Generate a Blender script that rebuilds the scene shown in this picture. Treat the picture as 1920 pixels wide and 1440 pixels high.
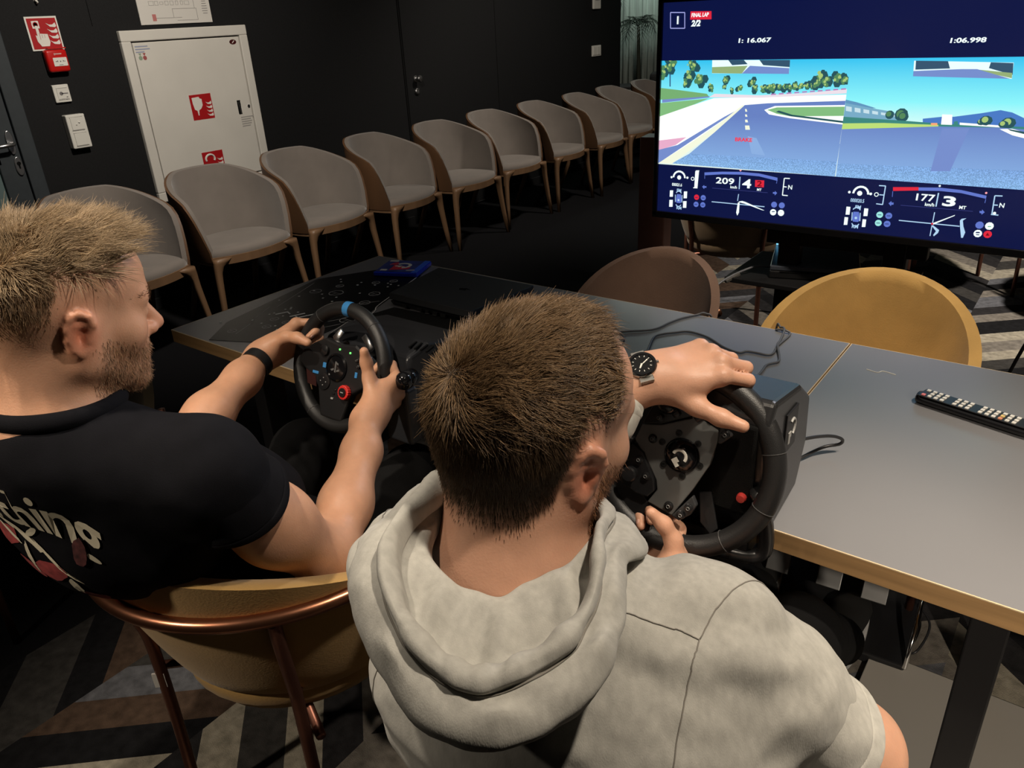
import bpy, bmesh, math, random
import numpy as np
from mathutils import Vector, Matrix
from mathutils.bvhtree import BVHTree

for o in list(bpy.data.objects):
    bpy.data.objects.remove(o)
SC = bpy.context.scene
COL = SC.collection
random.seed(7)
rng = np.random.default_rng(11)

# ------------------------------------------------------------------ camera
cam_d = bpy.data.cameras.new('camera')
cam_d.sensor_fit = 'HORIZONTAL'
cam_d.sensor_width = 36.0
cam_d.lens = 36.0 * 1443.0 / 1920.0
cam_d.clip_start = 0.02
cam_d.clip_end = 60
cam = bpy.data.objects.new('camera', cam_d)
COL.objects.link(cam)
CAMR = [[0.8007394, -0.2233138, 0.5558304], [0.5969639, 0.3741812, -0.7096637], [-0.0495036, 0.9000663, 0.4329319]]
cam.matrix_world = Matrix([CAMR[0] + [0.0], CAMR[1] + [0.0], CAMR[2] + [1.5], [0, 0, 0, 1]])
SC.camera = cam
SC.view_settings.view_transform = 'Standard'
SC.view_settings.look = 'None'
SC.view_settings.exposure = 0.0
SC.view_settings.gamma = 1.0
SC.view_settings.use_curve_mapping = False

# ------------------------------------------------------------------ world + lights
wd = bpy.data.worlds.new('world')
SC.world = wd
wd.use_nodes = True
wd.node_tree.nodes['Background'].inputs[0].default_value = (0.03, 0.03, 0.035, 1)
wd.node_tree.nodes['Background'].inputs[1].default_value = 0.3


def lamp(kind, name, loc, power, color, target=None, size=0.05, spot=None, blend=0.6):
    d = bpy.data.lights.new(name, kind)
    d.energy = power
    d.color = color
    if kind == 'AREA':
        d.shape = 'DISK'
        d.size = size
    else:
        d.shadow_soft_size = size
    if kind == 'SPOT':
        d.spot_size = math.radians(spot)
        d.spot_blend = blend
    o = bpy.data.objects.new(name, d)
    COL.objects.link(o)
    o.location = loc
    if target is not None:
        o.rotation_euler = (Vector(target) - Vector(loc)).to_track_quat('-Z', 'Y').to_euler()
    return o


WARM = (1.0, 0.86, 0.69)
WARM2 = (1.0, 0.90, 0.78)
# ceiling spotlights of the room (fittings hang above the frame), plus added fills
lamp('SPOT', 'ceiling_spot_table', (0.62, 1.05, 2.75), 230, WARM, (0.28, 1.18, 0.75), 0.05, 56, 1.0)
lamp('SPOT', 'ceiling_spot_seats', (-0.95, 0.15, 2.75), 125, WARM, (-0.92, 0.55, 0.95), 0.04, 46, 0.8)
lamp('SPOT', 'ceiling_spot_right', (0.30, 0.62, 2.75), 130, WARM, (-0.22, 0.68, 0.9), 0.04, 44, 0.8)
lamp('SPOT', 'ceiling_spot_back', (-1.55, -1.30, 2.70), 150, WARM, (-1.15, 0.40, 0.45), 0.05, 44, 0.8)
lamp('SPOT', 'screen_glow_fill', (-0.35, 3.70, 2.55), 130, (0.86, 0.88, 1.0), (-0.80, 0.48, 1.16), 0.08, 24, 0.9)  # added cool spot, stands in for the screen's glow on the faces
lamp('SPOT', 'ceiling_spot_cheek', (0.45, 1.30, 2.65), 120, WARM2, (-1.05, 0.45, 1.12), 0.06, 20, 0.9)
lamp('SPOT', 'ceiling_spot_side', (1.70, -1.40, 2.60), 420, WARM, (0.15, 1.50, 0.05), 0.05, 27, 0.8)
lamp('SPOT', 'ceiling_spot_wall', (-2.2, 1.9, 2.8), 230, WARM2, (-4.2, 2.7, 0.9), 0.08, 85, 0.9)
lamp('SPOT', 'ceiling_spot_row', (-2.4, 5.2, 2.8), 165, WARM2, (-4.0, 5.9, 0.5), 0.08, 100, 0.9)
lamp('SPOT', 'ceiling_spot_lounge', (0.7, 3.9, 2.8), 600, WARM2, (-0.1, 4.9, 0.0), 0.08, 80, 0.9)
lamp('SPOT', 'far_seat_fill', (-2.7, 2.55, 2.7), 260, WARM2, (-1.45, 3.50, 0.45), 0.08, 26, 0.9)  # added fill, brightens the tan chair below the television
lamp('SPOT', 'ceiling_spot_chairs', (-0.15, 1.75, 2.8), 190, WARM, (-0.60, 2.40, 0.6), 0.06, 44, 0.9)
lamp('AREA', 'ceiling_wash', (-1.2, 1.2, 2.85), 4, (1.0, 0.9, 0.8), (-1.2, 1.2, 0.0), 2.5)
lamp('POINT', 'curtain_fill', (-4.5, 8.1, 2.3), 22, (0.85, 1.0, 0.92), None, 0.2)  # added point light, only there to brighten the far curtain

# ------------------------------------------------------------------ helpers
MATS = {}


def srgb(r, g, b):
    f = lambda c: c / 12.92 if c <= 0.04045 else ((c + 0.055) / 1.055) ** 2.4
    return (f(r / 255.0), f(g / 255.0), f(b / 255.0))


def mat(name, col, rough=0.5, metal=0.0, var=0.0, vscale=8.0, bump=0.0, bscale=60.0, emit=0.0, coat=0.0,
        sheen=0.0, spec=0.5, aniso=None, attr=None, trans=0.0, sss=0.0, detail=3.0, ior=1.5):
    if name in MATS:
        return MATS[name]
    m = bpy.data.materials.new(name)
    m.use_nodes = True
    nt = m.node_tree
    b = nt.nodes['Principled BSDF']
    c4 = (col[0], col[1], col[2], 1)
    b.inputs['Base Color'].default_value = c4
    b.inputs['Roughness'].default_value = rough
    b.inputs['Metallic'].default_value = metal
    b.inputs['Coat Weight'].default_value = coat
    b.inputs['Sheen Weight'].default_value = sheen
    b.inputs['Specular IOR Level'].default_value = spec
    b.inputs['Transmission Weight'].default_value = trans
    b.inputs['IOR'].default_value = ior
    if sss:
        b.inputs['Subsurface Weight'].default_value = sss
        b.inputs['Subsurface Radius'].default_value = (0.012, 0.005, 0.003)
        b.inputs['Subsurface Scale'].default_value = 1.0
    if emit:
        b.inputs['Emission Color'].default_value = c4
        b.inputs['Emission Strength'].default_value = emit
        b.inputs['Base Color'].default_value = (0.004, 0.004, 0.005, 1)
    tc = None
    if var or bump:
        tc = nt.nodes.new('ShaderNodeTexCoord')
        mp = nt.nodes.new('ShaderNodeMapping')
        nt.links.new(tc.outputs['Object'], mp.inputs['Vector'])
        if aniso:
            mp.inputs['Scale'].default_value = aniso
    base = None
    if attr:
        at = nt.nodes.new('ShaderNodeAttribute')
        at.attribute_name = attr
        base = at.outputs['Color']
        nt.links.new(base, b.inputs['Base Color'])
    if var:
        n = nt.nodes.new('ShaderNodeTexNoise')
        n.inputs['Scale'].default_value = vscale
        n.inputs['Detail'].default_value = detail
        nt.links.new(mp.outputs['Vector'], n.inputs['Vector'])
        mr = nt.nodes.new('ShaderNodeMapRange')
        mr.inputs['From Min'].default_value = 0.25
        mr.inputs['From Max'].default_value = 0.75
        mr.inputs['To Min'].default_value = 1.0 - var
        mr.inputs['To Max'].default_value = 1.0 + var
        nt.links.new(n.outputs['Fac'], mr.inputs['Value'])
        mx = nt.nodes.new('ShaderNodeVectorMath')
        mx.operation = 'MULTIPLY'
        if base is not None:
            nt.links.new(base, mx.inputs[0])
        else:
            mx.inputs[0].default_value = col[:3]
        nt.links.new(mr.outputs['Result'], mx.inputs[1])
        nt.links.new(mx.outputs['Vector'], b.inputs['Base Color'])
    if bump:
        n2 = nt.nodes.new('ShaderNodeTexNoise')
        n2.inputs['Scale'].default_value = bscale
        n2.inputs['Detail'].default_value = 3
        nt.links.new(mp.outputs['Vector'], n2.inputs['Vector'])
        bp = nt.nodes.new('ShaderNodeBump')
        bp.inputs['Strength'].default_value = bump
        bp.inputs['Distance'].default_value = 0.004
        nt.links.new(n2.outputs['Fac'], bp.inputs['Height'])
        nt.links.new(bp.outputs['Normal'], b.inputs['Normal'])
    MATS[name] = m
    return m


def put(o, label=None, cat=None, group=None, kind=None):
    if label: o['label'] = label
    if cat: o['category'] = cat
    if group: o['group'] = group
    if kind: o['kind'] = kind
    return o


def empty(name, loc=(0, 0, 0), rz=0.0, label=None, cat=None, group=None, kind=None):
    o = bpy.data.objects.new(name, None)
    o.empty_display_size = 0.05
    COL.objects.link(o)
    o.location = loc
    o.rotation_euler = (0, 0, rz)
    return put(o, label, cat, group, kind)


def frame(origin, x, z):
    """matrix with local x along x, local z along z (orthonormalised)"""
    x = Vector(x).normalized()
    z = Vector(z)
    z = (z - x * z.dot(x)).normalized()
    y = z.cross(x)
    o = Vector(origin)
    return Matrix([[x[0], y[0], z[0], o[0]], [x[1], y[1], z[1], o[1]], [x[2], y[2], z[2], o[2]], [0, 0, 0, 1]])


class MB:
    """collects shapes; build() links them as one mesh object"""

    def __init__(self, T=None):
        self.v, self.f, self.mi = [], [], []
        self.T = T
        self.cur = 0

    def _add(self, vs, fs):
        o = len(self.v)
        if self.T is not None:
            vs = [tuple(self.T @ Vector(p)) for p in vs]
        self.v += [tuple(p) for p in vs]
        self.f += [tuple(i + o for i in f) for f in fs]
        self.mi += [self.cur] * len(fs)
        return self

    def box(self, c, s, rz=0.0, R=None):
        hx, hy, hz = s[0] / 2, s[1] / 2, s[2] / 2
        pts = [(-hx, -hy, -hz), (hx, -hy, -hz), (hx, hy, -hz), (-hx, hy, -hz),
               (-hx, -hy, hz), (hx, -hy, hz), (hx, hy, hz), (-hx, hy, hz)]
        m = R if R is not None else Matrix.Rotation(rz, 3, 'Z')
        pts = [tuple(m @ Vector(p) + Vector(c)) for p in pts]
        return self._add(pts, [(3, 2, 1, 0), (4, 5, 6, 7), (0, 1, 5, 4), (1, 2, 6, 5), (2, 3, 7, 6), (3, 0, 4, 7)])

    def prism(self, poly, z0, z1):
        n = len(poly)
        a = sum(poly[i][0] * poly[(i + 1) % n][1] - poly[(i + 1) % n][0] * poly[i][1] for i in range(n))
        if a < 0: poly = poly[::-1]
        vs = [(p[0], p[1], z0) for p in poly] + [(p[0], p[1], z1) for p in poly]
        fs = [tuple(range(n - 1, -1, -1)), tuple(range(n, 2 * n))]
        fs += [(i, (i + 1) % n, (i + 1) % n + n, i + n) for i in range(n)]
        return self._add(vs, fs)

    def poly(self, poly, z=0.0):
        return self._add([(p[0], p[1], z) for p in poly], [tuple(range(len(poly)))])

    def loft(self, rings, closed=True, caps=True):
        n = len(rings[0])
        vs = [p for r in rings for p in r]
        fs = []
        m = n if closed else n - 1
        for i in range(len(rings) - 1):
            for j in range(m):
                a, b = i * n + j, i * n + (j + 1) % n
                fs.append((a, b, b + n, a + n))
        if caps and closed:
            fs.append(tuple(range(n - 1, -1, -1)))
            fs.append(tuple((len(rings) - 1) * n + j for j in range(n)))
        return self._add(vs, fs)

    def tube(self, pts, r, n=8, closed=False, caps=True, flat=None):
        P = [Vector(p) for p in pts]
        N = len(P)
        rr = r if isinstance(r, (list, tuple)) else [r] * N
        rings = []
        up = None
        for i in range(N):
            if closed:
                t = (P[(i + 1) % N] - P[i - 1]).normalized()
            else:
                t = (P[min(i + 1, N - 1)] - P[max(i - 1, 0)]).normalized()
            if up is None:
                up = Vector((0, 0, 1)) if abs(t.z) < 0.9 else Vector((0, 1, 0))
            up = (up - t * up.dot(t))
            if up.length < 1e-6: up = t.orthogonal()
            up.normalize()
            s = t.cross(up)
            fl = flat or 1.0
            rings.append([tuple(P[i] + s * (rr[i] * math.cos(2 * math.pi * k / n)) + up * (rr[i] * fl * math.sin(2 * math.pi * k / n))) for k in range(n)])
        if closed:
            rings.append(rings[0])
        return self.loft(rings, True, caps and not closed)

    def lathe(self, prof, n=24, T=None):
        """profile [(r,z)...] revolved about local z"""
        rings = []
        for r, z in prof:
            ring = [Vector((r * math.cos(2 * math.pi * k / n), r * math.sin(2 * math.pi * k / n), z)) for k in range(n)]
            if T is not None: ring = [T @ p for p in ring]
            rings.append([tuple(p) for p in ring])
        return self.loft(rings, True, True)

    def disc(self, c, r, z0, z1, n=16):
        return self.prism([(c[0] + r * math.cos(2 * math.pi * k / n), c[1] + r * math.sin(2 * math.pi * k / n)) for k in range(n)], z0, z1)

    def sphere(self, c, r, n=12, m=8):
        if not isinstance(r, (tuple, list)): r = (r, r, r)
        rings = []
        for i in range(m + 1):
            a = -math.pi / 2 + math.pi * i / m
            ca = max(math.cos(a), 0.02)
            rings.append([(c[0] + r[0] * ca * math.cos(2 * math.pi * k / n), c[1] + r[1] * ca * math.sin(2 * math.pi * k / n), c[2] + r[2] * math.sin(a)) for k in range(n)])
        return self.loft(rings)

    def build(self, name, mats, parent=None, smooth=False, bevel=0.0, seg=2, sub=0, solid=0.0, angle=35):
        me = bpy.data.meshes.new(name)
        me.from_pydata(self.v, [], self.f)
        if not isinstance(mats, (list, tuple)): mats = [mats]
        for m in mats: me.materials.append(m)
        if len(mats) > 1:
            me.polygons.foreach_set('material_index', self.mi)
        o = bpy.data.objects.new(name, me)
        COL.objects.link(o)
        if parent is not None: o.parent = parent
        if solid:
            md = o.modifiers.new('solid', 'SOLIDIFY'); md.thickness = solid; md.offset = -1
        if bevel:
            md = o.modifiers.new('bevel', 'BEVEL'); md.width = bevel; md.segments = seg; md.limit_method = 'ANGLE'; md.angle_limit = math.radians(angle)
        if sub:
            md = o.modifiers.new('sub', 'SUBSURF'); md.levels = sub; md.render_levels = sub
        if smooth:
            me.polygons.foreach_set('use_smooth', [True] * len(me.polygons))
            if smooth == 'auto':
                me.set_sharp_from_angle(angle=math.radians(angle))
        me.update()
        return o


def recalc(o):
    bm = bmesh.new(); bm.from_mesh(o.data)
    bmesh.ops.recalc_face_normals(bm, faces=bm.faces); bm.to_mesh(o.data); bm.free()
    return o


def spline(pts, n):
    """Catmull-Rom through pts"""
    P = [np.array(p, float) for p in pts]
    P = [2 * P[0] - P[1]] + P + [2 * P[-1] - P[-2]]
    out = []
    m = len(P) - 3
    for i in range(n):
        u = i / (n - 1) * m
        k = min(int(u), m - 1); t = u - k
        a, b, c, d = P[k:k + 4]
        out.append(0.5 * ((2 * b) + (-a + c) * t + (2 * a - 5 * b + 4 * c - d) * t * t + (-a + 3 * b - 3 * c + d) * t ** 3))
    return out


def copy_tree(o, parent=None):
    c = o.copy()
    COL.objects.link(c)
    if parent is not None: c.parent = parent
    for ch in list(o.children):
        copy_tree(ch, c)
    return c


def text_polys(s, size, shear=0.0, bold=0.0, spacing=1.0, width=1.0):
    """flat triangles of a line of lettering in the built-in typeface, origin at its left baseline"""
    cu = bpy.data.curves.new('lettering', 'FONT')
    cu.body = s; cu.size = size; cu.shear = shear; cu.offset = bold; cu.space_character = spacing
    cu.resolution_u = 3
    o = bpy.data.objects.new('lettering', cu)
    COL.objects.link(o)
    dg = bpy.context.evaluated_depsgraph_get()
    me = o.evaluated_get(dg).to_mesh()
    vs = [(v.co.x * width, v.co.y) for v in me.vertices]
    fs = [tuple(p.vertices) for p in me.polygons]
    o.evaluated_get(dg).to_mesh_clear()
    bpy.data.objects.remove(o); bpy.data.curves.remove(cu)
    return vs, fs


def add_text(mb, s, size, pos, z=0.0, **kw):
    vs, fs = text_polys(s, size, **kw)
    mb._add([(x + pos[0], y + pos[1], z) for x, y in vs], fs)
    return mb

# ------------------------------------------------------------------ materials of the setting
M_blackcarpet = mat('black_carpet', (0.0065, 0.0065, 0.0075), 0.95, var=0.5, vscale=260, bump=0.5, bscale=500, spec=0.1)
M_wall = mat('black_wall_paint', (0.0075, 0.0078, 0.0085), 0.75, var=0.25, vscale=120, bump=0.15, bscale=300, spec=0.25)
M_wall2 = mat('charcoal_wall_paint', (0.03, 0.03, 0.03), 0.8, spec=0.2)
M_ceil = mat('dark_ceiling', (0.05, 0.05, 0.05), 0.9)
M_doorgrey = mat('door_grey_steel', (0.028, 0.035, 0.04), 0.55, var=0.1, vscale=30)
M_steel = mat('brushed_steel', (0.55, 0.55, 0.55), 0.32, 1.0, var=0.08, vscale=60)
M_chrome = mat('chrome', (0.8, 0.8, 0.8), 0.12, 1.0)
M_white = mat('white_enamel', (0.62, 0.60, 0.55), 0.4, var=0.04, vscale=5)
M_whiteplastic = mat('white_plastic', (0.66, 0.65, 0.60), 0.35)
M_paper = mat('white_paper', (0.60, 0.58, 0.54), 0.6)
M_red = mat('fire_red', srgb(165, 22, 28), 0.45)
M_redplastic = mat('red_plastic', srgb(185, 25, 22), 0.3)
M_signwhite = mat('sign_white', (0.70, 0.69, 0.64), 0.5)
M_ink = mat('grey_ink', (0.16, 0.15, 0.15), 0.7)
M_black = mat('black_plastic', (0.010, 0.010, 0.011), 0.42, spec=0.4)
M_blackgloss = mat('black_gloss', (0.006, 0.006, 0.007), 0.12)
M_blackmatte = mat('black_rubber', (0.012, 0.012, 0.012), 0.65, spec=0.3, bump=0.2, bscale=500)
M_dark = mat('dark_recess', (0.004, 0.004, 0.004), 0.9, spec=0.1)

WX = -4.4
# floor
mb = MB()
mb.box((-1.2, 3.0, -0.05), (9.2, 12.2, 0.1))
floor = mb.build('floor', M_blackcarpet)
put(floor, kind='structure')
pal = [((0.020, 0.019, 0.020), 4), ((0.008, 0.008, 0.009), 4), ((0.092, 0.094, 0.104), 3), ((0.062, 0.040, 0.028), 2),
       ((0.145, 0.130, 0.112), 3), ((0.26, 0.235, 0.185), 2), ((0.036, 0.034, 0.032), 4)]
cm = [mat('carpet_tone_%d' % i, c, 0.97, var=0.38, vscale=38, bump=0.5, bscale=420, spec=0.1, detail=6) for i, (c, w) in enumerate(pal)]
bag = [i for i, (c, w) in enumerate(pal) for _ in range(w)]
mb = MB()
w = 0.345
rs = random.Random(5)
for c in range(-5, 10):
    xa, xb = -0.39 + c * w, -0.39 + (c + 1) * w
    if xb <= -2.045: continue
    ya, yb = (0.0, 0.31) if c % 2 == 0 else (0.31, 0.0)
    if xa < -2.045:
        t = (-2.045 - xa) / w
        ya = ya + (yb - ya) * t; xa = -2.045
    y = -2.4 + rs.random() * 0.1
    last = -1
    while y < 9.0:
        h = rs.choice((0.115, 0.125, 0.125, 0.14, 0.19))
        k = rs.choice(bag)
        while k == last: k = rs.choice(bag)
        last = k
        mb.cur = k
        mb._add([(xa, y + ya, 0.003), (xb, y + yb, 0.003), (xb, y + yb + h, 0.003), (xa, y + ya + h, 0.003)], [(0, 1, 2, 3)])
        y += h
mb.build('carpet_pattern', cm, floor)

# walls
mb = MB(); mb.box((WX - 0.1, 2.4, 1.5), (0.2, 10.78, 3.2))
wl = put(mb.build('wall_left', M_wall), kind='structure')
mb = MB()
for y in (4.505, 5.65):
    mb.box((WX + 0.001, y, 1.3), (0.006, 0.008, 2.6))
mb.box((WX + 0.0005, 2.24, 2.2), (0.003, 0.003, 1.3))
mb.build('panel_joint', M_dark, wl)
mb = MB(); mb.box((-1.2, 9.05, 1.5), (9.2, 0.1, 3.2))
put(mb.build('wall_back', M_wall2), kind='structure')
mb = MB(); mb.box((-1.2, -3.05, 1.5), (9.2, 0.1, 3.2))
put(mb.build('wall_front', M_wall2), kind='structure')
mb = MB(); mb.box((3.35, 3.0, 1.5), (0.1, 12.2, 3.2))
put(mb.build('wall_right', M_wall2), kind='structure')
mb = MB(); mb.box((-5.75, 8.4, 1.5), (0.1, 1.3, 3.2)); mb.box((-5.1, 7.74, 1.5), (1.25, 0.08, 3.2))
put(mb.build('wall_alcove', M_wall), kind='structure')
mb = MB(); mb.box((-1.2, 3.0, 3.15), (9.3, 12.3, 0.1))
put(mb.build('ceiling', M_ceil), kind='structure')
mb = MB()
mb.box((WX + 0.008, 3.1, 0.035), (0.016, 2.7, 0.07)); mb.box((WX + 0.008, 6.7, 0.035), (0.016, 2.1, 0.07))
put(mb.build('baseboard_left', mat('black_baseboard', (0.016, 0.016, 0.017), 0.35), bevel=0.003), kind='structure')

# steel door at the left edge
d1 = empty('door_1', (WX, 1.2, 0), kind='structure')
mb = MB(); mb.box((0.02, 0.535, 1.1), (0.05, 0.075, 2.2)); mb.box((0.02, 0.0, 2.17), (0.05, 1.1, 0.07)); mb.box((0.02, -0.535, 1.1), (0.05, 0.075, 2.2))
mb.build('door_frame', M_doorgrey, d1, bevel=0.004)
mb = MB(); mb.box((0.012, 0.44, 1.07), (0.035, 0.11, 2.1)); mb.box((0.012, -0.44, 1.07), (0.035, 0.11, 2.1)); mb.box((0.012, 0, 2.05), (0.035, 0.8, 0.14)); mb.box((0.012, 0, 0.1), (0.035, 0.8, 0.2)); mb.box((0.012, 0, 1.06), (0.035, 0.8, 0.22))
mb.build('door_leaf', M_doorgrey, d1, bevel=0.003)
mb = MB(); mb.box((0.005, 0, 0.58), (0.012, 0.78, 0.76)); mb.box((0.005, 0, 1.58), (0.012, 0.78, 0.8))
mb.build('glass_pane', mat('door_glass', (0.12, 0.17, 0.17), 0.12, spec=0.8), d1)
mb = MB(Matrix.Translation((0.03, 0.465, 1.05)) @ Matrix.Rotation(math.pi / 2, 4, 'Y'))
mb.prism([(0.035 * math.cos(a) * 0.62 + (0.0 if True else 0), 0.0) for a in (0,)] * 3, 0, 0.0001) if False else None
pts = [(-0.045 * math.sin(a) - (0.012 if math.sin(a) > 0 else -0.012), 0.017 * math.cos(a)) for a in np.linspace(0, 2 * math.pi, 24)[:-1]]
mb.prism([(p[0], p[1]) for p in pts], 0, 0.01)
mb.build('rosette', M_steel, d1, bevel=0.002)
mb = MB(); mb.tube([(0.035, 0.465, 1.045), (0.075, 0.465, 1.045), (0.085, 0.45, 1.043), (0.085, 0.34, 1.04)], 0.0095, 10)
mb.build('handle', M_steel, d1, smooth=True)
mb = MB(Matrix.Translation((0.03, 0.472, 0.935)) @ Matrix.Rotation(math.pi / 2, 4, 'Y'))
mb.prism([(p[0] * 0.8, p[1] * 1.05) for p in pts], 0, 0.008)
esc = mb.build('lock_plate', M_steel, d1, bevel=0.002)
mb = MB(Matrix.Translation((0.039, 0.472, 0.937)) @ Matrix.Rotation(math.pi / 2, 4, 'Y')); mb.disc((-0.012, 0), 0.0085, 0, 0.004); mb.box((0.004, 0, 0.001), (0.018, 0.006, 0.003))
mb.build('keyhole', M_dark, esc)

# flush black door further along
d2 = empty('door_2', (WX, 5.08, 0), kind='structure')
mb = MB(); mb.box((0.004, 0, 1.05), (0.012, 1.12, 2.1)); mb.build('door_leaf', M_wall, d2, bevel=0.002)
mb = MB(); mb.box((0.012, 0.02, 0.018), (0.012, 1.1, 0.006)); mb.build('threshold_strip', mat('threshold', (0.12, 0.12, 0.12), 0.4, 0.8), d2)
for nm, z in (('door_knob', 1.089), ('lock_cylinder', 0.998)):
    mb = MB(Matrix.Translation((0.01, -0.463, z)) @ Matrix.Rotation(math.pi / 2, 4, 'Y'))
    if nm == 'door_knob':
        mb.lathe([(0.024, 0), (0.024, 0.006), (0.011, 0.008), (0.011, 0.03), (0.023, 0.036), (0.026, 0.05), (0.020, 0.06), (0.004, 0.063)], 20)
    else:
        mb.lathe([(0.024, 0), (0.024, 0.012), (0.020, 0.016), (0.004, 0.017)], 20); mb.box((0, 0, 0.02), (0.02, 0.004, 0.01))
    mb.build(nm, M_steel, d2, smooth='auto')

# far window with a pale curtain
win = empty('window_1', (-5.6, 8.97, 0), kind='structure')
mb = MB(); 
for x in (-0.02, 1.62): mb.box((x, 0, 1.4), (0.05, 0.08, 2.5))
mb.box((0.8, 0, 2.64), (1.7, 0.08, 0.06)); mb.box((0.8, 0, 0.16), (1.7, 0.08, 0.06))
mb.build('window_frame', M_wall2, win)
mb = MB(); mb.box((0.8, 0.0, 1.4), (1.6, 0.01, 2.4)); mb.build('glass_pane', mat('window_glass', (0.05, 0.07, 0.07), 0.08, spec=0.9), win)

# ------------------------------------------------------------------ things on the left wall
def wallT(y, z, off=0.0):
    """local x = along the wall (+Y), local y = up, local z = out of the wall"""
    return Matrix([[0, 0, 1, WX + off], [1, 0, 0, y], [0, 1, 0, z], [0, 0, 0, 1]])


def flame(mb, x, y, s, z, z1):
    for i in range(4):
        yy = y + i * 0.21 * s
        mb.prism([(x - 0.20 * s, yy + 0.16 * s), (x - 0.06 * s, yy + 0.02 * s), (x + 0.14 * s, yy), (x + 0.19 * s, yy + 0.05 * s), (x + 0.16 * s, yy + 0.17 * s), (x + 0.05 * s, yy + 0.10 * s), (x - 0.08 * s, yy + 0.10 * s)], z, z1)


# fire alarm pictogram plate
t = empty('fire_alarm_sign', (WX, 1.987, 1.527), 0, 'square red sign with white border, pressing hand and flames, left of the hose cabinet', 'sign')
T = wallT(0, 0); T = Matrix.Translation((0.0, 0, 0)) @ Matrix([[0, 0, 1, 0], [1, 0, 0, 0], [0, 1, 0, 0], [0, 0, 0, 1]])
mb = MB(T); mb.box((0, 0, 0.004), (0.155, 0.155, 0.006)); mb.build('plate', M_signwhite, t, bevel=0.001)
mb = MB(T); mb.box((0, 0, 0.0075), (0.139, 0.139, 0.002)); mb.build('red_field', M_red, t)
mb = MB(T)
mb.prism([(-0.050, 0.058), (-0.016, 0.058), (-0.016, 0.024), (-0.050, 0.024)], 0.008, 0.0095)
mb.prism([(-0.038, 0.036), (-0.026, 0.036), (-0.024, 0.0), (0.012, -0.003), (0.016, -0.040), (0.008, -0.058), (-0.030, -0.058), (-0.044, -0.034), (-0.046, -0.006), (-0.038, -0.010)], 0.0095, 0.0105)
flame(mb, 0.042, -0.052, 0.125, 0.0085, 0.0098)
mb.build('pictogram', M_signwhite, t)
mb = MB(T)
mb.lathe([(0.0085, 0.0096), (0.0115, 0.0100), (0.0125, 0.0096)], 16, Matrix.Translation((-0.033, 0.041, 0)))
mb.box((-0.0265, -0.012, 0.0107), (0.0016, 0.03, 0.0006)); mb.box((-0.016, -0.012, 0.0107), (0.0012, 0.016, 0.0006)); mb.box((-0.004, -0.012, 0.0107), (0.0012, 0.014, 0.0006))
om = mb.build('outline_marks', M_red, t); om['kind'] = 'stuff'
# manual call point
t = empty('fire_call_point', (WX, 2.0, 1.40), 0, 'small red manual call point box with white glass, below the hand sign', 'fire alarm')
mb = MB(T); mb.box((0, 0, 0.024), (0.105, 0.105, 0.044)); mb.build('housing', M_redplastic, t, bevel=0.012, seg=3, smooth=True)
mb = MB(T); mb.box((0.010, 0.058, 0.03), (0.09, 0.006, 0.028)); mb.build('hinged_cover', M_redplastic, t, bevel=0.002)
mb = MB(T); mb.box((0.008, -0.005, 0.0465), (0.068, 0.040, 0.003)); wp = mb.build('break_glass', M_signwhite, t, bevel=0.001)
mb = MB(T); mb.disc((0.008, -0.003), 0.0032, 0.0485, 0.049); mb.prism([(-0.010, -0.001), (-0.004, 0.003), (-0.004, -0.007)], 0.0485, 0.049); mb.prism([(0.026, -0.001), (0.020, 0.003), (0.020, -0.007)], 0.0485, 0.049)
mb.box((-0.013, -0.003, 0.0487), (0.006, 0.003, 0.0005)); mb.box((0.029, -0.003, 0.0487), (0.006, 0.003, 0.0005)); mb.box((0.008, -0.019, 0.0487), (0.02, 0.002, 0.0005))
mb.build('arrow_marks', M_ink, wp)
mb = MB(T); mb.box((0.005, 0.032, 0.0465), (0.035, 0.006, 0.001)); mb.box((-0.012, 0.031, 0.0467), (0.006, 0.010, 0.001)); mb.build('imprint', mat('pale_red_print', (0.55, 0.30, 0.28), 0.5), t)
# key switch
t = empty('key_switch', (WX, 1.986, 1.246), 0, 'small square white wall switch with a key symbol', 'switch')
mb = MB(T); mb.box((0, 0, 0.008), (0.08, 0.085, 0.016)); mb.build('frame', M_whiteplastic, t, bevel=0.003)
mb = MB(T); mb.box((0.003, 0, 0.0175), (0.056, 0.06, 0.004)); mb.build('rocker', M_whiteplastic, t, bevel=0.001)
mb = MB(T); mb.disc((-0.006, 0.0), 0.009, 0.0195, 0.0205, 12); mb.box((0.012, 0, 0.02), (0.032, 0.0045, 0.001)); mb.box((0.003, 0.026, 0.0198), (0.05, 0.0015, 0.0006)); mb.box((0.003, -0.026, 0.0198), (0.05, 0.0015, 0.0006)); mb.box((0.020, -0.018, 0.02), (0.008, 0.004, 0.0006))
mb.build('key_symbol', M_ink, t)
# double socket
t = empty('switch_box', (WX, 2.005, 1.058), 0, 'tall white surface mounted double switch box under the key switch', 'switch')
mb = MB(T); mb.box((0, 0, 0.022), (0.098, 0.168, 0.044)); mb.build('housing', M_whiteplastic, t, bevel=0.005)
for dy in (0.039, -0.039):
    mb = MB(T); mb.box((0.0, dy, 0.0455), (0.062, 0.062, 0.004)); p = mb.build('rocker', M_whiteplastic, t, bevel=0.002)
    for gy in (-0.032, 0.032):
        mb = MB(T); mb.box((0.0, dy + gy, 0.0456), (0.066, 0.002, 0.003)); mb.build('groove', mat('grey_groove', (0.35, 0.34, 0.32), 0.6), p)
mb = MB(T); mb.sphere((0.01, 0.045, 0.049), 0.005, 8, 6); mb.sphere((-0.006, 0.035, 0.049), 0.004, 8, 6); mb.build('indicator', M_signwhite, t, smooth=True)
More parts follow.
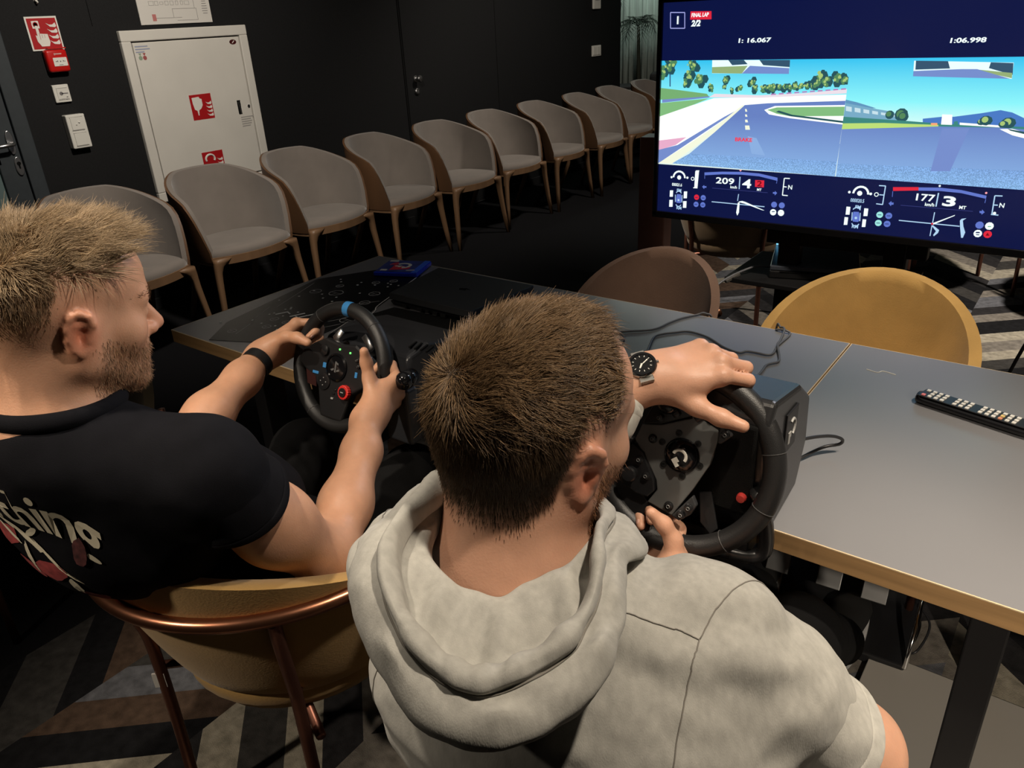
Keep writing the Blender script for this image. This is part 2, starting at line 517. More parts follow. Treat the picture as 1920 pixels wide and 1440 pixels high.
# hook above the sign
t = empty('wall_hook', (WX, 1.987, 1.675), 0, 'tiny white wall hook above the hand sign', 'hook')
mb = MB(T); mb.box((0, 0.012, 0.003), (0.014, 0.03, 0.006)); mb.tube([(0, 0.005, 0.005), (0, -0.002, 0.02), (0.002, -0.008, 0.022), (0.003, -0.012, 0.014)], 0.005, 8); mb.build('hook', M_whiteplastic, t, smooth=True)
# far switch and thermostat
t = empty('light_switch', (WX, 7.29, 1.122), 0, 'white double light switch at the far end of the black wall', 'switch')
mb = MB(T); mb.box((0, 0, 0.006), (0.17, 0.1, 0.012)); mb.build('frame', M_whiteplastic, t, bevel=0.003)
for dx in (-0.036, 0.036):
    mb = MB(T); mb.box((dx, 0, 0.014), (0.068, 0.075, 0.006)); mb.build('rocker', M_whiteplastic, t, bevel=0.002)
t = empty('thermostat', (WX, 7.285, 1.565), 0, 'rounded white wall thermostat above the far light switch', 'thermostat')
mb = MB(T); mb.box((0, 0, 0.012), (0.14, 0.13, 0.024)); mb.build('housing', M_whiteplastic, t, bevel=0.01, seg=3)
mb = MB(T); mb.box((0, 0.03, 0.0245), (0.08, 0.035, 0.002)); mb.build('display', mat('grey_lcd', (0.25, 0.27, 0.26), 0.3), t)

# evacuation plan
t = empty('evacuation_plan', (WX, 2.731, 1.76), 0, 'white framed evacuation floor plan sheet above the hose cabinet', 'poster')
mb = MB(T); mb.box((0, 0, 0.004), (0.445, 0.432, 0.006)); mb.build('sheet', M_paper, t, bevel=0.001)
mb = MB(T)
rs = random.Random(3)
for i in range(26):
    x = -0.14 + (i % 9) * 0.031; y = -0.055 - (i // 9) * 0.028
    wq, hq = rs.choice((0.02, 0.028, 0.014)), rs.choice((0.012, 0.02))
    for (dx, dy, sx, sy) in ((0, hq / 2, wq, 0.0012), (0, -hq / 2, wq, 0.0012), (wq / 2, 0, 0.0012, hq), (-wq / 2, 0, 0.0012, hq)):
        mb.box((x + dx, y + dy, 0.0073), (sx, sy, 0.0006))
for (x0, y0, x1, y1) in ((-0.13, -0.185, 0.03, -0.185), (-0.02, -0.185, -0.02, -0.14), (-0.02, -0.14, 0.13, -0.14), (0.13, -0.14, 0.13, -0.20), (0.0, -0.20, 0.13, -0.20), (0.03, -0.09, 0.12, -0.09), (0.12, -0.09, 0.12, -0.14)):
    mb.box(((x0 + x1) / 2, (y0 + y1) / 2, 0.0073), (abs(x1 - x0) + 0.0016, abs(y1 - y0) + 0.0016, 0.0006))
for i in range(12):
    mb.box((0.185, -0.03 - i * 0.0125, 0.0073), (0.04 * (0.6 + 0.4 * rs.random()), 0.003, 0.0006))
mb.build('floor_plan_lines', M_ink, t)
mb = MB(T); mb.box((-0.138, -0.182, 0.0074), (0.022, 0.034, 0.0008)); mb.build('red_key', mat('faded_red_print', (0.45, 0.16, 0.15), 0.6), t)

# fire hose cabinet
t = empty('fire_hose_cabinet', (WX, 2.758, 1.064), 0, 'large white enamelled fire hose cabinet set in the black wall', 'cabinet')
W_, H_ = 0.80, 0.915
mb = MB(T)
b = 0.055
for (x, y, sx, sy) in ((0, H_ / 2 - b / 2, W_, b), (0, -H_ / 2 + b / 2, W_, b), (-W_ / 2 + b / 2, 0, b, H_ - 2 * b), (W_ / 2 - b / 2, 0, b, H_ - 2 * b)):
    mb.box((x, y, 0.015), (sx, sy, 0.03))
mb.build('frame', M_white, t, bevel=0.005)
mb = MB(T); mb.box((0, 0, 0.003), (W_ - 2 * b, H_ - 2 * b, 0.004)); mb.build('recess', mat('cabinet_gap', (0.10, 0.095, 0.085), 0.7), t)
mb = MB(T); mb.box((0.0, 0.0, 0.014), (W_ - 2 * b - 0.014, H_ - 2 * b - 0.014, 0.022)); door = mb.build('door', M_white, t, bevel=0.004)
mb = MB(T); mb.box((-0.002, 0.031, 0.0256), (0.142, 0.14, 0.0012)); s1 = mb.build('hose_sign', M_red, door); s1['label'] = 'red square hose reel sign'
mb = MB(T)
mb.prism([(-0.060, 0.085), (-0.012, 0.088), (-0.008, 0.078), (0.004, 0.074), (0.004, 0.04), (-0.010, 0.022), (-0.026, 0.014), (-0.030, -0.014), (-0.036, -0.014), (-0.038, 0.012), (-0.052, 0.02), (-0.058, 0.05)], 0.0263, 0.0272)
flame(mb, 0.045, -0.026, 0.105, 0.0263, 0.0272)
mb.build('pictogram', M_signwhite, s1)
mb = MB(T); mb.box((0.0, -0.295, 0.0256), (0.142, 0.14, 0.0012)); s2 = mb.build('extinguisher_sign', M_red, door); s2['label'] = 'lower red square sign with white flame'
mb = MB(T)
mb.tube([(-0.05 + 0.03 * (1 + math.cos(a)), -0.265 + 0.024 * math.sin(a), 0.0268) for a in np.linspace(-0.6, 3.6, 14)], 0.006, 6)
flame(mb, 0.045, -0.35, 0.105, 0.0263, 0.0272)
mb.build('pictogram', M_signwhite, s2)
mb = MB(T); mb.prism([(0.292 + 0.024 * math.cos(a), 0.367 + 0.0135 * math.sin(a)) for a in np.linspace(0, 2 * math.pi, 24)[:-1]], 0.0252, 0.0265); bd = mb.build('maker_badge', mat('badge_dark', (0.06, 0.012, 0.012), 0.3), door)
mb = MB(T); mb.prism([(0.283, 0.361), (0.290, 0.361), (0.304, 0.374), (0.297, 0.374)], 0.0265, 0.0272); mb.build('badge_stroke', M_signwhite, bd)
mb = MB(T); mb.box((0.252, 0.0, 0.0262), (0.022, 0.08, 0.003)); la = mb.build('latch_recess', M_dark, door)
mb = MB(T); mb.prism([(0.245, 0.03), (0.251, 0.034), (0.262, -0.036), (0.252, -0.036)], 0.027, 0.031); mb.build('latch', M_steel, la)
mb = MB(T); mb.disc((0.318, 0.0), 0.009, 0.025, 0.030); lk = mb.build('lock', M_steel, door)
mb = MB(T); mb.box((0.318, 0, 0.0303), (0.004, 0.010, 0.001)); mb.build('key_slot', M_dark, lk)
mb = MB(T)
for i, wv in enumerate((0.09, 0.07, 0.075, 0.07, 0.06)):
    mb.box((0.25 + wv / 2, -0.06 - i * 0.013, 0.0254), (wv, 0.006, 0.0008))
mb.build('instruction_print', mat('pale_grey_print', (0.33, 0.32, 0.30), 0.6), door)
mb = MB(T)
for i, wv in enumerate((0.075, 0.085, 0.05)):
    mb.box((-0.33 + wv / 2, 0.376 - i * 0.014, 0.0254), (wv, 0.006, 0.0008))
mb.build('inspection_print', mat('pale_blue_print', (0.28, 0.31, 0.42), 0.6), door)
for x, c, nm in ((-0.310, (0.25, 0.33, 0.24), 'green_seal'), (-0.285, (0.33, 0.08, 0.08), 'red_seal')):
    mb = MB(T); mb.disc((x, 0.318), 0.011, 0.0252, 0.0262, 12); mb.prism([(x - 0.009, 0.342), (x + 0.009, 0.342), (x, 0.328)], 0.0252, 0.0262)
    mb.build('seal_sticker', mat(nm, c, 0.5), door)

# ------------------------------------------------------------------ furniture materials
M_fabric = mat('warm_grey_fabric', (0.20, 0.175, 0.155), 0.9, var=0.10, vscale=7, bump=0.25, bscale=700, sheen=0.3, spec=0.2)
M_veneer = mat('walnut_veneer', (0.105, 0.053, 0.025), 0.5, var=0.25, vscale=6, aniso=(1, 1, 0.15))
M_oak = mat('oak_leg_wood', (0.19, 0.108, 0.056), 0.5, var=0.18, vscale=14, aniso=(1, 1, 0.12))
M_mustard = mat('mustard_velvet', (0.44, 0.265, 0.085), 0.75, var=0.16, vscale=9, bump=0.12, bscale=250, sheen=0.12, spec=0.15, detail=5)
M_mocha = mat('mocha_velvet', (0.150, 0.092, 0.066), 0.8, var=0.13, vscale=9, bump=0.12, bscale=250, sheen=0.12, spec=0.15, detail=5)
M_tan = mat('tan_velvet', (0.20, 0.135, 0.075), 0.8, var=0.12, vscale=9, sheen=0.1, spec=0.15)
M_olive = mat('olive_velvet', (0.10, 0.08, 0.05), 0.8, var=0.12, vscale=9, sheen=0.1, spec=0.15)
M_copper = mat('copper_tube', (0.36, 0.155, 0.088), 0.28, 0.95, var=0.08, vscale=30)
M_copperdark = mat('copper_leg', (0.20, 0.085, 0.058), 0.38, 0.85, var=0.1, vscale=30)


def grid_shell(outer, inner):
    """closed shell between two point grids of the same size"""
    nu, nv = len(outer), len(outer[0])
    vs = [p for r in outer for p in r] + [p for r in inner for p in r]
    o = nu * nv
    fs = []
    for i in range(nu - 1):
        for j in range(nv - 1):
            a = i * nv + j
            fs.append((a, a + 1, a + nv + 1, a + nv))
            fs.append((o + a, o + a + nv, o + a + nv + 1, o + a + 1))
    for i in range(nu - 1):
        a = i * nv
        fs.append((a, a + nv, o + a + nv, o + a))
        a = i * nv + nv - 1
        fs.append((a, o + a, o + a + nv, a + nv))
    for j in range(nv - 1):
        fs.append((j, o + j, o + j + 1, j + 1))
        a = (nu - 1) * nv + j
        fs.append((a, a + 1, o + a + 1, o + a))
    return vs, fs


# ---- upholstered armchair of the wall row: origin at floor, facing local +Y
def row_chair():
    t = empty('armchair', (0, 0, 0))

    def outline(s, k):
        a = s * math.radians(112)
        sx, cy = math.sin(a), math.cos(a)
        x = k * 0.298 * math.copysign(abs(sx) ** 0.80, sx)
        y = -0.285 * math.copysign(abs(cy) ** 0.85, cy) * k - 0.01
        return x, y

    def rim(s):
        u = abs(s)
        z = 0.828 - 0.02 * u - 0.135 * max(0, (u - 0.22) / 0.78) ** 1.25
        if u > 0.74: z -= 0.215 * ((u - 0.74) / 0.26) ** 2.4
        return z

    def grid(off, zlo, topoff):
        g = []
        for i in range(45):
            s = -1 + 2 * i / 44
            row = []
            for j in range(11):
                v = j / 10
                zr = rim(s) + topoff
                z = zlo + (zr - zlo) * v
                f = (z - 0.40) / 0.42
                k = 0.90 + 0.10 * min(1, f * 1.5) ** 0.8
                x, y = outline(s, k)
                lean = -0.045 * max(0, f) * max(0, math.cos(s * math.radians(112)))
                n = math.hypot(x / 0.298, (y + 0.01) / 0.285) or 1
                x -= off * (x / 0.298) / n; y -= off * ((y + 0.01) / 0.285) / n
                row.append((x, y + lean + 0.04, z))
            g.append(row)
        return g
    vs, fs = grid_shell(grid(0.0, 0.405, 0), grid(0.012, 0.405, 0))
    mb = MB(); mb._add(vs, fs); recalc(mb.build('wood_shell', M_veneer, t, smooth='auto', angle=50))
    vs, fs = grid_shell(grid(0.0125, 0.43, 0.002), grid(0.036, 0.43, -0.002))
    mb = MB(); mb._add(vs, fs); recalc(mb.build('back_pad', M_fabric, t, smooth='auto', angle=60))
    # seat
    def seat_ring(k, z, dome=0.0):
        r = []
        for i in range(25):
            x, y = outline(-1 + 2 * i / 24, 0.905)
            r.append((x * k, (y + 0.04) * k, z))
        x1, y1 = r[-1][0], r[-1][1]
        for i in range(1, 12):
            u = i / 12
            r.append((x1 * (1 - 2 * u), y1 + 0.075 * k * math.sin(math.pi * u) ** 0.8, z))
        return r
    mb = MB(); mb.loft([seat_ring(0.94, 0.415), seat_ring(0.965, 0.425), seat_ring(0.965, 0.445), seat_ring(0.93, 0.463), seat_ring(0.80, 0.470), seat_ring(0.4, 0.466), seat_ring(0.05, 0.462)])
    recalc(mb.build('seat', M_fabric, t, smooth='auto', angle=60))
    mb = MB(); mb.loft([seat_ring(0.95, 0.385), seat_ring(0.985, 0.388), seat_ring(0.99, 0.43), seat_ring(0.90, 0.432)])
    recalc(mb.build('seat_frame', M_oak, t, smooth='auto', angle=40))
    for sx in (-1, 1):
        mb = MB()
        rg = []
        for z, xc, wx, yc, wy in ((0.425, 0.205, 0.110, 0.165, 0.050), (0.405, 0.222, 0.080, 0.165, 0.048), (0.385, 0.238, 0.052, 0.164, 0.044), (0.355, 0.247, 0.038, 0.164, 0.040), (0.31, 0.252, 0.034, 0.166, 0.037), (0.15, 0.268, 0.029, 0.182, 0.030), (0.0, 0.285, 0.025, 0.200, 0.025)):
            rg.append([(sx * xc + wx / 2 * math.copysign(abs(math.cos(t_)) ** 0.6, math.cos(t_)), yc + wy / 2 * math.copysign(abs(math.sin(t_)) ** 0.6, math.sin(t_)), z) for t_ in np.linspace(0, 2 * math.pi, 13)[:-1]])
        mb.loft(rg[::-1])
        mb.build('front_leg', M_oak, t, smooth=True)
        mb = MB()
        mb.tube(spline([(sx * 0.17, -0.15, 0.40), (sx * 0.19, -0.17, 0.30), (sx * 0.215, -0.285, 0.0)], 6), [0.024, 0.022, 0.020, 0.018, 0.016, 0.015], 8)
        mb.build('rear_leg', M_oak, t, smooth=True)
    return t


proto = row_chair()
row_y = [1.775, 2.41, 3.045, 3.68, 4.31, 4.95, 5.585, 6.235, 6.865, 7.52]
row_lab = ['warm grey wooden armchair nearest the camera, half hidden behind the fair-haired man',
           'grey wooden armchair in front of the white hose cabinet',
           'grey wooden armchair overlapping the right edge of the hose cabinet',
           'grey wooden armchair below the seam of the flush black door',
           'grey wooden armchair right below the two door knobs',
           'sixth grey wooden armchair of the wall row, counted from the fair-haired man',
           'fourth grey wooden armchair from the far end of the wall row',
           'third grey wooden armchair from the far end of the wall row',
           'grey wooden armchair below the far light switch, last fully visible in the row',
           'farthest grey wooden armchair, mostly hidden behind the television']
for i, y in enumerate(row_y):
    c = proto if i == 0 else copy_tree(proto)
    c.location = (-3.77 + 0.02 * math.sin(i * 2.1), y, 0)
    c.rotation_euler = (0, 0, -math.pi / 2 + math.radians([2, -2, 3, 6, 0, -1, 2, 3, 1, 0][i]))
    put(c, row_lab[i], 'armchair', 'armchairs lined up along the black wall')


# ---- velvet shell chair on a copper tube frame: origin at floor, facing local +Y
def shell_chair(velvet, loc, deg, label, rimr=0.025, drop=0.05, R=0.302, zr=0.655, arc=58):
    t = empty('shell_chair', loc, math.radians(deg), label, 'chair', 'velvet shell chairs')

    def rimz(s):
        u = abs(s)
        return max(0.475, 0.797 - drop * (u * 118 / 40.0) ** 1.85)

    def grid(off, top):
        g = []
        for i in range(49):
            s = -1 + 2 * i / 48
            a = s * math.radians(118)
            row = []
            for j in range(13):
                v = j / 12
                z0 = 0.43
                z = z0 + (rimz(s) + top - z0) * v
                f = (z - 0.43) / 0.365
                r = 0.215 + 0.078 * min(1, max(0, f)) ** 0.55 + rimr * f - off
                row.append((r * 1.02 * math.sin(a), -r * math.cos(a) - 0.012 * f * max(0, math.cos(a)), z))
            g.append(row)
        return g
    vs, fs = grid_shell(grid(0, 0), grid(0.028, -0.004))
    mb = MB(); mb._add(vs, fs)
    recalc(mb.build('back_shell', velvet, t, smooth='auto', angle=70))
    mb = MB()
    prof = [(0.02, 0.375), (0.16, 0.376), (0.215, 0.392), (0.232, 0.42), (0.235, 0.45), (0.228, 0.475), (0.19, 0.488), (0.1, 0.49), (0.01, 0.489)]
    mb.lathe(prof, 40, Matrix.Translation((0, 0.02, 0)) @ Matrix.Diagonal((1.0, 1.08, 1, 1)))
    recalc(mb.build('seat', velvet, t, smooth=True))
    # ring
    mb = MB()
    mb.tube([(R * math.sin(a), -R * math.cos(a) - 0.008 * math.cos(a), zr) for a in np.linspace(-math.radians(arc), math.radians(arc), 49)], 0.0125, 12)
    mb.build('back_rail', M_copper, t, smooth=True)
    for s in (-1, 1):
        a = s * math.radians(40)
        mb = MB()
        lp = [(1.0, zr - 0.005), (0.98, zr - 0.05), (0.925, 0.575), (0.885, 0.52), (0.86, 0.46), (0.86, 0.25), (0.88, 0.0)]
        mb.tube(spline([(k * R * math.sin(a), -k * R * math.cos(a), z) for k, z in lp], 26), 0.0115, 10)
        mb.tube([(0.855 * R * math.sin(a), -0.855 * R * math.cos(a), 0.47), (0.70 * R * math.sin(a), -0.70 * R * math.cos(a), 0.465)], 0.007, 8)
        mb.build('rear_leg', M_copperdark, t, smooth=True)
        mb = MB()
        mb.tube([(s * 0.262, 0.098, 0.52), (s * 0.262, 0.15, 0.0)], 0.0105, 10)
        a2 = s * math.radians(108)
        mb.tube([(s * 0.262, 0.102, 0.462), (s * 0.215, 0.09, 0.462)], 0.007, 8)
        mb.build('front_leg', M_copperdark, t, smooth=True)
    mb = MB()
    mb.tube([(-0.2, -0.2, 0.385), (0.26, 0.11, 0.385)], 0.009, 8); mb.tube([(0.2, -0.2, 0.385), (-0.26, 0.11, 0.385)], 0.009, 8)
    mb.build('under_frame', M_copperdark, t, smooth=True)
    return t


c1 = shell_chair(M_mustard, (-1.105, 0.685, 0), 10, 'mustard velvet shell chair the fair-haired man sits in', 0.046, 0.032, 0.326, 0.70, 74)
mb = MB(); mb.box((-0.180, -0.222, 0.375), (0.024, 0.004, 0.034), rz=0.5); mb.build('paper_tag', M_paper, c1)
c2 = shell_chair(M_mocha, (-0.275, 0.66, 0), 14, 'mocha shell chair hidden under the man in the hoodie'); c2.scale = (0.82, 0.82, 0.80)
shell_chair(M_mustard, (-0.42, 1.99, 0), 180, 'mustard velvet shell chair across the table, in front of the television')
c3 = shell_chair(M_mocha, (-1.085, 1.985, 0), 178, 'mocha brown velvet shell chair across the table'); c3.scale = (0.90, 0.90, 0.985)
shell_chair(M_olive, (-2.20, 0.72, 0), -105, 'dim olive shell chair at the left edge behind the fair-haired man')
shell_chair(M_tan, (-1.42, 3.68, 0), 12, 'tan shell chair seen below the left half of the television')
shell_chair(M_tan, (-0.55, 4.75, 0), 200, 'shell chair whose copper legs show right of the game console')
shell_chair(M_mocha, (0.12, 4.55, 0), 150, 'shell chair whose dark copper legs show under the right half of the television')

# ---- the two tables
M_lam = mat('slate_laminate', (0.185, 0.185, 0.195), 0.30, var=0.04, vscale=3, bump=0.03, bscale=900, spec=0.5)
M_ply = mat('birch_ply_edge', (0.33, 0.20, 0.088), 0.5, var=0.22, vscale=10, aniso=(0.4, 0.4, 8))
M_plylight = mat('edge_arris', (0.62, 0.48, 0.30), 0.5)
M_legblack = mat('black_steel_leg', (0.008, 0.008, 0.009), 0.45)


def table(x0, x1, y0, y1, legs, label):
    t = empty('table', ((x0 + x1) / 2, (y0 + y1) / 2, 0), 0, label, 'table', 'joined work tables')
    hx, hy = (x1 - x0) / 2, (y1 - y0) / 2
    mb = MB(); mb.box((0, 0, 0.731), (2 * hx, 2 * hy, 0.034)); mb.build('table_edge', M_ply, t)
    mb = MB(); mb.box((0, 0, 0.7489), (2 * hx - 0.004, 2 * hy - 0.004, 0.0022)); mb.build('table_top', M_lam, t)
    mb = MB()
    for (cx, cy, sx, sy) in ((0, hy - 0.001, 2 * hx, 0.002), (0, -hy + 0.001, 2 * hx, 0.002), (hx - 0.001, 0, 0.002, 2 * hy - 0.004), (-hx + 0.001, 0, 0.002, 2 * hy - 0.004)):
        mb.box((cx, cy, 0.7488), (sx, sy, 0.0022))
    mb.build('arris', M_plylight, t)
    for lx in legs:
        for ly in (-hy + 0.075, hy - 0.075):
            mb = MB(); mb.box((lx, ly, 0.36), (0.05, 0.07, 0.708)); mb.build('leg', M_legblack, t, bevel=0.003)
        mb = MB(); mb.box((lx, 0, 0.694), (0.05, 2 * hy - 0.22, 0.04)); mb.build('cross_bar', M_legblack, t, bevel=0.003)
    return t


table(-2.0, -0.3975, 1.018, 1.828, (-0.5, 0.5), 'left slate topped table with plywood edge, under the first steering wheel')
table(-0.3945, 1.21, 1.018, 1.828, (-0.395, 0.5), 'right slate topped table with plywood edge, under the remote control')
mb = MB(); mb.box((0.55, 1.23, 0.0125), (1.5, 0.86, 0.022)); b = mb.build('floor_board', mat('grey_board', (0.34, 0.32, 0.29), 0.45, var=0.03, vscale=4), bevel=0.002)
put(b, 'smooth grey board lying on the carpet under the right table', 'board')

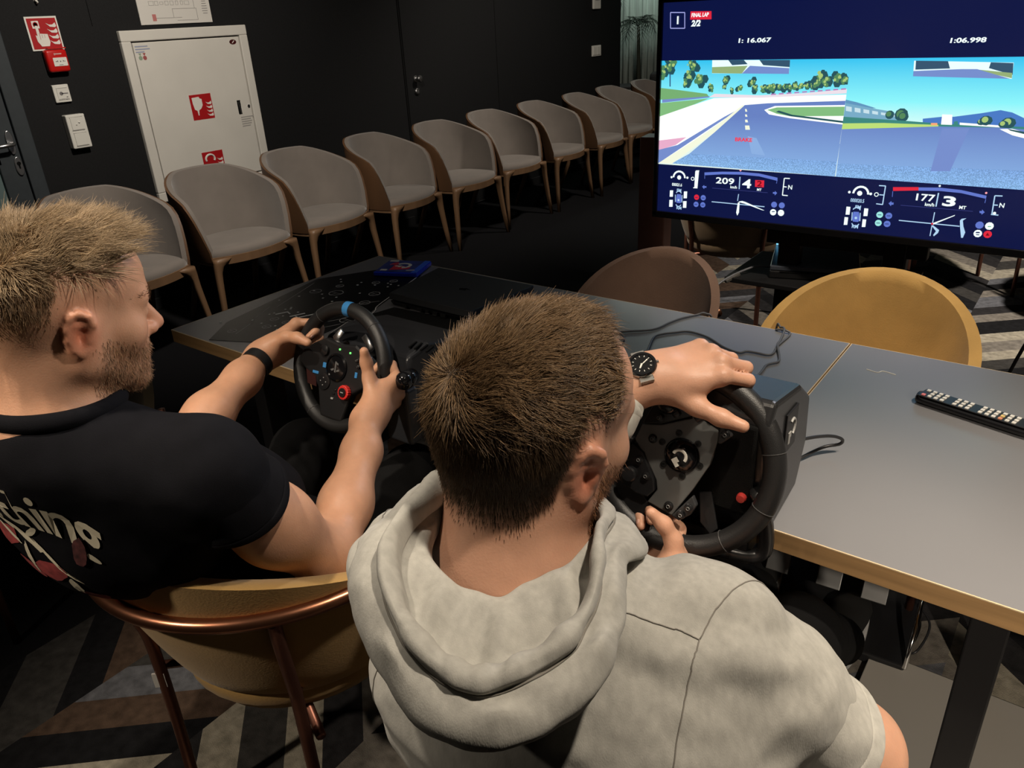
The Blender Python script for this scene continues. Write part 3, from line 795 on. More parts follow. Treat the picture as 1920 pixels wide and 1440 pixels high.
# picture on the television: flat coloured shapes in room coordinates (x, z)
TV_ITEMS = [
("sky0",[(-1.2585,1.2991),(-0.659,1.2991),(-0.659,1.3355),(-1.2585,1.3355)]),
("sky1",[(-1.2585,1.2628),(-0.659,1.2628),(-0.659,1.2991),(-1.2585,1.2991)]),
("sky2",[(-1.2585,1.2264),(-0.659,1.2264),(-0.659,1.2628),(-1.2585,1.2628)]),
("sky3",[(-1.2585,1.19),(-0.659,1.19),(-0.659,1.2264),(-1.2585,1.2264)]),
("sky0",[(-0.659,1.2841),(-0.0595,1.2841),(-0.0595,1.3355),(-0.659,1.3355)]),
("sky0",[(-0.659,1.2327),(-0.0595,1.2327),(-0.0595,1.2841),(-0.659,1.2841)]),
("sky1",[(-0.659,1.1814),(-0.0595,1.1814),(-0.0595,1.2327),(-0.659,1.2327)]),
("sky2",[(-0.659,1.13),(-0.0595,1.13),(-0.0595,1.1814),(-0.659,1.1814)]),
("paleground",[(-1.2585,1.0015),(-0.659,1.0015),(-0.659,1.2),(-1.2585,1.2)]),
("@tree",[(-1.2352,1.3129),(0.022,0)]),
("@tree",[(-1.2486,1.2949),(0.02,0)]),
("@tree",[(-1.2217,1.3247),(0.02,0)]),
("@tree",[(-1.149,1.3154),(0.02,0)]),
("@tree",[(-1.1574,1.283),(0.022,0)]),
("@tree",[(-1.1197,1.2772),(0.02,0)]),
("@tree",[(-1.1702,1.2651),(0.014,0)]),
("@tree",[(-1.0814,1.2539),(0.012,0)]),
("@tree",[(-1.0338,1.2775),(0.014,0)]),
("@tree",[(-1.0354,1.2543),(0.009,0)]),
("@tree",[(-1.0088,1.2458),(0.009,0)]),
("@tree",[(-0.9836,1.2519),(0.011,0)]),
("@tree",[(-0.9439,1.2665),(0.014,0)]),
("@tree",[(-0.9333,1.2523),(0.014,0)]),
("@tree",[(-0.9086,1.2526),(0.0138,0)]),
("@tree",[(-0.8915,1.2536),(0.0125,0)]),
("@tree",[(-0.8746,1.2546),(0.0139,0)]),
("@tree",[(-0.8579,1.2555),(0.0112,0)]),
("@tree",[(-0.8412,1.2565),(0.0128,0)]),
("@tree",[(-0.8247,1.2575),(0.0121,0)]),
("@tree",[(-0.8083,1.2585),(0.0134,0)]),
("@tree",[(-0.7921,1.2594),(0.0115,0)]),
("@tree",[(-0.776,1.2604),(0.0136,0)]),
("@tree",[(-0.76,1.2613),(0.0126,0)]),
("@tree",[(-0.7352,1.2812),(0.022,0)]),
("@tree",[(-0.7448,1.2677),(0.018,0)]),
("@tree",[(-0.7202,1.2732),(0.018,0)]),
("@tree",[(-0.6827,1.284),(0.018,0)]),
("@tree",[(-0.668,1.2761),(0.016,0)]),
("trunk",[(-1.2288,1.2949),(-1.2246,1.2949),(-1.2229,1.2557),(-1.2271,1.2557)]),
("grass",[(-1.2585,1.2511),(-1.1971,1.2456),(-1.0935,1.2348),(-1.0863,1.2272),(-1.2526,1.2143),(-1.2585,1.214)]),
("roadblue",[(-1.2526,1.2143),(-1.0863,1.2272),(-1.0662,1.2257),(-1.2522,1.2043)]),
("grass2",[(-1.2585,1.2029),(-1.0859,1.2207),(-1.1323,1.2024),(-1.2585,1.1602)]),
("white",[(-1.0693,1.2215),(-0.9186,1.2268),(-0.659,1.2383),(-0.659,1.22),(-0.8922,1.2089),(-0.9637,1.2028),(-1.0795,1.1214),(-1.1945,1.0402),(-1.2585,1.0031),(-1.2585,1.1601)]),
("barrier",[(-1.0669,1.2352),(-0.9191,1.2325),(-0.7761,1.2411),(-0.6595,1.2533),(-0.659,1.2415),(-0.7752,1.2334),(-0.9184,1.2251),(-1.0862,1.2242)]),
("barrier2",[(-0.8823,1.2336),(-0.8672,1.2349),(-0.8676,1.2389),(-0.8827,1.2375)]),
("barrier2",[(-0.8582,1.2356),(-0.8434,1.2369),(-0.8438,1.2408),(-0.8586,1.2395)]),
("barrier2",[(-0.8345,1.2376),(-0.8198,1.2389),(-0.8202,1.2428),(-0.8349,1.2415)]),
("barrier2",[(-0.811,1.2396),(-0.7965,1.2409),(-0.7969,1.2447),(-0.8114,1.2435)]),
("barrier2",[(-0.7878,1.2415),(-0.7734,1.2428),(-0.7739,1.2467),(-0.7882,1.2454)]),
("barrier2",[(-0.7648,1.2435),(-0.7506,1.2447),(-0.7511,1.2485),(-0.7653,1.2473)]),
("barrier2",[(-0.7422,1.2454),(-0.7281,1.2466),(-0.7286,1.2504),(-0.7426,1.2492)]),
("barrier2",[(-0.7197,1.2473),(-0.7059,1.2485),(-0.7064,1.2523),(-0.7202,1.251)]),
("barrier2",[(-0.6976,1.2491),(-0.6839,1.2503),(-0.6844,1.2541),(-0.6981,1.2529)]),
("barrier2",[(-0.6757,1.251),(-0.6621,1.2522),(-0.6626,1.2559),(-0.6762,1.2547)]),
("pinkcurb",[(-1.2585,1.0809),(-1.1579,1.0964),(-1.1959,1.0692),(-1.2585,1.0483)]),
("roadblue",[(-1.2585,1.0497),(-1.1887,1.0695),(-1.0289,1.1657),(-0.9726,1.1956),(-0.9666,1.1998),(-1.2449,1.0137),(-1.2585,1.0048)]),
("road0",[(-0.9637,1.2028),(-0.8922,1.2095),(-0.659,1.2211),(-0.659,1.1543),(-0.6599,1.0868),(-0.9984,1.1124),(-1.0588,1.1161)]),
("road1",[(-1.0588,1.1161),(-0.9984,1.1124),(-0.659,1.0984),(-0.6604,1.0467),(-1.1444,1.043)]),
("road2",[(-1.1444,1.043),(-0.6604,1.0467),(-0.6615,1.0015),(-1.2076,1.0068)]),
("whiteline",[(-1.2585,1.0047),(-1.2076,1.0055),(-1.0588,1.1161),(-0.9666,1.1998),(-0.9707,1.2027),(-1.0663,1.1281)]),
("white",[(-0.8996,1.1897),(-0.867,1.202),(-0.659,1.2092),(-0.659,1.1543),(-0.8151,1.1673),(-0.8829,1.1768)]),
("grass2",[(-0.8904,1.19),(-0.8605,1.1981),(-0.659,1.2048),(-0.659,1.1786),(-0.8157,1.173),(-0.8586,1.1792)]),
("darkgreen",[(-0.8622,1.1849),(-0.8157,1.173),(-0.659,1.1587),(-0.659,1.1643),(-0.8102,1.1777),(-0.8535,1.1891)]),
("whiteline",[(-0.962,1.1912),(-0.9569,1.1913),(-0.9537,1.1832),(-0.9601,1.183)]),
("whiteline",[(-0.9606,1.1747),(-0.9549,1.1749),(-0.9518,1.1679),(-0.9588,1.1677)]),
("whiteline",[(-0.9593,1.1588),(-0.9516,1.1591),(-0.9484,1.1509),(-0.9573,1.1506)]),
("whiteline",[(-0.9578,1.141),(-0.9437,1.1415),(-0.9401,1.1286),(-0.9554,1.128)]),
("roadfade",[(-0.946,1.1086),(-0.9168,1.1038),(-0.8834,1.0513),(-0.9285,1.0549)]),
("mirror_sky",[(-1.0816,1.3355),(-0.8341,1.3339),(-0.8334,1.2947),(-1.0803,1.2966)]),
("mirror_dark",[(-1.0285,1.3355),(-0.9779,1.3353),(-0.9644,1.3229),(-1.0146,1.3204)]),
("mirror_dark",[(-0.9285,1.3348),(-0.8341,1.3339),(-0.8331,1.3138),(-0.9149,1.3198)]),
("mirror_grass",[(-1.0809,1.3151),(-0.964,1.3184),(-0.9809,1.2959),(-1.0803,1.2971)]),
("roadblue",[(-0.9566,1.3184),(-0.834,1.3111),(-0.8334,1.2947),(-0.9809,1.2959)]),
("mountain",[(-0.4447,1.1773),(-0.3966,1.1839),(-0.3679,1.1847),(-0.3041,1.1956),(-0.2603,1.2046),(-0.2325,1.1994),(-0.1699,1.171),(-0.1674,1.1589),(-0.4413,1.1565)]),
("mountain2",[(-0.659,1.2243),(-0.6276,1.2178),(-0.5719,1.2024),(-0.6577,1.1983)]),
("stands",[(-0.6582,1.2146),(-0.5716,1.2003),(-0.5235,1.1935),(-0.4989,1.1677),(-0.659,1.1708)]),
("stands2",[(-0.6561,1.2065),(-0.6393,1.2041),(-0.6375,1.1906),(-0.6543,1.1929)]),
("stands2",[(-0.6309,1.2027),(-0.6143,1.2004),(-0.6127,1.1885),(-0.6293,1.1908)]),
("stands2",[(-0.606,1.1989),(-0.5896,1.1966),(-0.5882,1.1865),(-0.6046,1.1887)]),
("stands2",[(-0.5814,1.1952),(-0.5652,1.193),(-0.564,1.1844),(-0.5802,1.1867)]),
("stands2",[(-0.5571,1.1916),(-0.541,1.1893),(-0.54,1.1824),(-0.5561,1.1847)]),
("stands2",[(-0.533,1.1879),(-0.5171,1.1857),(-0.5163,1.1804),(-0.5322,1.1827)]),
("tree_dark",[(-0.5206,1.1853),(-0.5229,1.1924),(-0.5289,1.1967),(-0.5363,1.1967),(-0.5423,1.1924),(-0.5446,1.1853),(-0.5423,1.1782),(-0.5363,1.1739),(-0.5289,1.1739),(-0.5229,1.1782)]),
("tree_mid",[(-0.5283,1.1873),(-0.5297,1.1916),(-0.5333,1.1942),(-0.5377,1.1942),(-0.5413,1.1916),(-0.5427,1.1873),(-0.5413,1.1831),(-0.5377,1.1805),(-0.5333,1.1805),(-0.5297,1.1831)]),
("tree_dark",[(-0.4838,1.1861),(-0.4872,1.1967),(-0.4962,1.2033),(-0.5073,1.2033),(-0.5163,1.1967),(-0.5198,1.1861),(-0.5163,1.1756),(-0.5073,1.169),(-0.4962,1.169),(-0.4872,1.1756)]),
("tree_mid",[(-0.4938,1.1882),(-0.4959,1.1945),(-0.5013,1.1984),(-0.508,1.1984),(-0.5134,1.1945),(-0.5154,1.1882),(-0.5134,1.1818),(-0.508,1.1779),(-0.5013,1.1779),(-0.4959,1.1818)]),
("tree_dark",[(-0.4818,1.181),(-0.4845,1.1893),(-0.4915,1.1944),(-0.5002,1.1944),(-0.5072,1.1893),(-0.5098,1.181),(-0.5072,1.1728),(-0.5002,1.1677),(-0.4915,1.1677),(-0.4845,1.1728)]),
("tree_mid",[(-0.4903,1.1831),(-0.4919,1.188),(-0.4961,1.1911),(-0.5013,1.1911),(-0.5055,1.188),(-0.5071,1.1831),(-0.5055,1.1781),(-0.5013,1.1751),(-0.4961,1.1751),(-0.4919,1.1781)]),
("darkteal",[(-0.659,1.1763),(-0.4942,1.1705),(-0.3934,1.1654),(-0.1684,1.1638),(-0.1671,1.1575),(-0.659,1.1541)]),
("lime",[(-0.659,1.1575),(-0.5449,1.1625),(-0.4026,1.162),(-0.4019,1.1579),(-0.659,1.1408)]),
("orange",[(-0.4221,1.1665),(-0.4059,1.1671),(-0.4049,1.1609),(-0.421,1.1603)]),
("white",[(-0.3977,1.19),(-0.3726,1.1897),(-0.3688,1.1632),(-0.396,1.1633)]),
("darkteal",[(-0.3656,1.172),(-0.3564,1.1738),(-0.3536,1.1637),(-0.3641,1.1633)]),
("white",[(-0.3509,1.1699),(-0.2527,1.1657),(-0.2518,1.1607),(-0.3498,1.1638)]),
("tree_dark",[(-0.2898,1.1726),(-0.2921,1.1778),(-0.2981,1.1805),(-0.3048,1.1795),(-0.3092,1.1754),(-0.3092,1.1699),(-0.3048,1.1657),(-0.2981,1.1647),(-0.2921,1.1675)]),
("tree_light",[(-0.2976,1.175),(-0.2985,1.178),(-0.301,1.1798),(-0.3041,1.1798),(-0.3066,1.178),(-0.3076,1.175),(-0.3066,1.1721),(-0.3041,1.1703),(-0.301,1.1703),(-0.2985,1.1721)]),
("tree_dark",[(-0.2731,1.177),(-0.2768,1.1852),(-0.2863,1.1896),(-0.2971,1.1881),(-0.3041,1.1814),(-0.3041,1.1726),(-0.2971,1.1659),(-0.2863,1.1644),(-0.2768,1.1688)]),
("tree_light",[(-0.2838,1.1794),(-0.2854,1.1841),(-0.2894,1.187),(-0.2943,1.187),(-0.2983,1.1841),(-0.2998,1.1794),(-0.2983,1.1747),(-0.2943,1.1718),(-0.2894,1.1718),(-0.2854,1.1747)]),
("tree_dark",[(-0.2181,1.1727),(-0.2223,1.182),(-0.233,1.1869),(-0.2451,1.1852),(-0.253,1.1776),(-0.253,1.1678),(-0.2451,1.1602),(-0.233,1.1585),(-0.2223,1.1635)]),
("tree_light",[(-0.2298,1.1751),(-0.2315,1.1804),(-0.236,1.1837),(-0.2416,1.1837),(-0.2461,1.1804),(-0.2478,1.1751),(-0.2461,1.1698),(-0.2416,1.1665),(-0.236,1.1665),(-0.2315,1.1698)]),
("tree_dark",[(-0.2345,1.1684),(-0.2373,1.1746),(-0.2444,1.1779),(-0.2525,1.1767),(-0.2578,1.1717),(-0.2578,1.1651),(-0.2525,1.1601),(-0.2444,1.1589),(-0.2373,1.1622)]),
("tree_light",[(-0.2432,1.1708),(-0.2444,1.1743),(-0.2474,1.1765),(-0.2511,1.1765),(-0.2541,1.1743),(-0.2552,1.1708),(-0.2541,1.1673),(-0.2511,1.1651),(-0.2474,1.1651),(-0.2444,1.1673)]),
("road0",[(-0.659,1.1408),(-0.4019,1.1579),(-0.2517,1.1602),(-0.1668,1.1565),(-0.1577,1.1125),(-0.659,1.0924)]),
("road1",[(-0.659,1.0924),(-0.1577,1.1125),(-0.1452,1.0528),(-0.659,1.0408)]),
("road2",[(-0.659,1.0408),(-0.1452,1.0528),(-0.1326,1.0015),(-0.659,1.0015)]),
("white",[(-0.2531,1.1562),(-0.2243,1.1583),(-0.1638,1.1419),(-0.1609,1.1282),(-0.2211,1.1419)]),
("darkgreen",[(-0.2354,1.1578),(-0.1648,1.1468),(-0.1632,1.139),(-0.2278,1.1532)]),
("roadblue",[(-0.3913,1.1531),(-0.3246,1.1555),(-0.3517,1.0388),(-0.401,1.0354)]),
("mirror_sky",[(-0.4913,1.3285),(-0.2534,1.3216),(-0.25,1.2825),(-0.4878,1.2884)]),
("mirror_dark",[(-0.4869,1.3284),(-0.4072,1.3267),(-0.3992,1.3081),(-0.4846,1.3055)]),
("mirror_dark",[(-0.3056,1.3229),(-0.2541,1.3206),(-0.2501,1.292),(-0.3074,1.3087)]),
("roadblue",[(-0.489,1.302),(-0.3709,1.3066),(-0.3341,1.3064),(-0.2535,1.2825),(-0.4878,1.2884)]),
("mirror_grass",[(-0.3292,1.305),(-0.2519,1.2967),(-0.2503,1.2839),(-0.2863,1.292)]),
("hudviolet",[(-1.2331,1.4801),(-1.1835,1.4781),(-1.1836,1.4753),(-1.2332,1.4773)]),
("hudviolet",[(-1.1822,1.4768),(-1.1798,1.4309),(-1.1826,1.4308),(-1.185,1.4766)]),
("hudviolet",[(-1.1813,1.4295),(-1.2312,1.431),(-1.2311,1.4338),(-1.1812,1.4323)]),
("hudviolet",[(-1.2326,1.4323),(-1.2346,1.4786),(-1.2318,1.4788),(-1.2298,1.4324)]),
("hudred",[(-1.1639,1.4789),(-1.0937,1.4769),(-1.0922,1.4539),(-1.164,1.4553)]),
("hudwhite",[(-1.1534,0.9603),(-1.1548,0.9687),(-1.1591,0.9761),(-1.1656,0.9815),(-1.1736,0.9844),(-1.1821,0.9844),(-1.1901,0.9815),(-1.1966,0.9761),(-1.2009,0.9687),(-1.2024,0.9603),(-1.1964,0.9603),(-1.1953,0.9666),(-1.192,0.9722),(-1.1871,0.9763),(-1.1811,0.9785),(-1.1747,0.9785),(-1.1686,0.9763),(-1.1637,0.9722),(-1.1605,0.9666),(-1.1594,0.9603)]),
("hudwhite",[(-1.1704,0.961),(-1.1718,0.9654),(-1.1756,0.9682),(-1.1802,0.9682),(-1.184,0.9654),(-1.1854,0.961),(-1.184,0.9566),(-1.1802,0.9539),(-1.1756,0.9539),(-1.1718,0.9566)]),
("hudwhite",[(-1.2026,0.96),(-1.2034,0.9624),(-1.2054,0.9638),(-1.2078,0.9638),(-1.2098,0.9624),(-1.2106,0.96),(-1.2098,0.9577),(-1.2078,0.9562),(-1.2054,0.9562),(-1.2034,0.9577)]),
("hudwhite",[(-1.1432,0.9626),(-1.144,0.9649),(-1.146,0.9664),(-1.1485,0.9664),(-1.1505,0.9649),(-1.1512,0.9626),(-1.1505,0.9602),(-1.1485,0.9587),(-1.146,0.9587),(-1.144,0.9602)]),
("hudwhite",[(-1.1176,0.9892),(-1.1054,0.9901),(-1.1052,0.9871),(-1.1174,0.9862)]),
("hudwhite",[(-1.124,0.9318),(-1.1085,0.9323),(-1.1084,0.9293),(-1.1239,0.9288)]),
("hudwhite",[(-1.1194,0.9865),(-1.106,0.9875),(-1.1085,0.9315),(-1.1201,0.9313)]),
("hudwhite",[(-1.121,0.9604),(-1.122,0.964),(-1.1249,0.9664),(-1.1285,0.967),(-1.1319,0.9654),(-1.1339,0.9623),(-1.1339,0.9586),(-1.1319,0.9554),(-1.1285,0.9539),(-1.1249,0.9544),(-1.122,0.9569),(-1.121,0.9604),(-1.1232,0.9604),(-1.1239,0.958),(-1.1258,0.9564),(-1.1282,0.9561),(-1.1305,0.9571),(-1.1318,0.9592),(-1.1318,0.9617),(-1.1305,0.9638),(-1.1282,0.9648),(-1.1258,0.9644),(-1.1239,0.9628),(-1.1232,0.9604)]),
("hudwhite",[(-1.2107,0.9141),(-1.1986,0.9151),(-1.1988,0.893),(-1.2109,0.8919)]),
("hudwhite",[(-1.2113,0.8808),(-1.1983,0.8819),(-1.1984,0.8577),(-1.2115,0.8565)]),
("hudwhite",[(-1.1577,0.9148),(-1.1455,0.9158),(-1.1455,0.8922),(-1.1577,0.8911)]),
("hudwhite",[(-1.1588,0.8811),(-1.1461,0.8822),(-1.1461,0.859),(-1.1588,0.8578)]),
("hudblue",[(-1.1839,0.9035),(-1.1679,0.9037),(-1.164,0.8813),(-1.1684,0.8735),(-1.1833,0.8729),(-1.1869,0.8811)]),
("hudpale",[(-1.1659,0.908),(-1.1674,0.9108),(-1.1695,0.913),(-1.1722,0.9147),(-1.1752,0.9155),(-1.1783,0.9155),(-1.1813,0.9147),(-1.184,0.913),(-1.1861,0.9108),(-1.1876,0.908),(-1.1847,0.907),(-1.1837,0.909),(-1.1821,0.9107),(-1.1801,0.9119),(-1.1779,0.9125),(-1.1756,0.9125),(-1.1734,0.9119),(-1.1714,0.9107),(-1.1698,0.909),(-1.1688,0.907)]),
("hudpale",[(-1.1872,0.867),(-1.1857,0.8643),(-1.1836,0.862),(-1.1809,0.8604),(-1.1779,0.8596),(-1.1748,0.8596),(-1.1718,0.8604),(-1.1691,0.862),(-1.167,0.8643),(-1.1656,0.867),(-1.1684,0.8681),(-1.1694,0.866),(-1.171,0.8643),(-1.173,0.8632),(-1.1752,0.8625),(-1.1775,0.8625),(-1.1797,0.8632),(-1.1817,0.8643),(-1.1833,0.866),(-1.1843,0.8681)]),
("hudpale",[(-1.1882,0.9012),(-1.187,0.8755),(-1.1895,0.8754),(-1.1907,0.9011)]),
("hudpale",[(-1.1626,0.9016),(-1.1621,0.8759),(-1.1646,0.8758),(-1.1651,0.9015)]),
("hudpale",[(-1.1725,0.8831),(-1.1733,0.8855),(-1.1753,0.887),(-1.1778,0.887),(-1.1798,0.8855),(-1.1805,0.8831),(-1.1798,0.8808),(-1.1778,0.8793),(-1.1753,0.8793),(-1.1733,0.8808)]),
("hudred",[(-1.1002,0.899),(-1.102,0.9046),(-1.1067,0.908),(-1.1126,0.908),(-1.1174,0.9046),(-1.1192,0.899),(-1.1174,0.8934),(-1.1126,0.8899),(-1.1067,0.8899),(-1.102,0.8934)]),
("hudblue",[(-1.0758,0.8993),(-1.0776,0.9049),(-1.0823,0.9084),(-1.0882,0.9084),(-1.0929,0.9049),(-1.0948,0.8993),(-1.0929,0.8937),(-1.0882,0.8903),(-1.0823,0.8903),(-1.0776,0.8937)]),
("hudblue",[(-1.1007,0.8745),(-1.1025,0.8801),(-1.1073,0.8836),(-1.1131,0.8836),(-1.1179,0.8801),(-1.1197,0.8745),(-1.1179,0.869),(-1.1131,0.8655),(-1.1073,0.8655),(-1.1025,0.869)]),
("hudblue",[(-1.0758,0.8751),(-1.0776,0.8806),(-1.0824,0.8841),(-1.0882,0.8841),(-1.093,0.8806),(-1.0948,0.8751),(-1.093,0.8695),(-1.0882,0.866),(-1.0824,0.866),(-1.0776,0.8695)]),
("screenbg2",[(-1.1152,0.8988),(-1.1051,0.8997),(-1.1049,0.8977),(-1.115,0.8968)]),
("screenbg2",[(-1.0907,0.8991),(-1.0807,0.9),(-1.0805,0.898),(-1.0905,0.8971)]),
("screenbg2",[(-1.1158,0.875),(-1.1056,0.876),(-1.1054,0.874),(-1.1156,0.873)]),
("screenbg2",[(-1.0908,0.8748),(-1.0807,0.8758),(-1.0805,0.8738),(-1.0906,0.8728)]),
("hudblue",[(-1.086,0.9846),(-1.0234,0.9914),(-0.9581,0.9952),(-0.8978,0.9943),(-0.8372,0.9852),(-0.8362,0.9753),(-0.897,0.9852),(-0.9574,0.9863),(-1.0228,0.9828),(-1.0854,0.9752)]),
("hudpink",[(-0.9658,1.0011),(-0.9565,1.0017),(-0.9607,0.996)]),
("hudblue",[(-1.0838,0.9742),(-1.0831,0.9637),(-1.0846,0.9636),(-1.0853,0.9741)]),
("hudblue",[(-0.8372,0.9751),(-0.8377,0.9667),(-0.8392,0.9668),(-0.8387,0.9752)]),
("hudblue",[(-1.0914,0.9365),(-1.0849,0.9423),(-1.0831,0.9389),(-1.0763,0.9394),(-1.0759,0.9341),(-1.0828,0.9336),(-1.084,0.9288)]),
("hudblue",[(-0.8334,0.9368),(-0.8409,0.943),(-0.8412,0.9389),(-0.8474,0.939),(-0.8468,0.9333),(-0.8413,0.9338),(-0.8401,0.9285)]),
("hudpale",[(-0.9594,0.9789),(-0.959,0.9389),(-0.9625,0.9389),(-0.9629,0.9789)]),
("hudred",[(-0.9092,0.9725),(-0.8791,0.9734),(-0.8784,0.9511),(-0.908,0.9508)]),
("hudline",[(-1.055,0.9354),(-0.8644,0.9358),(-0.8644,0.9346),(-1.055,0.9342)]),
("hudwhite",[(-0.8145,0.9867),(-0.7977,0.987),(-0.7977,0.984),(-0.8145,0.9837)]),
("hudwhite",[(-0.8137,0.9851),(-0.8142,0.9316),(-0.8172,0.9316),(-0.8167,0.9852)]),
("hudwhite",[(-0.8164,0.933),(-0.7987,0.9329),(-0.7987,0.9299),(-0.8164,0.93)]),
("hudwhite",[(-0.8144,0.9601),(-0.8049,0.9598),(-0.805,0.9568),(-0.8145,0.9571)]),
("hudpale",[(-1.0539,0.8902),(-0.8705,0.8904),(-0.8705,0.8876),(-1.0539,0.8874)]),
("hudpale",[(-0.96,0.9224),(-0.9618,0.8995),(-0.9643,0.8997),(-0.9625,0.9226)]),
("hudwhite",[(-0.9615,0.8944),(-0.9555,0.896),(-0.9552,0.8614),(-0.9602,0.8502),(-0.9647,0.8604)]),
("hudwhite",[(-0.9593,0.8981),(-0.9468,0.901),(-0.9357,0.8986),(-0.8694,0.8769),(-0.8764,0.8769),(-0.9388,0.893),(-0.9536,0.8952)]),
("hudblue",[(-0.8298,0.8988),(-0.8317,0.9045),(-0.8366,0.9081),(-0.8426,0.9081),(-0.8475,0.9045),(-0.8494,0.8988),(-0.8475,0.893),(-0.8426,0.8895),(-0.8366,0.8895),(-0.8317,0.893)]),
("hudblue",[(-0.8046,0.8987),(-0.8065,0.9045),(-0.8114,0.9081),(-0.8174,0.9081),(-0.8223,0.9045),(-0.8242,0.8987),(-0.8223,0.893),(-0.8174,0.8894),(-0.8114,0.8894),(-0.8065,0.893)]),
("hudwhite",[(-0.8298,0.8739),(-0.8318,0.8801),(-0.837,0.8839),(-0.8435,0.8839),(-0.8488,0.8801),(-0.8508,0.8739),(-0.8488,0.8677),(-0.8435,0.8639),(-0.837,0.8639),(-0.8318,0.8677)]),
("hudwhite",[(-0.8041,0.8744),(-0.8062,0.8805),(-0.8114,0.8843),(-0.8179,0.8843),(-0.8231,0.8805),(-0.8251,0.8744),(-0.8231,0.8682),(-0.8179,0.8644),(-0.8114,0.8644),(-0.8062,0.8682)]),
("screenbg2",[(-0.8448,0.8766),(-0.8352,0.8782),(-0.8348,0.8754),(-0.8444,0.8738)]),
("screenbg2",[(-0.8151,0.8779),(-0.8136,0.877),(-0.8147,0.8753),(-0.8161,0.8762)]),
("hudwhite",[(-0.5554,0.9557),(-0.5568,0.9641),(-0.5611,0.9714),(-0.5676,0.9769),(-0.5756,0.9798),(-0.5841,0.9798),(-0.5921,0.9769),(-0.5986,0.9714),(-0.6029,0.9641),(-0.6044,0.9557),(-0.5984,0.9557),(-0.5972,0.962),(-0.594,0.9676),(-0.5891,0.9717),(-0.5831,0.9739),(-0.5766,0.9739),(-0.5706,0.9717),(-0.5657,0.9676),(-0.5625,0.962),(-0.5614,0.9557)]),
("hudwhite",[(-0.5753,0.9572),(-0.5767,0.9616),(-0.5805,0.9644),(-0.5851,0.9644),(-0.5889,0.9616),(-0.5903,0.9572),(-0.5889,0.9528),(-0.5851,0.9501),(-0.5805,0.9501),(-0.5767,0.9528)]),
("hudwhite",[(-0.6089,0.9583),(-0.6097,0.9606),(-0.6117,0.9621),(-0.6142,0.9621),(-0.6162,0.9606),(-0.6169,0.9583),(-0.6162,0.9559),(-0.6142,0.9545),(-0.6117,0.9545),(-0.6097,0.9559)]),
("hudwhite",[(-0.5473,0.9581),(-0.5481,0.9605),(-0.5501,0.9619),(-0.5526,0.9619),(-0.5546,0.9605),(-0.5553,0.9581),(-0.5546,0.9558),(-0.5526,0.9543),(-0.5501,0.9543),(-0.5481,0.9558)]),
("hudwhite",[(-0.5286,0.9577),(-0.5296,0.9613),(-0.5324,0.9637),(-0.5361,0.9643),(-0.5395,0.9627),(-0.5415,0.9596),(-0.5415,0.9559),(-0.5395,0.9528),(-0.5361,0.9512),(-0.5324,0.9517),(-0.5296,0.9542),(-0.5286,0.9577),(-0.5308,0.9577),(-0.5315,0.9554),(-0.5333,0.9537),(-0.5358,0.9534),(-0.5381,0.9544),(-0.5394,0.9565),(-0.5394,0.959),(-0.5381,0.9611),(-0.5358,0.9621),(-0.5333,0.9617),(-0.5315,0.9601),(-0.5308,0.9577)]),
("hudpale",[(-0.5318,0.9859),(-0.513,0.9863),(-0.5129,0.9833),(-0.5317,0.9829)]),
("hudpale",[(-0.5121,0.9848),(-0.5122,0.9295),(-0.5152,0.9295),(-0.5151,0.9848)]),
("hudpale",[(-0.5131,0.9281),(-0.5319,0.9288),(-0.5318,0.9318),(-0.5129,0.9311)]),
("hudpale",[(-0.5145,0.9563),(-0.5272,0.9562),(-0.5272,0.9592),(-0.5145,0.9593)]),
("hudwhite",[(-0.6154,0.9138),(-0.6038,0.9138),(-0.6034,0.89),(-0.6149,0.8889)]),
("hudwhite",[(-0.6167,0.8813),(-0.6061,0.8813),(-0.6058,0.8579),(-0.6163,0.8568)]),
("hudwhite",[(-0.5634,0.9137),(-0.5518,0.9137),(-0.5512,0.891),(-0.5627,0.8898)]),
("hudwhite",[(-0.5635,0.8802),(-0.5531,0.8802),(-0.5526,0.8571),(-0.5628,0.856)]),
("hudblue",[(-0.5933,0.9002),(-0.5774,0.9011),(-0.5715,0.8786),(-0.5752,0.8701),(-0.5905,0.87),(-0.594,0.88)]),
("hudpale",[(-0.5729,0.9072),(-0.5744,0.9102),(-0.5768,0.9126),(-0.5797,0.9144),(-0.5829,0.9153),(-0.5863,0.9153),(-0.5896,0.9144),(-0.5924,0.9126),(-0.5948,0.9102),(-0.5963,0.9072),(-0.5935,0.9062),(-0.5923,0.9084),(-0.5906,0.9103),(-0.5884,0.9116),(-0.5859,0.9123),(-0.5833,0.9123),(-0.5808,0.9116),(-0.5786,0.9103),(-0.5769,0.9084),(-0.5757,0.9062)]),
("hudpale",[(-0.5944,0.864),(-0.5928,0.861),(-0.5905,0.8585),(-0.5876,0.8568),(-0.5843,0.8559),(-0.5809,0.8559),(-0.5777,0.8568),(-0.5748,0.8585),(-0.5725,0.861),(-0.5709,0.864),(-0.5737,0.865),(-0.5749,0.8627),(-0.5767,0.8609),(-0.5789,0.8595),(-0.5813,0.8588),(-0.5839,0.8588),(-0.5864,0.8595),(-0.5886,0.8609),(-0.5904,0.8627),(-0.5915,0.865)]),
("hudpale",[(-0.5952,0.8982),(-0.5932,0.8726),(-0.5956,0.8724),(-0.5977,0.898)]),
("hudpale",[(-0.5717,0.8987),(-0.5695,0.8733),(-0.572,0.8731),(-0.5742,0.8985)]),
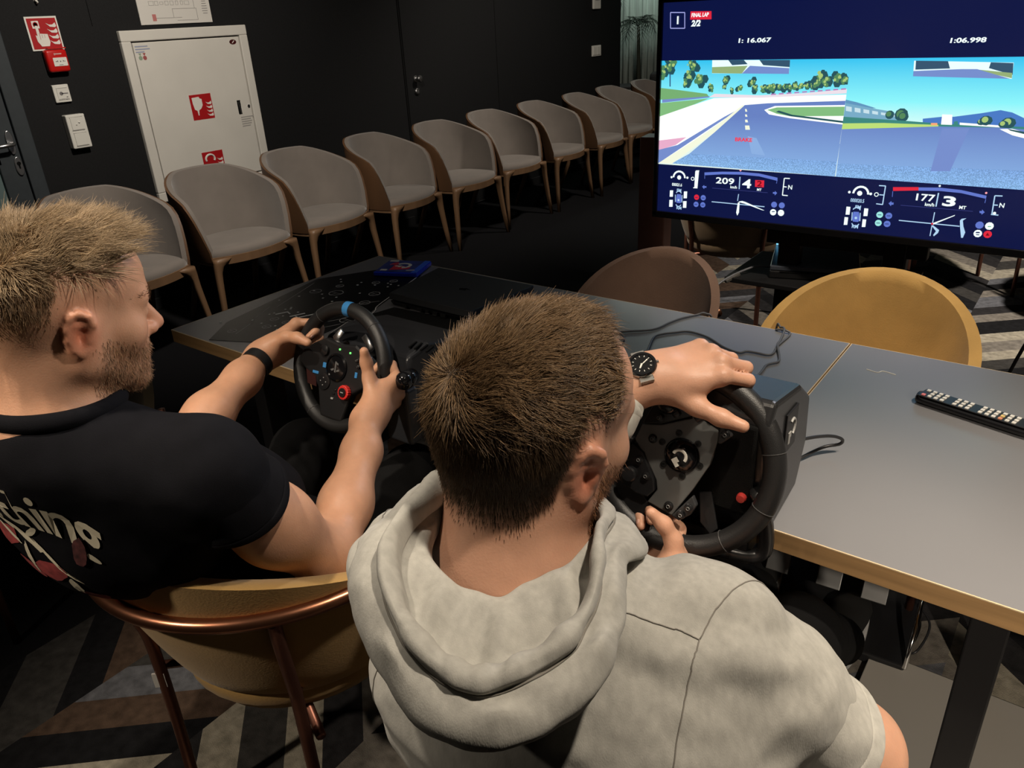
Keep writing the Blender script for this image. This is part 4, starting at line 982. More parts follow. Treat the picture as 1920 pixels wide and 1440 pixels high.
("hudpale",[(-0.5794,0.8818),(-0.5802,0.8841),(-0.5822,0.8856),(-0.5847,0.8856),(-0.5867,0.8841),(-0.5874,0.8818),(-0.5867,0.8794),(-0.5847,0.878),(-0.5822,0.878),(-0.5802,0.8794)]),
("hudpaleteal",[(-0.5073,0.8984),(-0.5091,0.9042),(-0.514,0.9077),(-0.5201,0.9077),(-0.525,0.9042),(-0.5269,0.8984),(-0.525,0.8927),(-0.5201,0.8891),(-0.514,0.8891),(-0.5091,0.8927)]),
("screenbg2",[(-0.5224,0.8989),(-0.5125,0.8995),(-0.5123,0.8975),(-0.5223,0.8969)]),
("hudblue",[(-0.4818,0.8978),(-0.4837,0.9036),(-0.4886,0.9071),(-0.4946,0.9071),(-0.4995,0.9036),(-0.5014,0.8978),(-0.4995,0.892),(-0.4946,0.8885),(-0.4886,0.8885),(-0.4837,0.892)]),
("screenbg2",[(-0.4969,0.8983),(-0.487,0.8989),(-0.4869,0.8969),(-0.4968,0.8963)]),
("hudpaleteal",[(-0.5076,0.8734),(-0.5095,0.8792),(-0.5144,0.8828),(-0.5205,0.8828),(-0.5254,0.8792),(-0.5272,0.8734),(-0.5254,0.8677),(-0.5205,0.8641),(-0.5144,0.8641),(-0.5095,0.8677)]),
("screenbg2",[(-0.5228,0.8739),(-0.5128,0.8746),(-0.5127,0.8726),(-0.5227,0.8719)]),
("hudblue",[(-0.4827,0.8732),(-0.4846,0.879),(-0.4895,0.8825),(-0.4956,0.8825),(-0.5005,0.879),(-0.5023,0.8732),(-0.5005,0.8675),(-0.4956,0.8639),(-0.4895,0.8639),(-0.4846,0.8675)]),
("screenbg2",[(-0.4979,0.8737),(-0.488,0.8744),(-0.4878,0.8724),(-0.4977,0.8717)]),
("hudblue",[(-0.4249,0.9877),(-0.3697,0.9915),(-0.315,0.9893),(-0.25,0.9789),(-0.2499,0.9704),(-0.3135,0.9808),(-0.3681,0.9822),(-0.4235,0.9786)]),
("hudred",[(-0.4927,0.983),(-0.4244,0.9885),(-0.4229,0.979),(-0.491,0.972)]),
("hudwhite",[(-0.3675,0.9961),(-0.3681,0.9979),(-0.3696,0.999),(-0.3714,0.999),(-0.3729,0.9979),(-0.3735,0.9961),(-0.3729,0.9944),(-0.3714,0.9933),(-0.3696,0.9933),(-0.3681,0.9944)]),
("hudpink",[(-0.2493,0.9863),(-0.2499,0.988),(-0.2514,0.9891),(-0.2532,0.9891),(-0.2547,0.988),(-0.2553,0.9863),(-0.2547,0.9845),(-0.2532,0.9834),(-0.2514,0.9834),(-0.2499,0.9845)]),
("hudblue",[(-0.4908,0.9713),(-0.4896,0.9546),(-0.4911,0.9545),(-0.4923,0.9712)]),
("hudblue",[(-0.2494,0.969),(-0.2497,0.9584),(-0.2512,0.9585),(-0.2509,0.9691)]),
("hudpale",[(-0.3684,0.9763),(-0.3685,0.9371),(-0.372,0.9371),(-0.3719,0.9763)]),
("hudblue",[(-0.4978,0.9346),(-0.4911,0.9422),(-0.4897,0.9378),(-0.4839,0.9383),(-0.4836,0.932),(-0.4894,0.9314),(-0.4901,0.9271)]),
("hudblue",[(-0.2457,0.933),(-0.2535,0.9402),(-0.2534,0.9356),(-0.259,0.9357),(-0.2579,0.9298),(-0.2532,0.9296),(-0.2525,0.9256)]),
("hudline",[(-0.4641,0.933),(-0.275,0.9334),(-0.275,0.9322),(-0.4641,0.9318)]),
("hudpale",[(-0.2303,0.9821),(-0.212,0.9828),(-0.2119,0.9798),(-0.2302,0.9791)]),
("hudpale",[(-0.2288,0.9807),(-0.2262,0.9299),(-0.2291,0.9297),(-0.2318,0.9806)]),
("hudpale",[(-0.2297,0.9301),(-0.2115,0.9299),(-0.2116,0.9269),(-0.2297,0.9271)]),
("hudpale",[(-0.2297,0.9566),(-0.2183,0.957),(-0.2182,0.954),(-0.2296,0.9536)]),
("hudwhite",[(-0.2179,0.9327),(-0.2186,0.9351),(-0.2206,0.9365),(-0.2231,0.9365),(-0.2251,0.9351),(-0.2259,0.9327),(-0.2251,0.9304),(-0.2231,0.9289),(-0.2206,0.9289),(-0.2186,0.9304)]),
("hudpale",[(-0.4619,0.8887),(-0.3002,0.8886),(-0.3002,0.8858),(-0.4619,0.8859)]),
("hudpale",[(-0.3696,0.9205),(-0.3696,0.8893),(-0.3721,0.8893),(-0.3721,0.9205)]),
("hudpale",[(-0.37,0.8822),(-0.37,0.8505),(-0.3725,0.8505),(-0.3725,0.8822)]),
("hudwhite",[(-0.3707,0.8886),(-0.3173,0.9184),(-0.3183,0.9155),(-0.3685,0.8846)]),
("hudpale",[(-0.3727,0.882),(-0.3681,0.8825),(-0.3504,0.8705),(-0.352,0.8615),(-0.3612,0.8509),(-0.3636,0.8542),(-0.3581,0.8661)]),
("hudpale",[(-0.3025,0.9035),(-0.299,0.909),(-0.2875,0.9119),(-0.2951,0.9043),(-0.2906,0.8876),(-0.2831,0.8713),(-0.2862,0.8553),(-0.2907,0.8548),(-0.2983,0.8833)]),
("hudred",[(-0.3687,0.8867),(-0.3692,0.8885),(-0.3707,0.8896),(-0.3726,0.8896),(-0.3741,0.8885),(-0.3747,0.8867),(-0.3741,0.8849),(-0.3726,0.8839),(-0.3707,0.8839),(-0.3692,0.8849)]),
("hudblue",[(-0.2411,0.896),(-0.2431,0.9022),(-0.2483,0.906),(-0.2548,0.906),(-0.2601,0.9022),(-0.2621,0.896),(-0.2601,0.8898),(-0.2548,0.886),(-0.2483,0.886),(-0.2431,0.8898)]),
("hudwhite",[(-0.2165,0.896),(-0.2185,0.9023),(-0.2239,0.9063),(-0.2306,0.9063),(-0.236,0.9023),(-0.2381,0.896),(-0.236,0.8896),(-0.2306,0.8857),(-0.2239,0.8857),(-0.2185,0.8896)]),
("hudwhite",[(-0.2407,0.8718),(-0.2428,0.8782),(-0.2482,0.8821),(-0.2548,0.8821),(-0.2602,0.8782),(-0.2623,0.8718),(-0.2602,0.8655),(-0.2548,0.8615),(-0.2482,0.8615),(-0.2428,0.8655)]),
("hudred",[(-0.2163,0.8723),(-0.2184,0.8786),(-0.2238,0.8825),(-0.2304,0.8825),(-0.2358,0.8786),(-0.2379,0.8723),(-0.2358,0.8659),(-0.2304,0.862),(-0.2238,0.862),(-0.2184,0.8659)]),
("hudgreen",[(-0.2311,0.8955),(-0.2232,0.8963),(-0.2229,0.8939),(-0.2309,0.893)]),
("screenbg2",[(-0.2567,0.876),(-0.248,0.877),(-0.2462,0.8735),(-0.2572,0.8722)]),
("screenbg2",[(-0.2553,0.8695),(-0.2471,0.8698),(-0.247,0.8673),(-0.2553,0.867)]),
("darkred",[(-0.228,0.8769),(-0.2218,0.8688),(-0.2316,0.8683)]),
]
TV_TEXT = [
("hudwhite",'1',-1.2139,1.4448,0.0191,{'bold': 0.0012}),
("hudwhite",'FINAL LAP',-1.1601,1.4625,0.0097,{'bold': 0.0005, 'width': 0.8, 'shear': 0.1}),
("hudwhite",'2/2',-1.1593,1.4363,0.0146,{'bold': 0.001, 'shear': 0.2, 'width': 1.0}),
("hudwhite",'1: 16.067',-1.0038,1.3847,0.0108,{'bold': 0.0005, 'width': 1.62, 'shear': 0.05}),
("hudwhite",'1:06.998',-0.4151,1.3721,0.0103,{'bold': 0.0005, 'width': 1.55, 'shear': 0.05}),
("brakered",'BRAKE',-0.9874,1.0919,0.0099,{'bold': 0.0006, 'width': 1.2}),
("hudwhite",'209',-1.0438,0.9526,0.0174,{'bold': 0.0005, 'width': 1.55}),
("hudwhite",'km/h',-0.9916,0.9399,0.0076,{'bold': 0.0003, 'width': 0.95}),
("hudwhite",'4',-0.9504,0.9453,0.0246,{'bold': 0.001, 'width': 1.5}),
("darkred",'2',-0.9019,0.954,0.0149,{'bold': 0.0006, 'width': 1.4}),
("hudwhite",'MT',-0.9005,0.939,0.0068,{'bold': 0.0003}),
("hudwhite",'000021.6',-1.2033,0.9312,0.0087,{'bold': 0.0003, 'width': 0.72}),
("hudpale",'FM',-1.1844,0.9126,0.0087,{'bold': 0.0004}),
("hudpale",'RM',-1.1831,0.8514,0.0089,{'bold': 0.0004}),
("hudwhite",'N',-0.8009,0.952,0.0119,{'bold': 0.0003}),
("hudwhite",'177',-0.4329,0.951,0.017,{'bold': 0.0005, 'width': 1.35}),
("hudwhite",'km/h',-0.4002,0.937,0.0082,{'bold': 0.0003, 'width': 0.95}),
("hudwhite",'3',-0.3582,0.9424,0.0234,{'bold': 0.0012, 'width': 2.1}),
("hudwhite",'MT',-0.3115,0.9366,0.008,{'bold': 0.0003}),
("hudpale",'000020.5',-0.6063,0.93,0.0093,{'bold': 0.0003, 'width': 0.72}),
("hudpale",'FM',-0.5902,0.9111,0.0086,{'bold': 0.0004}),
("hudpale",'RM',-0.5921,0.8505,0.0088,{'bold': 0.0004}),
("hudwhite",'N',-0.2154,0.9499,0.011,{'bold': 0.0003}),
]

# ------------------------------------------------------------------ implicit surfaces for bodies and clothes
def v3(p): return np.array(p, dtype=np.float64)


class Sdf:
    def __init__(self):
        self.ops = []

    def cone(self, a, b, ra, rb, k=0.02, sub=False):
        self.ops.append(('c', v3(a), v3(b), ra, rb, k, sub)); return self

    def chain(self, pts, rs, k=0.02):
        for i in range(len(pts) - 1): self.cone(pts[i], pts[i + 1], rs[i], rs[i + 1], k)
        return self

    def ell(self, c, r, R=None, k=0.02, sub=False):
        self.ops.append(('e', v3(c), v3(r), np.eye(3) if R is None else np.array(R), 0, k, sub)); return self

    def plane(self, p, n, k=0.004):
        """cut away everything on the side n points to"""
        n = v3(n); self.ops.append(('p', v3(p), n / np.linalg.norm(n), 0, 0, k, True)); return self

    @staticmethod
    def ev(op, P):
        t = op[0]
        if t == 'c':
            a, b, ra, rb = op[1:5]
            ba = b - a; l2 = ba @ ba; rr = ra - rb; a2 = l2 - rr * rr; il2 = 1.0 / l2
            pa = P - a; y = pa @ ba; z = y - l2
            q = pa * l2 - y[:, None] * ba
            x2 = (q * q).sum(1); y2 = y * y * l2; z2 = z * z * l2
            k = np.sign(rr) * rr * rr * x2
            d = (np.sqrt(np.maximum(x2 * a2 * il2, 0)) + y * rr) * il2 - ra
            m1 = np.sign(z) * a2 * z2 > k
            d1 = np.sqrt(x2 + z2) * il2 - rb
            m2 = np.sign(y) * a2 * y2 < k
            d2 = np.sqrt(x2 + y2) * il2 - ra
            return np.where(m1, d1, np.where(m2, d2, d))
        if t == 'e':
            q = (P - op[1]) @ op[3]
            r = op[2]
            k0 = np.sqrt(((q / r) ** 2).sum(1)); k1 = np.sqrt(((q / (r * r)) ** 2).sum(1))
            return np.where(k0 < 1e-6, -r.min(), k0 * (k0 - 1.0) / np.maximum(k1, 1e-9))
        return -((P - op[1]) @ op[2])

    def eval(self, P, ops=None):
        d = None
        for op in (self.ops if ops is None else ops):
            e = self.ev(op, P); k = op[5]
            if op[6]:
                if d is None: continue
                e = -e
                h = np.clip(0.5 + 0.5 * (e - d) / k, 0, 1)
                d = d * (1 - h) + e * h + k * h * (1 - h)
            elif d is None: d = e
            else:
                h = np.clip(0.5 + 0.5 * (e - d) / k, 0, 1)
                d = e * (1 - h) + d * h - k * h * (1 - h)
        return d if d is not None else np.ones(len(P))

    def mesh(self, h, lo, hi, warp=None):
        lo, hi = v3(lo), v3(hi)
        B = 12
        nb = np.ceil((hi - lo) / (h * B)).astype(int)
        n = nb * B
        D = np.ones(n, dtype=np.float32)
        ii = np.stack(np.meshgrid(*[np.arange(k) for k in nb], indexing='ij'), -1).reshape(-1, 3)
        cen = lo + (ii + 0.5) * B * h
        Rb = h * B * 0.9
        per = [self.ev(op, cen) for op in self.ops]
        dc = self.eval(cen)
        loc = np.stack(np.meshgrid(*[np.arange(B)] * 3, indexing='ij'), -1).reshape(-1, 3) * h
        for q in range(len(ii)):
            s = tuple(slice(int(i) * B, int(i) * B + B) for i in ii[q])
            if abs(dc[q]) > Rb * 1.6 + 0.015:
                D[s] = 1.0 if dc[q] > 0 else -1.0
                continue
            ops = [op for op, p in zip(self.ops, per) if p[q] < Rb * 1.5 + op[5] + 0.01]
            P = lo + ii[q] * B * h + loc
            if warp is not None: P = P + warp(P)
            D[s] = self.eval(P, ops).reshape(B, B, B)
        return surface_nets(D, lo, h)


def surface_nets(D, lo, h):
    I = (D < 0)
    c = np.zeros(tuple(k - 1 for k in D.shape), dtype=np.uint8)
    for dx in (0, 1):
        for dy in (0, 1):
            for dz in (0, 1):
                c += I[dx:dx + c.shape[0], dy:dy + c.shape[1], dz:dz + c.shape[2]]
    act = (c > 0) & (c < 8)
    idx = np.argwhere(act)
    num = np.full(c.shape, -1, dtype=np.int64)
    num[act] = np.arange(len(idx))
    acc = np.zeros((len(idx), 3)); cnt = np.zeros(len(idx))
    cor = [(x, y, z) for x in (0, 1) for y in (0, 1) for z in (0, 1)]
    for a in cor:
        for b in cor:
            if sum(b) - sum(a) == 1 and all(b[i] >= a[i] for i in range(3)):
                da = D[idx[:, 0] + a[0], idx[:, 1] + a[1], idx[:, 2] + a[2]].astype(float)
                db = D[idx[:, 0] + b[0], idx[:, 1] + b[1], idx[:, 2] + b[2]].astype(float)
                m = (da < 0) != (db < 0)
                t = np.where(m, da / np.where(np.abs(da - db) < 1e-9, 1, da - db), 0)
                p = np.array(a, float) + t[:, None] * (np.array(b, float) - np.array(a, float))
                acc[m] += p[m]; cnt[m] += 1
    V = lo + (idx + acc / np.maximum(cnt, 1)[:, None]) * h
    F = []
    for ax in range(3):
        o1, o2 = [(1, 2), (2, 0), (0, 1)][ax]
        sl0 = [slice(None)] * 3; sl1 = [slice(None)] * 3
        sl0[ax] = slice(0, -1); sl1[ax] = slice(1, None)
        A, Bq = I[tuple(sl0)], I[tuple(sl1)]
        for sgn, m in ((0, A & ~Bq), (1, Bq & ~A)):
            e = np.argwhere(m)
            e = e[(e[:, o1] > 0) & (e[:, o2] > 0) & (e[:, o1] < D.shape[o1] - 1) & (e[:, o2] < D.shape[o2] - 1)]
            q = []
            for d1, d2 in ((-1, -1), (0, -1), (0, 0), (-1, 0)):
                k = e.copy(); k[:, o1] += d1; k[:, o2] += d2
                q.append(num[k[:, 0], k[:, 1], k[:, 2]])
            q = np.stack(q, 1)
            F.append(q[:, ::-1] if sgn else q)
    F = np.concatenate(F)
    F = F[(F >= 0).all(1)]
    return V, F


def smooth_verts(V, F, it=2, lam=0.5):
    e = np.concatenate([F[:, [0, 1]], F[:, [1, 2]], F[:, [2, 3]], F[:, [3, 0]]])
    e = np.concatenate([e, e[:, ::-1]])
    cnt = np.bincount(e[:, 0], minlength=len(V)).astype(float)
    for _ in range(it):
        s = np.stack([np.bincount(e[:, 0], weights=V[e[:, 1], i], minlength=len(V)) for i in range(3)], 1)
        V = V + lam * (s / np.maximum(cnt, 1)[:, None] - V)
    return V


def vnormals(V, F):
    n = np.cross(V[F[:, 2]] - V[F[:, 0]], V[F[:, 3]] - V[F[:, 1]])
    N = np.zeros_like(V)
    for i in range(4):
        for a in range(3):
            N[:, a] += np.bincount(F[:, i], weights=n[:, a], minlength=len(V))
    return N / np.maximum(np.linalg.norm(N, axis=1), 1e-12)[:, None]


def np_mesh(name, V, F, material, parent=None, col=None, attr='tint', smooth=True):
    me = bpy.data.meshes.new(name)
    me.vertices.add(len(V)); me.vertices.foreach_set('co', np.asarray(V, np.float32).ravel())
    k = F.shape[1]
    me.loops.add(F.size); me.loops.foreach_set('vertex_index', F.astype(np.int32).ravel())
    me.polygons.add(len(F)); me.polygons.foreach_set('loop_start', np.arange(0, F.size, k, dtype=np.int32))
    me.polygons.foreach_set('use_smooth', np.full(len(F), smooth))
    if col is not None:
        a = me.color_attributes.new(attr, 'FLOAT_COLOR', 'POINT')
        a.data.foreach_set('color', np.c_[col, np.ones(len(V))].astype(np.float32).ravel())
    me.update(calc_edges=True); me.validate()
    mats = material if isinstance(material, (list, tuple)) else [material]
    for m in mats: me.materials.append(m)
    o = bpy.data.objects.new(name, me)
    COL.objects.link(o)
    if parent is not None: o.parent = parent
    return o


def sstep(a, b, x):
    t = np.clip((x - a) / (b - a), 0, 1)
    return t * t * (3 - 2 * t)


def vnoise(P, scale, seed=0):
    """smooth value noise in [-1,1]"""
    Q = P * scale
    i = np.floor(Q).astype(np.int64); f = Q - i; f = f * f * (3 - 2 * f)

    def hsh(x, y, z):
        n = (x * 73856093) ^ (y * 19349663) ^ (z * 83492791) ^ (seed * 2654435)
        n = (n ^ (n >> 13)) * 1274126177
        return ((n & 0xffff) / 32767.5) - 1.0
    r = 0
    for dx in (0, 1):
        for dy in (0, 1):
            for dz in (0, 1):
                w = (f[:, 0] if dx else 1 - f[:, 0]) * (f[:, 1] if dy else 1 - f[:, 1]) * (f[:, 2] if dz else 1 - f[:, 2])
                r = r + w * hsh(i[:, 0] + dx, i[:, 1] + dy, i[:, 2] + dz)
    return r


def rot3(yaw, pitch, roll):
    y, p, r = (math.radians(a) for a in (yaw, pitch, roll))
    return np.array(Matrix.Rotation(y, 3, 'Z') @ Matrix.Rotation(p, 3, 'X') @ Matrix.Rotation(r, 3, 'Y'))


def add_head(S, C, R, sc=1.0, flare=16):
    """head in local axes: x right, y forward, z up; origin between the ears"""
    W = lambda p: C + sc * (R @ v3(p))
    E = lambda c, r, k=0.02, sub=False, A=None: S.ell(W(c), v3(r) * sc, R if A is None else R @ A, k, sub)
    K = lambda a, b, ra, rb, k=0.015: S.cone(W(a), W(b), ra * sc, rb * sc, k)
    E((0, -0.012, 0.040), (0.077, 0.098, 0.080))
    E((0, -0.045, 0.018), (0.070, 0.058, 0.066), 0.03)
    E((0, 0.035, 0.046), (0.064, 0.058, 0.056), 0.03)
    E((0, 0.040, -0.030), (0.060, 0.050, 0.075), 0.03)
    for s in (-1, 1):
        K((s * 0.056, -0.004, -0.050), (s * 0.020, 0.070, -0.098), 0.019, 0.016, 0.03)
        K((s * 0.060, 0.0, -0.010), (s * 0.056, -0.004, -0.052), 0.018, 0.017, 0.03)
        E((s * 0.046, 0.056, -0.022), (0.022, 0.022, 0.020), 0.03)
        K((s * 0.012, 0.088, 0.021), (s * 0.046, 0.076, 0.022), 0.011, 0.009, 0.02)
    E((0, 0.078, -0.100), (0.022, 0.018, 0.017), 0.025)
    E((0, 0.070, -0.058), (0.036, 0.028, 0.034), 0.025)
    for s in (-1, 1):
        E((s * 0.032, 0.098, 0.002), (0.017, 0.013, 0.012), 0.014, True)
    K((0, 0.088, 0.010), (0, 0.115, -0.028), 0.0085, 0.0115, 0.012)
    for s in (-1, 1):
        E((s * 0.012, 0.102, -0.034), (0.0085, 0.011, 0.0085), 0.008)
    E((0, 0.091, -0.0605), (0.021, 0.011, 0.006), 0.006)
    E((0, 0.089, -0.0735), (0.018, 0.011, 0.0065), 0.006)
    K((-0.024, 0.092, -0.067), (0.024, 0.092, -0.067), 0.0022, 0.0022, 0.001) if False else None
    # eyelids
    for s in (-1, 1):
        K((s * 0.020, 0.088, 0.003), (s * 0.045, 0.080, 0.002), 0.0075, 0.0065, 0.006)
    # ears
    for s in (-1, 1):
        tilt = np.array(Matrix.Rotation(s * math.radians(-flare), 3, 'Z') @ Matrix.Rotation(math.radians(-12), 3, 'X'))
        c = v3((s * 0.0785, -0.014, -0.008))
        L = lambda p: W(c + 0.80 * (tilt @ v3((s * p[0], p[1], p[2]))))
        S.ell(L((-0.005, 0.002, 0.0)), (0.008, 0.016, 0.026), R @ tilt, 0.010)
        S.ell(L((0.006, 0.004, -0.003)), (0.006, 0.007, 0.011), R @ tilt, 0.004, True)
        pts = [(0.000, 0.016, 0.004), (0.003, 0.016, 0.018), (0.005, 0.008, 0.030), (0.006, -0.006, 0.033), (0.007, -0.017, 0.024), (0.007, -0.020, 0.006), (0.005, -0.015, -0.012), (0.003, -0.004, -0.026), (0.001, 0.006, -0.032), (0.000, 0.012, -0.024)]
        S.chain([L(p) for p in pts], [0.0042, 0.0044, 0.0046, 0.0046, 0.0045, 0.0044, 0.0044, 0.0050, 0.0056, 0.0048], 0.004)
        S.chain([L(p) for p in [(0.003, 0.004, 0.020), (0.004, -0.008, 0.012), (0.004, -0.010, -0.004), (0.003, -0.003, -0.016)]], [0.003, 0.0034, 0.0034, 0.003], 0.004)
        S.ell(L((0.001, 0.013, -0.006)), (0.004, 0.005, 0.007), R @ tilt, 0.005)


FING = [((0.088, 0.027, 0.000), (0.043, 0.027, 0.020), 0.0096), ((0.093, 0.006, 0.003), (0.047, 0.031, 0.021), 0.0098),
        ((0.087, -0.015, 0.001), (0.043, 0.029, 0.020), 0.0092), ((0.078, -0.033, -0.004), (0.033, 0.021, 0.017), 0.0082)]


def add_hand(S, G, T, xd, side, flex, thumb, gx=0.080, gz=-0.033, spread=(4, 1, -2, -6), scale=1.0):
    """hand whose palm rests on a bar through G; T points along the bar towards the thumb; xd is the pointing direction.
    Returns the frame function and the wrist point."""
    x = v3(xd); x /= np.linalg.norm(x)
    y = v3(T); y -= x * (x @ y); y /= np.linalg.norm(y)
    z = side * np.cross(x, y)
    O = v3(G) - scale * (x * gx + z * gz)
    W = lambda p: O + scale * (x * p[0] + y * p[1] + z * p[2])
    s = scale
    palm = []
    for (m, L, r) in FING:
        S.cone(W((0.004, m[1] * 0.55, 0.0)), W((m[0] - 0.004, m[1], m[2] - 0.004)), 0.0165 * s, (r + 0.0035) * s, 0.014)
    S.cone(W((0.02, 0.018, -0.010)), W((0.055, 0.028, -0.014)), 0.016 * s, 0.013 * s, 0.015)
    S.cone(W((0.02, -0.020, -0.010)), W((0.065, -0.026, -0.012)), 0.015 * s, 0.012 * s, 0.015)
    nails = []
    for i, (m, L, r) in enumerate(FING):
        p = W(m); ang = 0.0
        sp = math.radians(spread[i])
        for j in range(3):
            ang += math.radians(flex[i][j])
            d = math.cos(ang) * (math.cos(sp) * x + math.sin(sp) * y) - math.sin(ang) * z
            q = p + d * L[j] * s
            r0, r1 = r * (1.03, 0.95, 0.88)[j] * s, r * (0.97, 0.89, 0.76)[j] * s
            S.cone(p, q, r0, r1, 0.005)
            if j == 0: S.cone(p, p + d * 0.001, r * 1.10 * s, r * 1.10 * s, 0.008)
            if j == 2:
                up = math.sin(ang) * x + math.cos(ang) * z
                nails.append((p + d * L[j] * s * 0.75 + up * r1 * 0.82, d, up, r1))
            p = q
    tp = [W(p) for p in thumb]
    S.chain(tp, [0.0165 * s, 0.0125 * s, 0.0112 * s, 0.0088 * s], 0.010)
    d = tp[3] - tp[2]; d /= np.linalg.norm(d)
    nails.append((tp[2] + d * np.linalg.norm(tp[3] - tp[2]) * 0.85, d, None, 0.009 * s))
    return W, O, x, y, z, nails

# ------------------------------------------------------------------ wheels' geometry needed by the hands
def wheel_frame(c, tau, yaw):
    tau, yaw = math.radians(tau), math.radians(yaw)
    a = v3((math.cos(yaw), math.sin(yaw), 0)); f = v3((-math.sin(yaw), math.cos(yaw), 0))
    u = f * math.sin(tau) + v3((0, 0, 1)) * math.cos(tau)
    return v3(c), a, u, np.cross(a, u)      # centre, right, up, towards the driver


W1C, W1A, W1U, W1N = wheel_frame((-1.205, 0.955, 0.843), 22, 2)
W2C, W2A, W2U, W2N = wheel_frame((-0.412, 0.932, 0.884), 17, 7)
W1R, W1r, W2R, W2r = 0.1245, 0.0158, 0.1335, 0.0168


def rim(C, A, U, R, deg):
    t = math.radians(deg)
    return C + R * (math.cos(t) * A + math.sin(t) * U), -math.sin(t) * A + math.cos(t) * U


M_skin = mat('skin', (0.5, 0.3, 0.2), 0.46, var=0.06, vscale=55, bump=0.10, bscale=420, sss=0.12, attr='tint', spec=0.4)
SKIN1 = v3((0.56, 0.30, 0.185)); SKIN2 = v3((0.52, 0.285, 0.19))
LAST = {}


def tint_head(V, N, col, C, R, hair, beard, fade, front=0.0, back=0.0):
    q = (V - C) @ R
    x, y, z = q[:, 0], q[:, 1], q[:, 2]
    near = (np.linalg.norm(q, axis=1) < 0.16) & (z > -0.14)
    ear = near & (np.abs(x) > 0.073) & (y > -0.045) & (y < 0.012) & (np.abs(z + 0.006) < 0.045)
    ew = np.exp(-(((np.abs(x) - 0.082) / 0.010) ** 2 + ((y + 0.014) / 0.022) ** 2 + ((z + 0.008) / 0.030) ** 2)) * near
    col[:] = col * (1 - ew[:, None] * v3((-0.10, 0.30, 0.36)))
    # flushed nose, cheeks and lips
    fl = near & (y > 0.06)
    w = fl * (0.35 * np.exp(-((x / 0.02) ** 2 + ((z + 0.03) / 0.02) ** 2)) + 0.25 * np.exp(-(((np.abs(x) - 0.045) / 0.02) ** 2 + ((z + 0.03) / 0.02) ** 2)))
    col *= (1 - w[:, None] * v3((0.0, 0.35, 0.40)))
    lip = near & (y > 0.083) & (np.abs(x) < 0.022) & (z < -0.056) & (z > -0.079)
    col[lip] = col[lip] * v3((0.92, 0.62, 0.62))
    # close-cropped hair over the scalp
    hm = scalp_mask(q, fade, front, back) * near * ~ear
    col[:] = col * (1 - hm[:, None]) + hair * hm[:, None]
    bm_ = beard_mask(q) * near * ~ear
    col[:] = col * (1 - 0.42 * bm_[:, None]) + beard * 0.42 * bm_[:, None]
    return col


def hairline(y, front=0.0, back=0.0):
    """lowest height of the scalp hair for a given depth in the head"""
    return np.interp(y, [-0.12, -0.07, -0.045, -0.03, -0.005, 0.012, 0.024, 0.034, 0.055, 0.085, 0.11],
                     [-0.075, -0.070, -0.050, 0.030, 0.036, 0.012, 0.020, 0.046, 0.062, 0.072, 0.078]) + front * sstep(0.012, 0.045, y) + back * sstep(-0.02, -0.06, y)


def scalp_mask(q, fade, front=0.0, back=0.0):
    hl = hairline(q[:, 1], front, back)
    return sstep(0.0, fade, q[:, 2] - hl)


def beard_mask(q):
    x, y, z = np.abs(q[:, 0]), q[:, 1], q[:, 2]
    side = sstep(-0.005, 0.02, y) * sstep(0.000, -0.030, z + 0.30 * np.maximum(y - 0.02, 0) + 0.012) * sstep(-0.135, -0.110, z)
    lipclear = 1 - np.exp(-((x / 0.026) ** 2 + ((z + 0.068) / 0.012) ** 2) ** 2)
    mous = sstep(0.03, 0.022, x) * sstep(0.08, 0.09, y) * sstep(-0.046, -0.050, z) * sstep(-0.062, -0.057, z)
    nose = 1 - sstep(0.092, 0.10, y) * sstep(-0.052, -0.045, z)
    return np.clip(np.maximum(side * lipclear, 0.9 * mous) * nose, 0, 1)


def strands(name, P, D, L, col, parent, width=0.00045, seg=4, curl=None, matname='hair'):
    """ribbon-like three-sided hairs: P roots, D list of direction per segment (n,seg,3), L lengths"""
    n = len(P)
    pts = [P]
    for s in range(seg): pts.append(pts[-1] + D[:, s] * (L / seg)[:, None])
    pts = np.stack(pts, 1)                          # n,seg+1,3
    t = D[:, 0]
    ref = rng.normal(size=(n, 3)); a = np.cross(t, ref); a /= np.linalg.norm(a, axis=1)[:, None]
    b = np.cross(t, a)
    V = []
    for s in range(seg + 1):
        w = width * (1.0 - 0.85 * s / seg)
        for k in range(3):
            an = 2 * math.pi * k / 3
            V.append(pts[:, s] + w * (math.cos(an) * a + math.sin(an) * b))
    V = np.stack(V, 1)                              # n,(seg+1)*3,3
    base = np.arange(n)[:, None, None] * (seg + 1) * 3
    F = []
    for s in range(seg):
        for k in range(3):
            F.append([s * 3 + k, s * 3 + (k + 1) % 3, (s + 1) * 3 + (k + 1) % 3, (s + 1) * 3 + k])
    F = (base + np.array(F)[None]).reshape(-1, 4)
    C = np.repeat(col[:, None], (seg + 1) * 3, 1).reshape(-1, 3)
    m = mat(matname, (0.1, 0.1, 0.1), 0.42, attr='tint', spec=0.45)
    return np_mesh(name, V.reshape(-1, 3), F, m, parent, C)


def scatter(V, F, N, weight, n):
    w = weight[F].mean(1) * np.linalg.norm(np.cross(V[F[:, 2]] - V[F[:, 0]], V[F[:, 3]] - V[F[:, 1]]), axis=1)
    w = np.maximum(w, 0); w /= w.sum()
    f = rng.choice(len(F), n, p=w)
    r = rng.dirichlet((1, 1, 1, 1), n)
    P = (V[F[f]] * r[:, :, None]).sum(1); Nn = (N[F[f]] * r[:, :, None]).sum(1)
    return P, Nn / np.linalg.norm(Nn, axis=1)[:, None]


